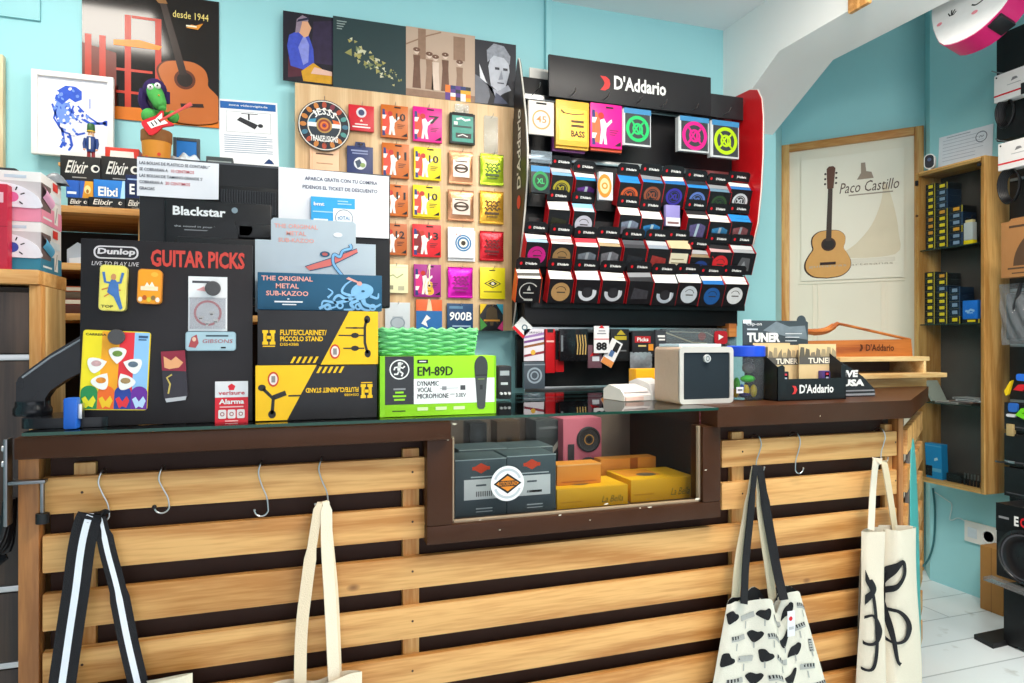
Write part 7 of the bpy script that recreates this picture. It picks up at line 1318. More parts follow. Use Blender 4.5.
# ---- cabinet at the far side with slatted dark front
KX, KY = hit(43, 300, PY(1.9))[0], 1.9; ZK = hit(41, 271, PY(1.9))[1]
t = thing('slatwall_cabinet', 'pine framed cabinet with dark slatted front beside the counter', 'cabinet', (KX-.25, KY, 0)); DW = wood('#2c1f18', '#4c382b', 'Z', .45, 9., .05, 'dark_slat', False); PF = wood('#c98a45', '#e6b574', 'Z', .5, 7., .08, 'orange_pine'); PFX = wood('#c98a45', '#e6b574', 'X', .5, 7., .08, 'orange_pine_top')
ex = .25; wl_ = -1.2
m = MB(); m.box(wl_, ex-.012, .003, .18, 0, ZK-.04, M('#2c211a', .6)); m.build('carcass', t)
m = MB(); zs = [hit(20, y, PY(KY))[1] for y in (356, 586, 662)]; zl = [0]+sorted(zs)+[ZK-.045]
gaps = sorted(zs); lo = 0.02
for z in gaps+[ZK-.04]: m.box(wl_, ex-.026, -.008, .003, lo, z-.012, DW, .002); lo = z+.006
m.build('slat_front', t)
for z in gaps: m = MB(); m.box(wl_, ex-.026, -.006, .003, z-.010, z+.004, M('#c4c4c4', .35, .7), .002); m.build('metal_strip', t)
m = MB(); m.box(ex-.025, ex, -.012, .02, 0, ZK-.035, PF, .002); m.build('corner_post', t)
m = MB(); m.box(ex-.011, ex, .021, .18, 0, ZK-.035, wood('#b98f55', '#dcb982', 'Z', .5, 7., .08, 'pale_pine_side'), .002); m.build('side_panel', t)
m = MB(); m.box(wl_, ex, -.03, .19, ZK-.034, ZK, PFX, .003); m.build('top_board', t)
# toy boxes on it
TX = hit(41, 220, PY(1.92))[0]
def toybox(z, h, c1, c2, label, eye):
    x1_ = TX; w = .15; d = .16; t = thing('toy_box', label, 'box', (x1_-w/2, 1.92, z), 0, 'boxed plush toys on the cabinet'); WB = M('#e4dfdd', .45); m = MB(); CC = M(c1, .45)
    m.box(-w/2, w/2, .001, d, 0, h, WB, .0015)
    m.rect(-w/2, w/2, 0, h*.28, CC, .0004); sideT = Matrix.Translation((w/2, 0, 0)) @ Matrix.Rotation(PI/2, 4, 'Z'); 
    m.T = sideT; m.rect(0, d, 0, h*.36, CC, -.0006); m.rect(d*.55, d*.8, h*.78, h*.95, M('#d8352f'), -.0009); m.rect(d*.62, d*.8, h*.08, h*.5, M('#efeae4'), -.0009); m.stroke([(d*.66, h*.12), (d*.72, h*.3), (d*.76, h*.46)], .006, M('#a8a4a0'), -.0012); m.rect(d*.4, d*.9, h*.55, h*.7, M('#d8e0e4'), -.0009); m.rect(d*.08, d*.5, h*.1, h*.14, WHITE, -.0009)
    m.T = Matrix(); m.rect(-w*.0, w*.3, h*.86, h*.92, M('#c4d0dc'), .0004); m.poly([(-w*.5, h*.5), (-w*.42, h*.85), (-w*.3, h*.9), (-w*.26, h*.6), (-w*.4, h*.4)], M('#6a6668'), -.0002); m.build('carton', t)
    # the cut-out window wraps the corner: dark recess, plush face, printed rim
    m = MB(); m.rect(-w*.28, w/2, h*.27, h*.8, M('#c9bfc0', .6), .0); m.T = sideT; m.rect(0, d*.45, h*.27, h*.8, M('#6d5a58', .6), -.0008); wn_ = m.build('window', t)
    m = MB(); pf = smooth([(-w*.28, h*.275, 0), (w*.1, h*.272, 0), (w*.495, h*.275, 0), (w*.495, h*.42, 0), (w*.42, h*.55, 0), (w*.25, h*.68, 0), (w*.02, h*.75, 0), (-w*.28, h*.77, 0)], 4); m.prism([(p[0], p[1]) for p in pf], -.004, -.0005, M('#e9e6ee', .7, bump=.2)); pf_ = m.build('plush_face', wn_)
    m = MB(); cx = w*.12; cz = h*.47; m.ell(cx, cz, .013, .012, M(eye, .5), -.005, 16)
    for a in (.4, 1.2, 2.4, 3.6, 5.6): m.stroke([(cx+.018*math.cos(a), cz+.017*math.sin(a)), (cx+.027*math.cos(a), cz+.026*math.sin(a))], .0028, INK, -.005)
    m.build('eye_print', wn_); m = MB(); m.T = sideT; m.grid(lambda u, v: (d*(.02+.40*u), -.003-.008*math.sin(PI*v), h*(.5+.26*v-.16*u)), 8, 8, M(c2, .7, bump=.3)); m.build('mane', wn_)
    return z+h
z1 = toybox(ZK+.0005, hit(41, 222, PY(1.92))[1]-ZK-.001, '#2f7f9c', '#5fb0d8', 'teal and white toy box with a blue-eyed plush, lower of two', '#3a4aa0')
toybox(z1+.0005, hit(41, 172, PY(1.92))[1]-z1-.001, '#ea8fa8', '#ecaed0', 'pink and white toy box with a pink-eyed plush, upper of two', '#e06aa0')
zr = hit(0, 266, PY(1.86))[1]; x1_ = hit(7.5, 220, PY(1.885))[0]; t = thing('red_carton', 'red carton with white script at the cabinet edge', 'box', (x1_-.06, 1.885, ZK+.0005)); h = hit(4, 184, PY(1.885))[1]-ZK; m = MB(); m.box(-.06, .06, 0, .03, 0, h, M('#b81c38', .4), .002); m.rect(.0, .052, h*.78, h*.9, M('#e8b8c0')); m.rect(.0, .04, h*.4, h*.44, M('#e8b8c0')); m.rect(-.06, .06, h*.5, h*.505, M('#7d1024')); m.build('carton', t)
q = hit(8, 150, PY(1.98)); m = MB(); m.box(-.015, .02, 0, .03, 0, .018, M('#2c3034', .4), .004); q2 = z1+(hit(41, 172, PY(1.92))[1]-z1); o = m.build('camera_cube', None, (hit(6, 150, PY(1.98))[0], 1.98, q2+.0005)); o.name = 'sensor'; tag(o, 'tiny dark plastic block on the upper toy box', 'gadget')
x = hit(60, 166, PY(2.06))[0]; m = MB(); m.grid(lambda u, v: (.06*(u-.5), .04*(v-.5), .03*math.sin(PI*u)**.7*math.sin(PI*v)**.7), 12, 8, M('#6d7278', .3, var=.3)); o = m.build('grey_bag', None, (x-.012, 2.06, q2+.0005)); tag(o, 'small crumpled grey bag on the pink toy box', 'bag')
# ---- clamp at the counter end
t = thing('bracket', 'grey steel bracket clamped to the counter end', 'bracket', (-.50, 1.57, .9)); m = MB(); 
m.box(-.01, -.003, 0, .03, -.02, .15, DSTEEL, .002); m.box(-.003, .06, 0, .02, .06, .067, DSTEEL, .002); m.box(.05, .056, .004, .016, .0, .06, DSTEEL, .001)
for z in (.10, .13): m.cyl((-.016, .015, z), (-.01, .015, z), .006, STEEL, 10)
m.build('bracket', t); m = MB(); m.cyl((.053, .01, -.02), (.053, .01, 0), .012, M('#18181a', .4), 14); m.build('knob', t)
t = thing('cable_tangle', 'black cables and straps hanging beside the steel bracket', 'cables', (-.58, 1.62, .72)); t.name = 'hanging_cable'; m = MB(); rgn = random.Random(4)
for k in range(4):
    y = .0+.012*k; m.tube(smooth([(-.16, y, .16-.02*k), (-.08, y, .06-.012*k), (.0, y+.01, .05+.02*k), (.05, y, .13-.012*k), (.06, y, .20)], 5), .008, M('#151518', .4), 8)
m.build('cable', t)
for k, (z, c) in enumerate(((.10, '#2a2a2e'), (.07, '#3a2226'), (.04, '#232327'))):
    t = thing('strap', ('black', 'dark red', 'charcoal')[k]+' folded strap hanging below the steel bracket', 'strap', (-.60, 1.70, .74+z)); m = MB(); m.strap(smooth([(-.2, 0, .05), (-.1, 0, .0), (0, 0, -.01), (.05, 0, .02)], 5), .04, .006, M(c, .5), (0, .6, 1)); m.build('strap', t)
# ================================================================== RIGHT: CABINET, RACK, FLOOR
WX = 3.2; CXF = 3.03; CY0, CY1 = 2.25, 2.61
CZ0 = hit(985, 495, PX(CXF))[1]; CZ1 = hit(985, 155, PX(CXF))[1]
t = thing('wall_cabinet', 'tall narrow pine wall cabinet with glass shelves of small boxes', 'cabinet', (CXF, (CY0+CY1)/2, CZ0), -PI/2)
W = CY1-CY0; H = CZ1-CZ0; D = WX-.01-CXF; th = .02; CW = wood('#b07c3c', '#d9aa66', 'Z', .5, 7., .07, 'cabinet_pine'); CWX = wood('#b07c3c', '#d9aa66', 'X', .5, 7., .07, 'cabinet_pine_rail')
for x in (-W/2, W/2-th): m = MB(); m.box(x, x+th, 0, D, 0, H, CW, .002); m.build('side_panel', t)
for z in (0, H-th): m = MB(); m.box(-W/2+th, W/2-th, 0, D, z, z+th, CWX, .002); m.build('end_panel', t)
m = MB(); m.box(-W/2+th, W/2-th, D-.012, D-.002, th, H-th, M('#4a4644', .35, var=.12, scale=8)); m.build('back_panel', t)
def lz(py, px=950): return hit(px, py, PX(CXF+.06))[1]-CZ0
SHZ = [lz(248), lz(324), lz(403)]
for z in SHZ: m = MB(); m.box(-W/2+th, W/2-th, .01, D-.014, z-.005, z, CABGLASS); m.box(-W/2+th, W/2-th, .0095, .0105, z-.005, z, M('#2a3a34', .2)); m.build('glass_shelf', t)
m = MB(); m.box(-W/2+th*.5, W/2-th*.2, -.006, -.001, th*.5, H-th*.5, CABGLASS); m.build('glass_door', t)
m = MB(); m.box(-W/2+.006, -W/2+.02, -.010, -.001, H-.065, H-.04, INK, .002); m.box(W/2-.03, W/2-.015, -.01, -.001, H-.045, H-.03, INK, .002); m.cyl((-W/2+.012, -.006, H*.86), (-W/2+.012, 0, H*.86), .006, M('#5a3a20'), 10); m.build('hinge', t)
HG = 'small labelled boxes on the cabinet glass shelves'
YEL = M('#e8cf1a', .45); NB = M('#1d2024', .4)
KIND = {'k': ('#1b1e22', '#e8cf1a', 'yellow'), 'o': ('#1b1e22', '#d89a2a', 'amber'), 'n': ('#16263c', '#7d94b0', 'grey-blue')}
def hbox(lx, z, w, h, kind, label, d=.09, y=.03, side=True):
    c, l, _ = KIND[kind]; wx = CXF+y; ly = (CY0+CY1)/2
    t = tag(MB().box(-w/2, w/2, 0, d, 0, h-.0006, M(c, .4), .001).rect(-w*.2, w*.26, h*.3, h*.78, M(l, .45)).rect(-w*.5, w*.5, 0, h*.06, M('#4a4a3a'), -.0004).rect(w*.42, w*.5, 0, h, M('#b5a52a', .5) if kind != 'n' else M('#30486a'), -.0008).build('small_box', None, (CXF+y, ly-lx, CZ0+z+.0004), -PI/2), label, 'box', HG); return t
ORD = ['bottom', 'second', 'third', 'fourth', 'fifth', 'sixth', 'seventh', 'eighth', 'ninth', 'topmost']
def lxof(px, py=250): return (CY0+CY1)/2-hit(px, py, PX(CXF+.03))[3]
def column(px0, px1, pyt, pyb, kinds, z, where, y=.03, d=.09):
    x0_, x1_ = lxof(px0), lxof(px1); n = len(kinds); h = (hit((px0+px1)/2, pyt, PX(CXF+y))[1]-CZ0-z)/n
    for i, k in enumerate(kinds):
        o = ORD[i] if i < n-1 else 'topmost'
        hbox((x0_+x1_)/2, z+h*i, (x1_-x0_)-.003, h, k, '%s box of the %s' % (('black box with %s label, ' % KIND[k][2])+o if k != 'n' else 'dark blue box, '+o, where), d, y)
column(925.5, 935.5, 184, 247, 'kkoookkkkk'[:10], SHZ[0], 'first column on upper glass shelf')
column(936, 948, 183, 247, 'kkkkkonnnk'[:10], SHZ[0], 'second column on upper glass shelf')
column(949, 963, 206, 247, 'nnonno', SHZ[0], 'third column on upper glass shelf')
column(924.5, 935, 272, 323, 'kkkkkkkk', SHZ[1], 'first column on middle glass shelf')
column(936, 947.5, 273, 323, 'kkkkknko', SHZ[1], 'second column on middle glass shelf')
column(948.5, 960.5, 287, 323, 'knnnn', SHZ[1], 'third column on middle glass shelf')
column(962, 980, 319, 323.5, 'k', SHZ[1], 'fourth column under the blue box')
ly = (CY0+CY1)/2
def incab(px0, px1, pyt, z, name, label, cat, fn, y=.03):
    x0_, x1_ = lxof(px0), lxof(px1); t = thing(name, label, cat, (CXF+y, ly-(x0_+x1_)/2, CZ0+z+.0006), -PI/2); h = hit((px0+px1)/2, pyt, PX(CXF+y))[1]-CZ0-z; m = MB(); fn(m, x1_-x0_, h); m.build('body', t)
zb4 = hit(971, 319, PX(CXF+.03))[1]-CZ0
incab(962.5, 977.5, 300.5, zb4, 'blue_box', 'bright blue square box on the middle cabinet shelf', 'box', lambda m, w, h: (m.box(-w/2, w/2, 0, .07, 0, h, M('#1f6fd0', .4), .002), m.stroke([(-w*.3, h*.45), (-w*.1, h*.4), (w*.05, h*.5), (w*.3, h*.42)], h*.12, M('#8ab8e8')), m.rect(-w*.2, w*.2, h*.3, h*.35, M('#8ab8e8'))))
incab(963.5, 972.5, 217, SHZ[0], 'clear_tube', 'clear tube with a yellow base on the upper cabinet shelf', 'tube', lambda m, w, h: (m.box(-w/2, w/2, 0, .03, 0, h*.16, YEL, .002), m.box(-w/2, w/2, 0, .03, h*.16, h*.8, M('#b9bfc4', .3), .003), m.box(-w*.4, w*.4, .004, .026, h*.8, h*.9, M('#d8c890', .4), .003), m.tube([(-w*.4, .01, h*.8), (-w*.3, .01, h*.98), (w*.1, .01, h*.9), (w*.35, .01, h*1.05)], .004, INK, 6)))
# magazines on the lower glass shelf
MG = 'papers lying on the lowest glass shelf'
for k, (x, a, c, nm) in enumerate(((-.03, .1, '#b9b4b0', 'grey'), (.04, -.15, '#8d6a5e', 'reddish'), (.08, .2, '#c8c9cc', 'white'), (.06, 0., '#a4a6aa', 'silver'))):
    tag(MB().box(-.06, .06, 0, .09, 0, .008, M(c, .4), .001).rect(-.05, .05, .002, .006, M('#5a5a5e')).build('booklet', None, (CXF+.025, ly-x, CZ0+SHZ[2]+.0085*k+.0005), -PI/2+a*.3), nm+' booklet lying flat in the low cabinet pile', 'booklet', MG)
m = MB(Matrix.Rotation(.0, 4, 'X') @ Matrix.Rotation(-.5, 4, 'Y')); m.box(-.004, .004, .0, .1, 0, .12, M('#a8b0a8', .3), .001); m.box(-.0045, -.004, .02, .08, .02, .09, M('#5a8a4a', .4, var=.4, scale=40)); tag(m.build('leaning_booklet', None, (CXF+.025, ly+.11, CZ0+SHZ[2]+.004), -PI/2), 'glossy booklet leaning against the cabinet side above papers', 'booklet')
# bottom: blue pack and black connectors
incab(925, 944, 444, th, 'blue_pack', 'bright blue hanging pack standing at the cabinet bottom', 'pack', lambda m, w, h: (m.prism([(-w*.42, 0), (w*.42, 0), (w*.36, h*.82), (w*.36, h), (-w*.5, h), (-w*.5, h*.82)], 0, .04, M('#1f8fd0', .4)), m.rect(-w*.36, w*.36, h*.2, h*.3, M('#6ab4dc')), m.rect(-w*.45, -w*.1, h*.06, h*.36, INK, -.002), m.poly([(0, h*.5), (w*.2, h*.55), (w*.15, h*.62), (0, h*.58)], M('#c8e4f4')), m.rect(-w*.5, w*.36, h*.92, h*.95, M('#5ab0e0'))))
incab(946, 961, 474, th, 'black_case', 'low black plastic case on the cabinet floor', 'case', lambda m, w, h: (m.box(-w/2, w/2, 0, .06, 0, max(h, .03), M('#1a1a1c', .4), .006),))
for k in range(5):
    x = lxof(964+3.4*k); m = MB(); m.cyl((0, 0, 0), (0, 0, .03), .006, INK, 10); m.cyl((0, 0, .03), (0, 0, .055), .0035, STEEL, 8); tag(m.build('audio_plug', None, (CXF+.035, ly-x, CZ0+th+.0005)), 'black audio plug with steel tip, %s from the black case' % ('first', 'second', 'third', 'fourth', 'fifth')[k], 'plug', 'audio plugs at the cabinet bottom')
# little camera on top
x, z, X, Y_ = hit(918, 160, PX(CXF+.06)); t = thing('security_camera', 'small white and black camera on top of the pine cabinet', 'camera', (CXF+.06, min(Y_, CY1-.03), CZ1+.0005), -PI/2+.5); m = MB(); m.lathe([(.016, 0), (.016, .004), (.006, .008), (.006, .022)], WHITE, (0, 0, 0), 18); m.build('stand', t); m = MB(); m.prism(rr(-.024, .024, .02, .095, .022), -.004, .03, WHITE); m.prism(rr(-.02, .02, .024, .09, .019), -.006, -.004, M('#191b26', .2)); m.ell(0, .066, .009, .009, M('#3a4a6a', .2), -.0065, 16); m.build('camera_body', t)
# sheet on the wall above
loc, rz, w, h = place(938, 992, 131, 165, PX(WX-.004)); t = thing('wall_notice', 'white printed sheet taped on cyan wall above the cabinet', 'paper', loc, rz); m = MB(Matrix.Rotation(.04, 4, 'Y')); m.box(-w/2, w/2, 0, .001, 0, h, M('#e6e9f2', .6))
for k in range(7): m.rect(-w*.42, w*(.34 if k < 5 else .2), h*(.84-.1*k), h*(.855-.1*k), M('#b4b9c8'))
m.rect(-w*.35, w*.1, h*.92, h*.94, M('#9aa0b0')); m.ring(w*.3, h*.72, w*.09, w*.105, M('#6a7080'), -.0009, 24, .9); m.stroke([(w*.26, h*.70), (w*.29, h*.75), (w*.31, h*.70), (w*.34, h*.74)], .003, M('#5a6070'), -.0009); m.build('sheet', t)
# ---- rack of accessories
RX = 3.06
t = thing('slatwall_rack', 'black slatted wall rack hung with cables and accessories', 'rack', (RX, 1.75, 0), -PI/2); m = MB(); m.box(-.44, .55, .04, .12, .35, 2.08, M('#141416', .4, var=.1), .002)
m.build('panel', t); m = MB(); zt_ = hit(993, 37, PX(3.02))[1]; m.box(-.44, .55, -.04, .12, 2.13, zt_, M('#131315', .45, var=.1), .002); m.build('header', t)
zr_ = [hit(1012, y, PX(RX+.04))[1] for y in (70, 125, 180, 232, 290, 345, 400, 440, 480)]
for z in zr_:
    if z < 2.05: m = MB(); m.box(-.43, .54, .03, .04, z-.008, z+.004, M('#8a8c90', .35, .8), .001); m.build('rail', t)
def onrack(px0, px1, py0, py1, X): loc, rz, w, h = place(px0, px1, py0, py1, PX(X)); return loc, rz, w, h
def cablepack(px0, px1, py0, py1, X, label, coil):
    loc, rz, w, h = onrack(px0, px1, py0, py1, X); t = thing('cable_pack', label, 'cable', loc, rz, 'coiled cables in white cards on the rack'); m = MB(); m.box(-w/2, w/2, 0, .05, 0, h, M('#e8e4e2', .4), .002); m.rect(-w/2, w/2, h*.2, h*.26, RED); m.ell(-w*.44, h*.9, .004, .004, INK, -.0008, 8); m.poly([(-w*.12, h*.62), (w*.04, h*.66), (w*.0, h*.74), (-w*.08, h*.74)], M('#7d7a7c')); m.rect(-w*.2, w*.1, h*.5, h*.53, M('#b0aeb0')); m.rect(w*.1, w*.5, 0, h*.4, INK, -.001); m.build('card', t)
    m = MB(); cx, cz, r0, r1 = coil
    for k in range(6):
        pts = [(cx*w+(r0-.003*k)*math.cos(a), .01+.006*k+.004*math.sin(a*2), cz*h+(r1-.003*k)*math.sin(a)) for a in (2*PI*i/28 for i in range(28))]; m.tube(pts, .0042, M('#111113', .35), 7, True)
    m.build('cable', t); m = MB(); m.tube([(-w*.3, .02, h*1.0), (-w*.45, .0, h*1.12), (-w*.52, -.01, h*1.2)], .0025, DSTEEL, 6); m.build('hook', t)
cablepack(994, 1040, 68, 96, 2.93, 'black coiled cable in a white card, higher on the rack', (-.30, -.45, .038, .062))
cablepack(998, 1044, 138, 166, 2.93, 'black coiled cable in a white card above the cardboard box', (-.30, -.6, .045, .075))
# cardboard headphone box
loc, rz, w, h = onrack(1001, 1075, 217, 275, 2.88); KB = M('#9c6d40', .6, var=.04); KD = M('#4a3524', .6)
t = thing('cardboard_box', 'brown cardboard box with a dark cut-out hanging on rack', 'box', loc, rz); m = MB(); m.box(-w/2, w/2, 0, .05, 0, h, KB, .002); m.prism([(-w*.44, h), (w*.2, h), (w*.2, h*1.08), (-w*.4, h*1.06)], .02, .03, KB)
m.poly([(p[0], p[1]) for p in arc(w*.3, h*.2, w*.62, PI*.5, PI, 14, .95)]+[(w*.3, h*.2)], KD); m.rect(-w*.38, -w*.1, h*.88, h*.92, KD); m.rect(-w*.4, -w*.05, h*.14, h*.17, KD); m.rect(-w*.34, w*.2, h*.06, h*.08, KD)
m.T = Matrix.Translation((-w/2, .05, 0)) @ Matrix.Rotation(-PI/2, 4, 'Z'); m.rect(.01, .04, h*.7, h*.82, KD); m.rect(.008, .044, h*.24, h*.26, KD); m.ring(.025, h*.12, .005, .008, KD, -.0006, 14); m.poly([(.015, h*.48), (.036, h*.52), (.036, h*.56), (.015, h*.52)], PAPER); m.build('carton', t)
# clear bags, picks and boxes
loc, rz, w, h = onrack(999, 1040, 283, 345, 2.94); t = thing('plastic_bag', 'crinkled clear bag of black gear below the cardboard box', 'bag', loc, rz); m = MB(); m.grid(lambda u, v: ((u-.5)*w*(.85+.15*v), -.02*math.sin(PI*u)*math.sin(PI*v)-.006*math.sin(u*21+v*13)*math.sin(PI*v), v*h), 26, 22, clearmat('crinkle', '#e8ecee', .6, .08, .25, '#aab0b6')); m.build('bag', t); m = MB(); m.box(-w*.36, w*.4, .006, .03, h*.08, h*.85, M('#25272b', .4, var=.3), .01); m.tube(smooth([(-w*.1, -.01, h*.55), (-.0, -.012, h*.75), (w*.1, -.01, h*1.0)], 4), .007, INK, 8); m.build('gear', t)
PKG = 'coloured plastic tools on the rack'
def clipthing(px0, px1, py0, py1, c, label, X=2.97, shape=None):
    loc, rz, w, h = onrack(px0, px1, py0, py1, X); m = MB(); m.prism(shape(w, h) if shape else rr(-w/2, w/2, 0, h, .01), 0, .012, M(c, .35)); tag(m.build('plastic_clip', None, loc, rz), label, 'clip', PKG)
tri = lambda w, h: [(-w/2, h*.3), (-w*.3, 0), (w*.0, h*.1), (w/2, h), (w*.2, h*.9)]
clipthing(1004, 1012, 380, 396, '#e8c41a', 'yellow plastic clip hanging on the black rack', shape=tri); clipthing(1013, 1026, 384, 391, '#c8202a', 'red plastic clip hanging on the black rack', shape=lambda w, h: [(-w/2, h*.1), (w*.2, 0), (w/2, h*.6), (w/2, h), (-w*.1, h*.9)])
clipthing(1008, 1017, 403, 412, '#2a5fb0', 'blue plastic clip hanging on the black rack'); clipthing(1015, 1030, 407, 422, '#6ac81f', 'lime green plastic clip hanging on the black rack', shape=lambda w, h: [(-w*.5, h*.4), (-w*.1, h*.9), (w*.5, h), (w*.5, h*.7), (-w*.05, h*.6), (w*.3, h*.1), (-w*.2, h*.3)]); clipthing(1016, 1030, 374, 381, '#2a6ad0', 'small blue plastic clip above the red clip'); clipthing(1006, 1015, 414, 417, '#c9cbd0', 'silver clip bar below the blue plastic clip')
for k, (y0, y1, lb) in enumerate(((405, 433, 'upper'), (437, 470, 'middle'), (472, 502, 'lower'))):
    loc, rz, w, h = onrack(1004, 1070, y0, y1, 3.0); t = thing('black_carton', 'plain black carton on the rack, %s of three' % lb, 'box', loc, rz, 'black cartons on the rack'); m = MB(); m.box(-w/2, w/2, 0, .05, 0, h, M(('#1a1a1d', '#121214', '#161618')[k], .4), .003); m.rect(-w*.46, -w*.1, h*.1, h*.14, M('#4a4a4e')); m.build('carton', t)
loc, rz, w, h = onrack(1006, 1013, 424, 436, 2.99); tag(MB().box(-w/2, w/2, 0, .02, 0, h, M('#b09868', .5), .003).build('tan_tag', None, loc, rz), 'small tan tag hanging in front of the black carton', 'tag')
q = hit(1004, 462, PX(2.97)); m = MB(); m.tube([(0, .06, 0), (0, -.02, 0), (0, -.05, .006)], .004, STEEL, 8); m.box(-.012, .03, .02, .024, -.004, .006, STEEL); tag(m.build('rack_hook', None, (2.97, q[3], q[1]), -PI/2), 'empty steel hook sticking out of the rack', 'hook')
# wrapped fan-like speaker, cabinet below, floor things
loc, rz, w, h = onrack(996, 1075, 511, 588, 2.78); t = thing('wrapped_speaker', 'black speaker in clear wrapping on a black cabinet', 'speaker', loc, rz); m = MB(); m.box(-w/2, w/2, 0, .16, 0, h, M('#19191b', .35), .006); m.rect(-w/2, w/2, h*.62, h, M('#131315', .3), -.0006); m.text('E', -w*.25, h*.74, w*.06, h*.13, WHITE, -.001, 'l', .04); m.text('OS', -w*.17, h*.74, w*.14, h*.13, RED, -.001, 'l', .04); m.rect(-w*.46, -w*.32, h*.8, h*.83, M('#8a8a8e'), -.001); m.build('cabinet', t)
m = MB(); r = h*.36; m.lathe([(r, 0), (r, -.012), (r*.9, -.018), (r*.8, -.006), (r*.5, .0), (r*.3, -.006), (0, -.012)], M('#1d1d20', .25), (-w*.08, 0, h*.36), 36, 'Y'); m.ring(-w*.08, h*.36, r*.78, r*.84, M('#4a4a50', .3), -.0185, 36); m.build('cone', t)
m = MB(); m.prism([(-w*.56, -.02), (w*.5, -.035), (w*.5, -.02), (-w*.56, -.006)], -.05, 0, clearmat('wrapfold', '#dcdee0', .3, .1, .07)); m.build('wrapping', t)
zf_ = loc.z; loc2, rz, w, h = onrack(1003, 1080, 588, 632, 2.80); t = thing('black_cabinet', 'black amplifier cabinet on the white floor below the wrapped speaker', 'cabinet', (2.80, loc2.y, 0.0), rz); m = MB(); m.box(-w/2, w/2, 0, .17, .01, zf_-.03, M('#151517', .5, bump=.1), .008); m.build('cabinet', t)
for x in (-w*.42, w*.42):
    for y in (.01, .12): MB().box(x-.02, x+.02, y, y+.04, 0, .011, INK).build('foot', t)
q = hit(981, 600, PX(3.10)); loc, rz, w, h = place(980, 1003, 548, 610, PX(3.08), z0=.0005); t = thing('cardboard_box', 'plain brown cardboard box standing on the floor by the wall', 'box', loc, rz); m = MB(); m.box(-w/2, w/2, 0, .1, 0, h, M('#a8763c', .6, var=.05), .003); m.rect(-.002, .002, 0, h, M('#8a5f30'), -.0005); m.build('carton', t)
a = hit(974, 638, PX(2.6)); 
def fl(px, py): s_ = HC*FPX/(py-341.5); dx, dy = ray(px); return (dx*s_, dy*s_)
P4 = [fl(974, 639), fl(993, 649), fl(1060, 633), fl(1040, 625)]
tag(MB().slab(P4, .0005, .02, M('#161618', .5)).build('steel_plate', None), 'flat black steel plate lying on the white floor', 'plate')
# outlet and cables on the wall
loc, rz, w, h = place(966, 999, 524, 545, PX(WX)); t = thing('wall_outlet', 'white double wall outlet on the cyan wall below the cabinet', 'outlet', loc+Vector((-.012, 0, 0)), rz); m = MB(); m.box(-w/2, w/2, 0, .012, 0, h, M('#e9e8e4', .4), .003); m.build('plate', t); m = MB(); m.lathe([(h*.33, -.001), (h*.33, -.004), (h*.27, -.004), (h*.27, .0)], WHITE, (w*.25, 0, h*.5), 24, 'Y'); m.ell(w*.25, h*.5, h*.25, h*.25, M('#c4c4c0'), -.001, 20); m.ell(w*.25-.006, h*.5, .003, .003, INK, -.0016, 8); m.ell(w*.25+.006, h*.5, .003, .003, INK, -.0016, 8); m.build('socket', t); m = MB(); m.box(-w*.38, -w*.1, -.003, 0, h*.24, h*.72, M('#d4dfe8', .3), .001); m.build('switch', t)
qz = lambda px, py: (lambda r: (r[2]-.008, r[3], r[1]))(hit(px, py, PX(WX)))
m = MB(); m.tube(smooth([qz(968, 522), qz(960, 518), qz(953, 520), qz(951, 518), qz(953, 505), qz(948, 500), qz(936, 492)], 5), .003, M('#cfe0e0', .4), 6); tag(m.build('cable', None), 'thin pale cable running up the wall from the outlet', 'cable')
m = MB(); m.tube(smooth([qz(934, 488), qz(936, 510), qz(935, 540), qz(930, 558), qz(924, 566)], 5), .005, M('#2f6a70', .4), 6); tag(m.build('cable', None), 'dark cable hanging down the cyan wall below the cabinet', 'cable')
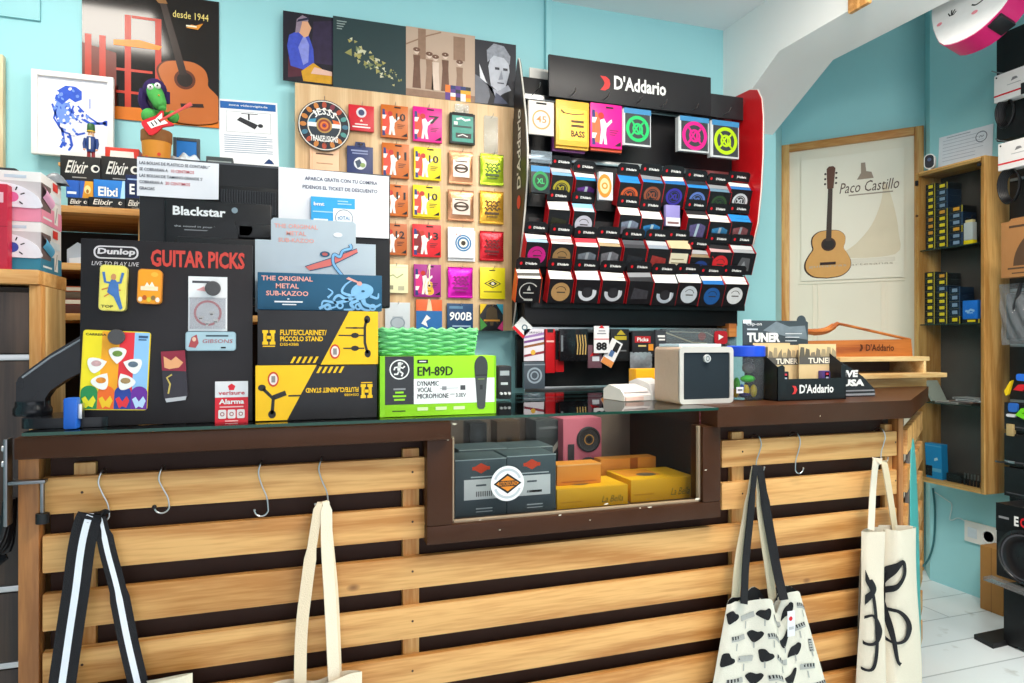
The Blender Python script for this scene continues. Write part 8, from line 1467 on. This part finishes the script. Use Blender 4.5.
# baseboard-less floor edge dust line, beam hanger, hanging guitar
q = hit(862, 4, PX(2.17)); m = MB(Matrix.Rotation(-PI/2, 4, 'Z')); m.box(-.05, .05, -.02, 0, -.02, .09, PINE, .004); t = tag(m.build('wall_hanger', None, (2.168, q[3], q[1])), 'pine guitar hanger block screwed to the white beam', 'hanger')
def uke():
    # hung flat against the wall, face turned to the room
    X0 = 2.55; c = hit(975, -6, PX(X0)); t = thing('toy_guitar', 'white and pink child guitar with a printed sleepy face', 'guitar', (X0, c[3], c[1]), -PI/2); PKm = M('#d6246e', .3); FW = M('#f4f2f2', .3)
    R = .205; T0 = Matrix.Rotation(-.3, 4, 'X'); T = T0 @ Matrix.Rotation(1.15, 4, 'Y') @ Matrix.Scale(1.12, 4)
    out = [(p[0], p[1]) for p in smooth([(0, -.16, 0), (.11, -.14, 0), (.165, -.04, 0), (.15, .06, 0), (.105, .12, 0), (.12, .2, 0), (.10, .28, 0), (0, .32, 0), (-.10, .28, 0), (-.12, .2, 0), (-.105, .12, 0), (-.15, .06, 0), (-.165, -.04, 0), (-.11, -.14, 0), (0, -.16, 0)], 4)][:-1]
    m = MB(T); m.prism(out, .004, .085, PKm); m.build('sides', t); m = MB(T); m.prism([(x*.985, z*.985) for x, z in out], 0, .006, FW); m.build('top', t)
    m = MB(T0 @ Matrix.Translation((-.03, 0, -.02)) @ Matrix.Rotation(.1, 4, 'Y')); K2 = M('#2a2628', .4)
    m.stroke([(-.06, -.01), (-.052, -.035)], .006, K2, -.001); m.stroke([(-.045, -.012), (-.052, -.035)], .006, K2, -.001); m.stroke([(-.072, -.02), (-.06, -.034), (-.044, -.034), (-.036, -.022)], .005, K2, -.001); m.stroke([(p[0], p[1]) for p in smooth([(.03, -.022, 0), (.05, -.03, 0), (.075, -.02, 0), (.09, -.004, 0)], 4)], .006, K2, -.001); m.ell(-.10, -.055, .012, .008, M('#ee8f9c', .4), -.001, 14); m.ell(.055, -.062, .013, .008, M('#ee8f9c', .4), -.001, 14); m.build('face_print', t)
    m = MB(T); m.box(.12, .17, .01, .08, .0, .05, M('#1c1c20', .4), .004); m.build('strap_end', t)
    m = MB(T); m.box(-.02, .02, -.006, .02, .3, .62, M('#8a5a30', .4), .004); m.prism([(-.025, .62), (.025, .62), (.035, .74), (-.035, .74)], -.004, .014, M('#8a5a30', .4)); m.build('neck', t)
    q = hit(985, -5, PX(X0)); m = MB(); m.tube([(0, .03, .62), (0, .03, 1.2)], .002, STEEL, 6); m.build('hanging_wire', t)
uke()
# ================================================================== LIGHT AND CAMERA
def area(name, loc, sx, sy, power, col='#ffffff', rot=(0, 0, 0), spread=PI):
    l = bpy.data.lights.new(name, 'AREA'); l.shape = 'RECTANGLE'; l.size = sx; l.size_y = sy; l.energy = power; l.color = lin(col); l.spread = spread
    o = bpy.data.objects.new(name, l); COL.objects.link(o); o.location = loc; o.rotation_euler = rot; o['kind'] = 'helper'; return o
area('ceiling_lamp', (-.9, 2.04, ZC-.02), .62, .5, 40, '#fff6ea')
area('ceiling_lamp', (1.3, 1.5, ZC-.02), .6, .4, 62, '#fff6ea')
pl_ = bpy.data.lights.new('room_fill', 'POINT'); pl_.energy = 75; pl_.shadow_soft_size = .16; pl_.color = lin('#fff6ea'); po = bpy.data.objects.new('room_fill', pl_); COL.objects.link(po); po.location = (.9, .5, 2.42); po['kind'] = 'helper'  # point fill added to brighten ceiling, beam and walls; not a real fixture
area('ceiling_lamp', (1.75, .8, ZC-.02), .5, .4, 70, '#fff4e6')  # extra fill added to lift the dark recess walls, no known fixture here
area('passage_fill', (2.85, .4, ZC+.65), .4, .4, 30, '#fff6ea')  # invented fill inside the passage, added so its cyan walls come out brighter
area('shop_window', (.2, -2.4, 1.5), 4.2, 2.2, 95, '#f2f7ff', (PI/2, 0, 0))
w = bpy.data.worlds.new('World'); SC.world = w; w.use_nodes = True
bg = w.node_tree.nodes['Background']; bg.inputs[0].default_value = lin('#eef3fa')+(1,); bg.inputs[1].default_value = .6
cd = bpy.data.cameras.new('Camera'); cam = bpy.data.objects.new('Camera', cd); COL.objects.link(cam)
cd.sensor_fit = 'HORIZONTAL'; cd.sensor_width = 36; cd.lens = 36*FPX/1024; cd.clip_start = .02
cam.location = (0, 0, HC); cam.rotation_euler = (PI/2, 0, -TH); SC.camera = cam
SC.view_settings.view_transform = 'Standard'; SC.view_settings.look = 'None'; SC.view_settings.gamma = 1; SC.view_settings.use_curve_mapping = False
SC.view_settings.exposure = -.85
SC.cycles.use_denoising = True
SC.cycles.max_bounces = 8; SC.cycles.transparent_max_bounces = 24
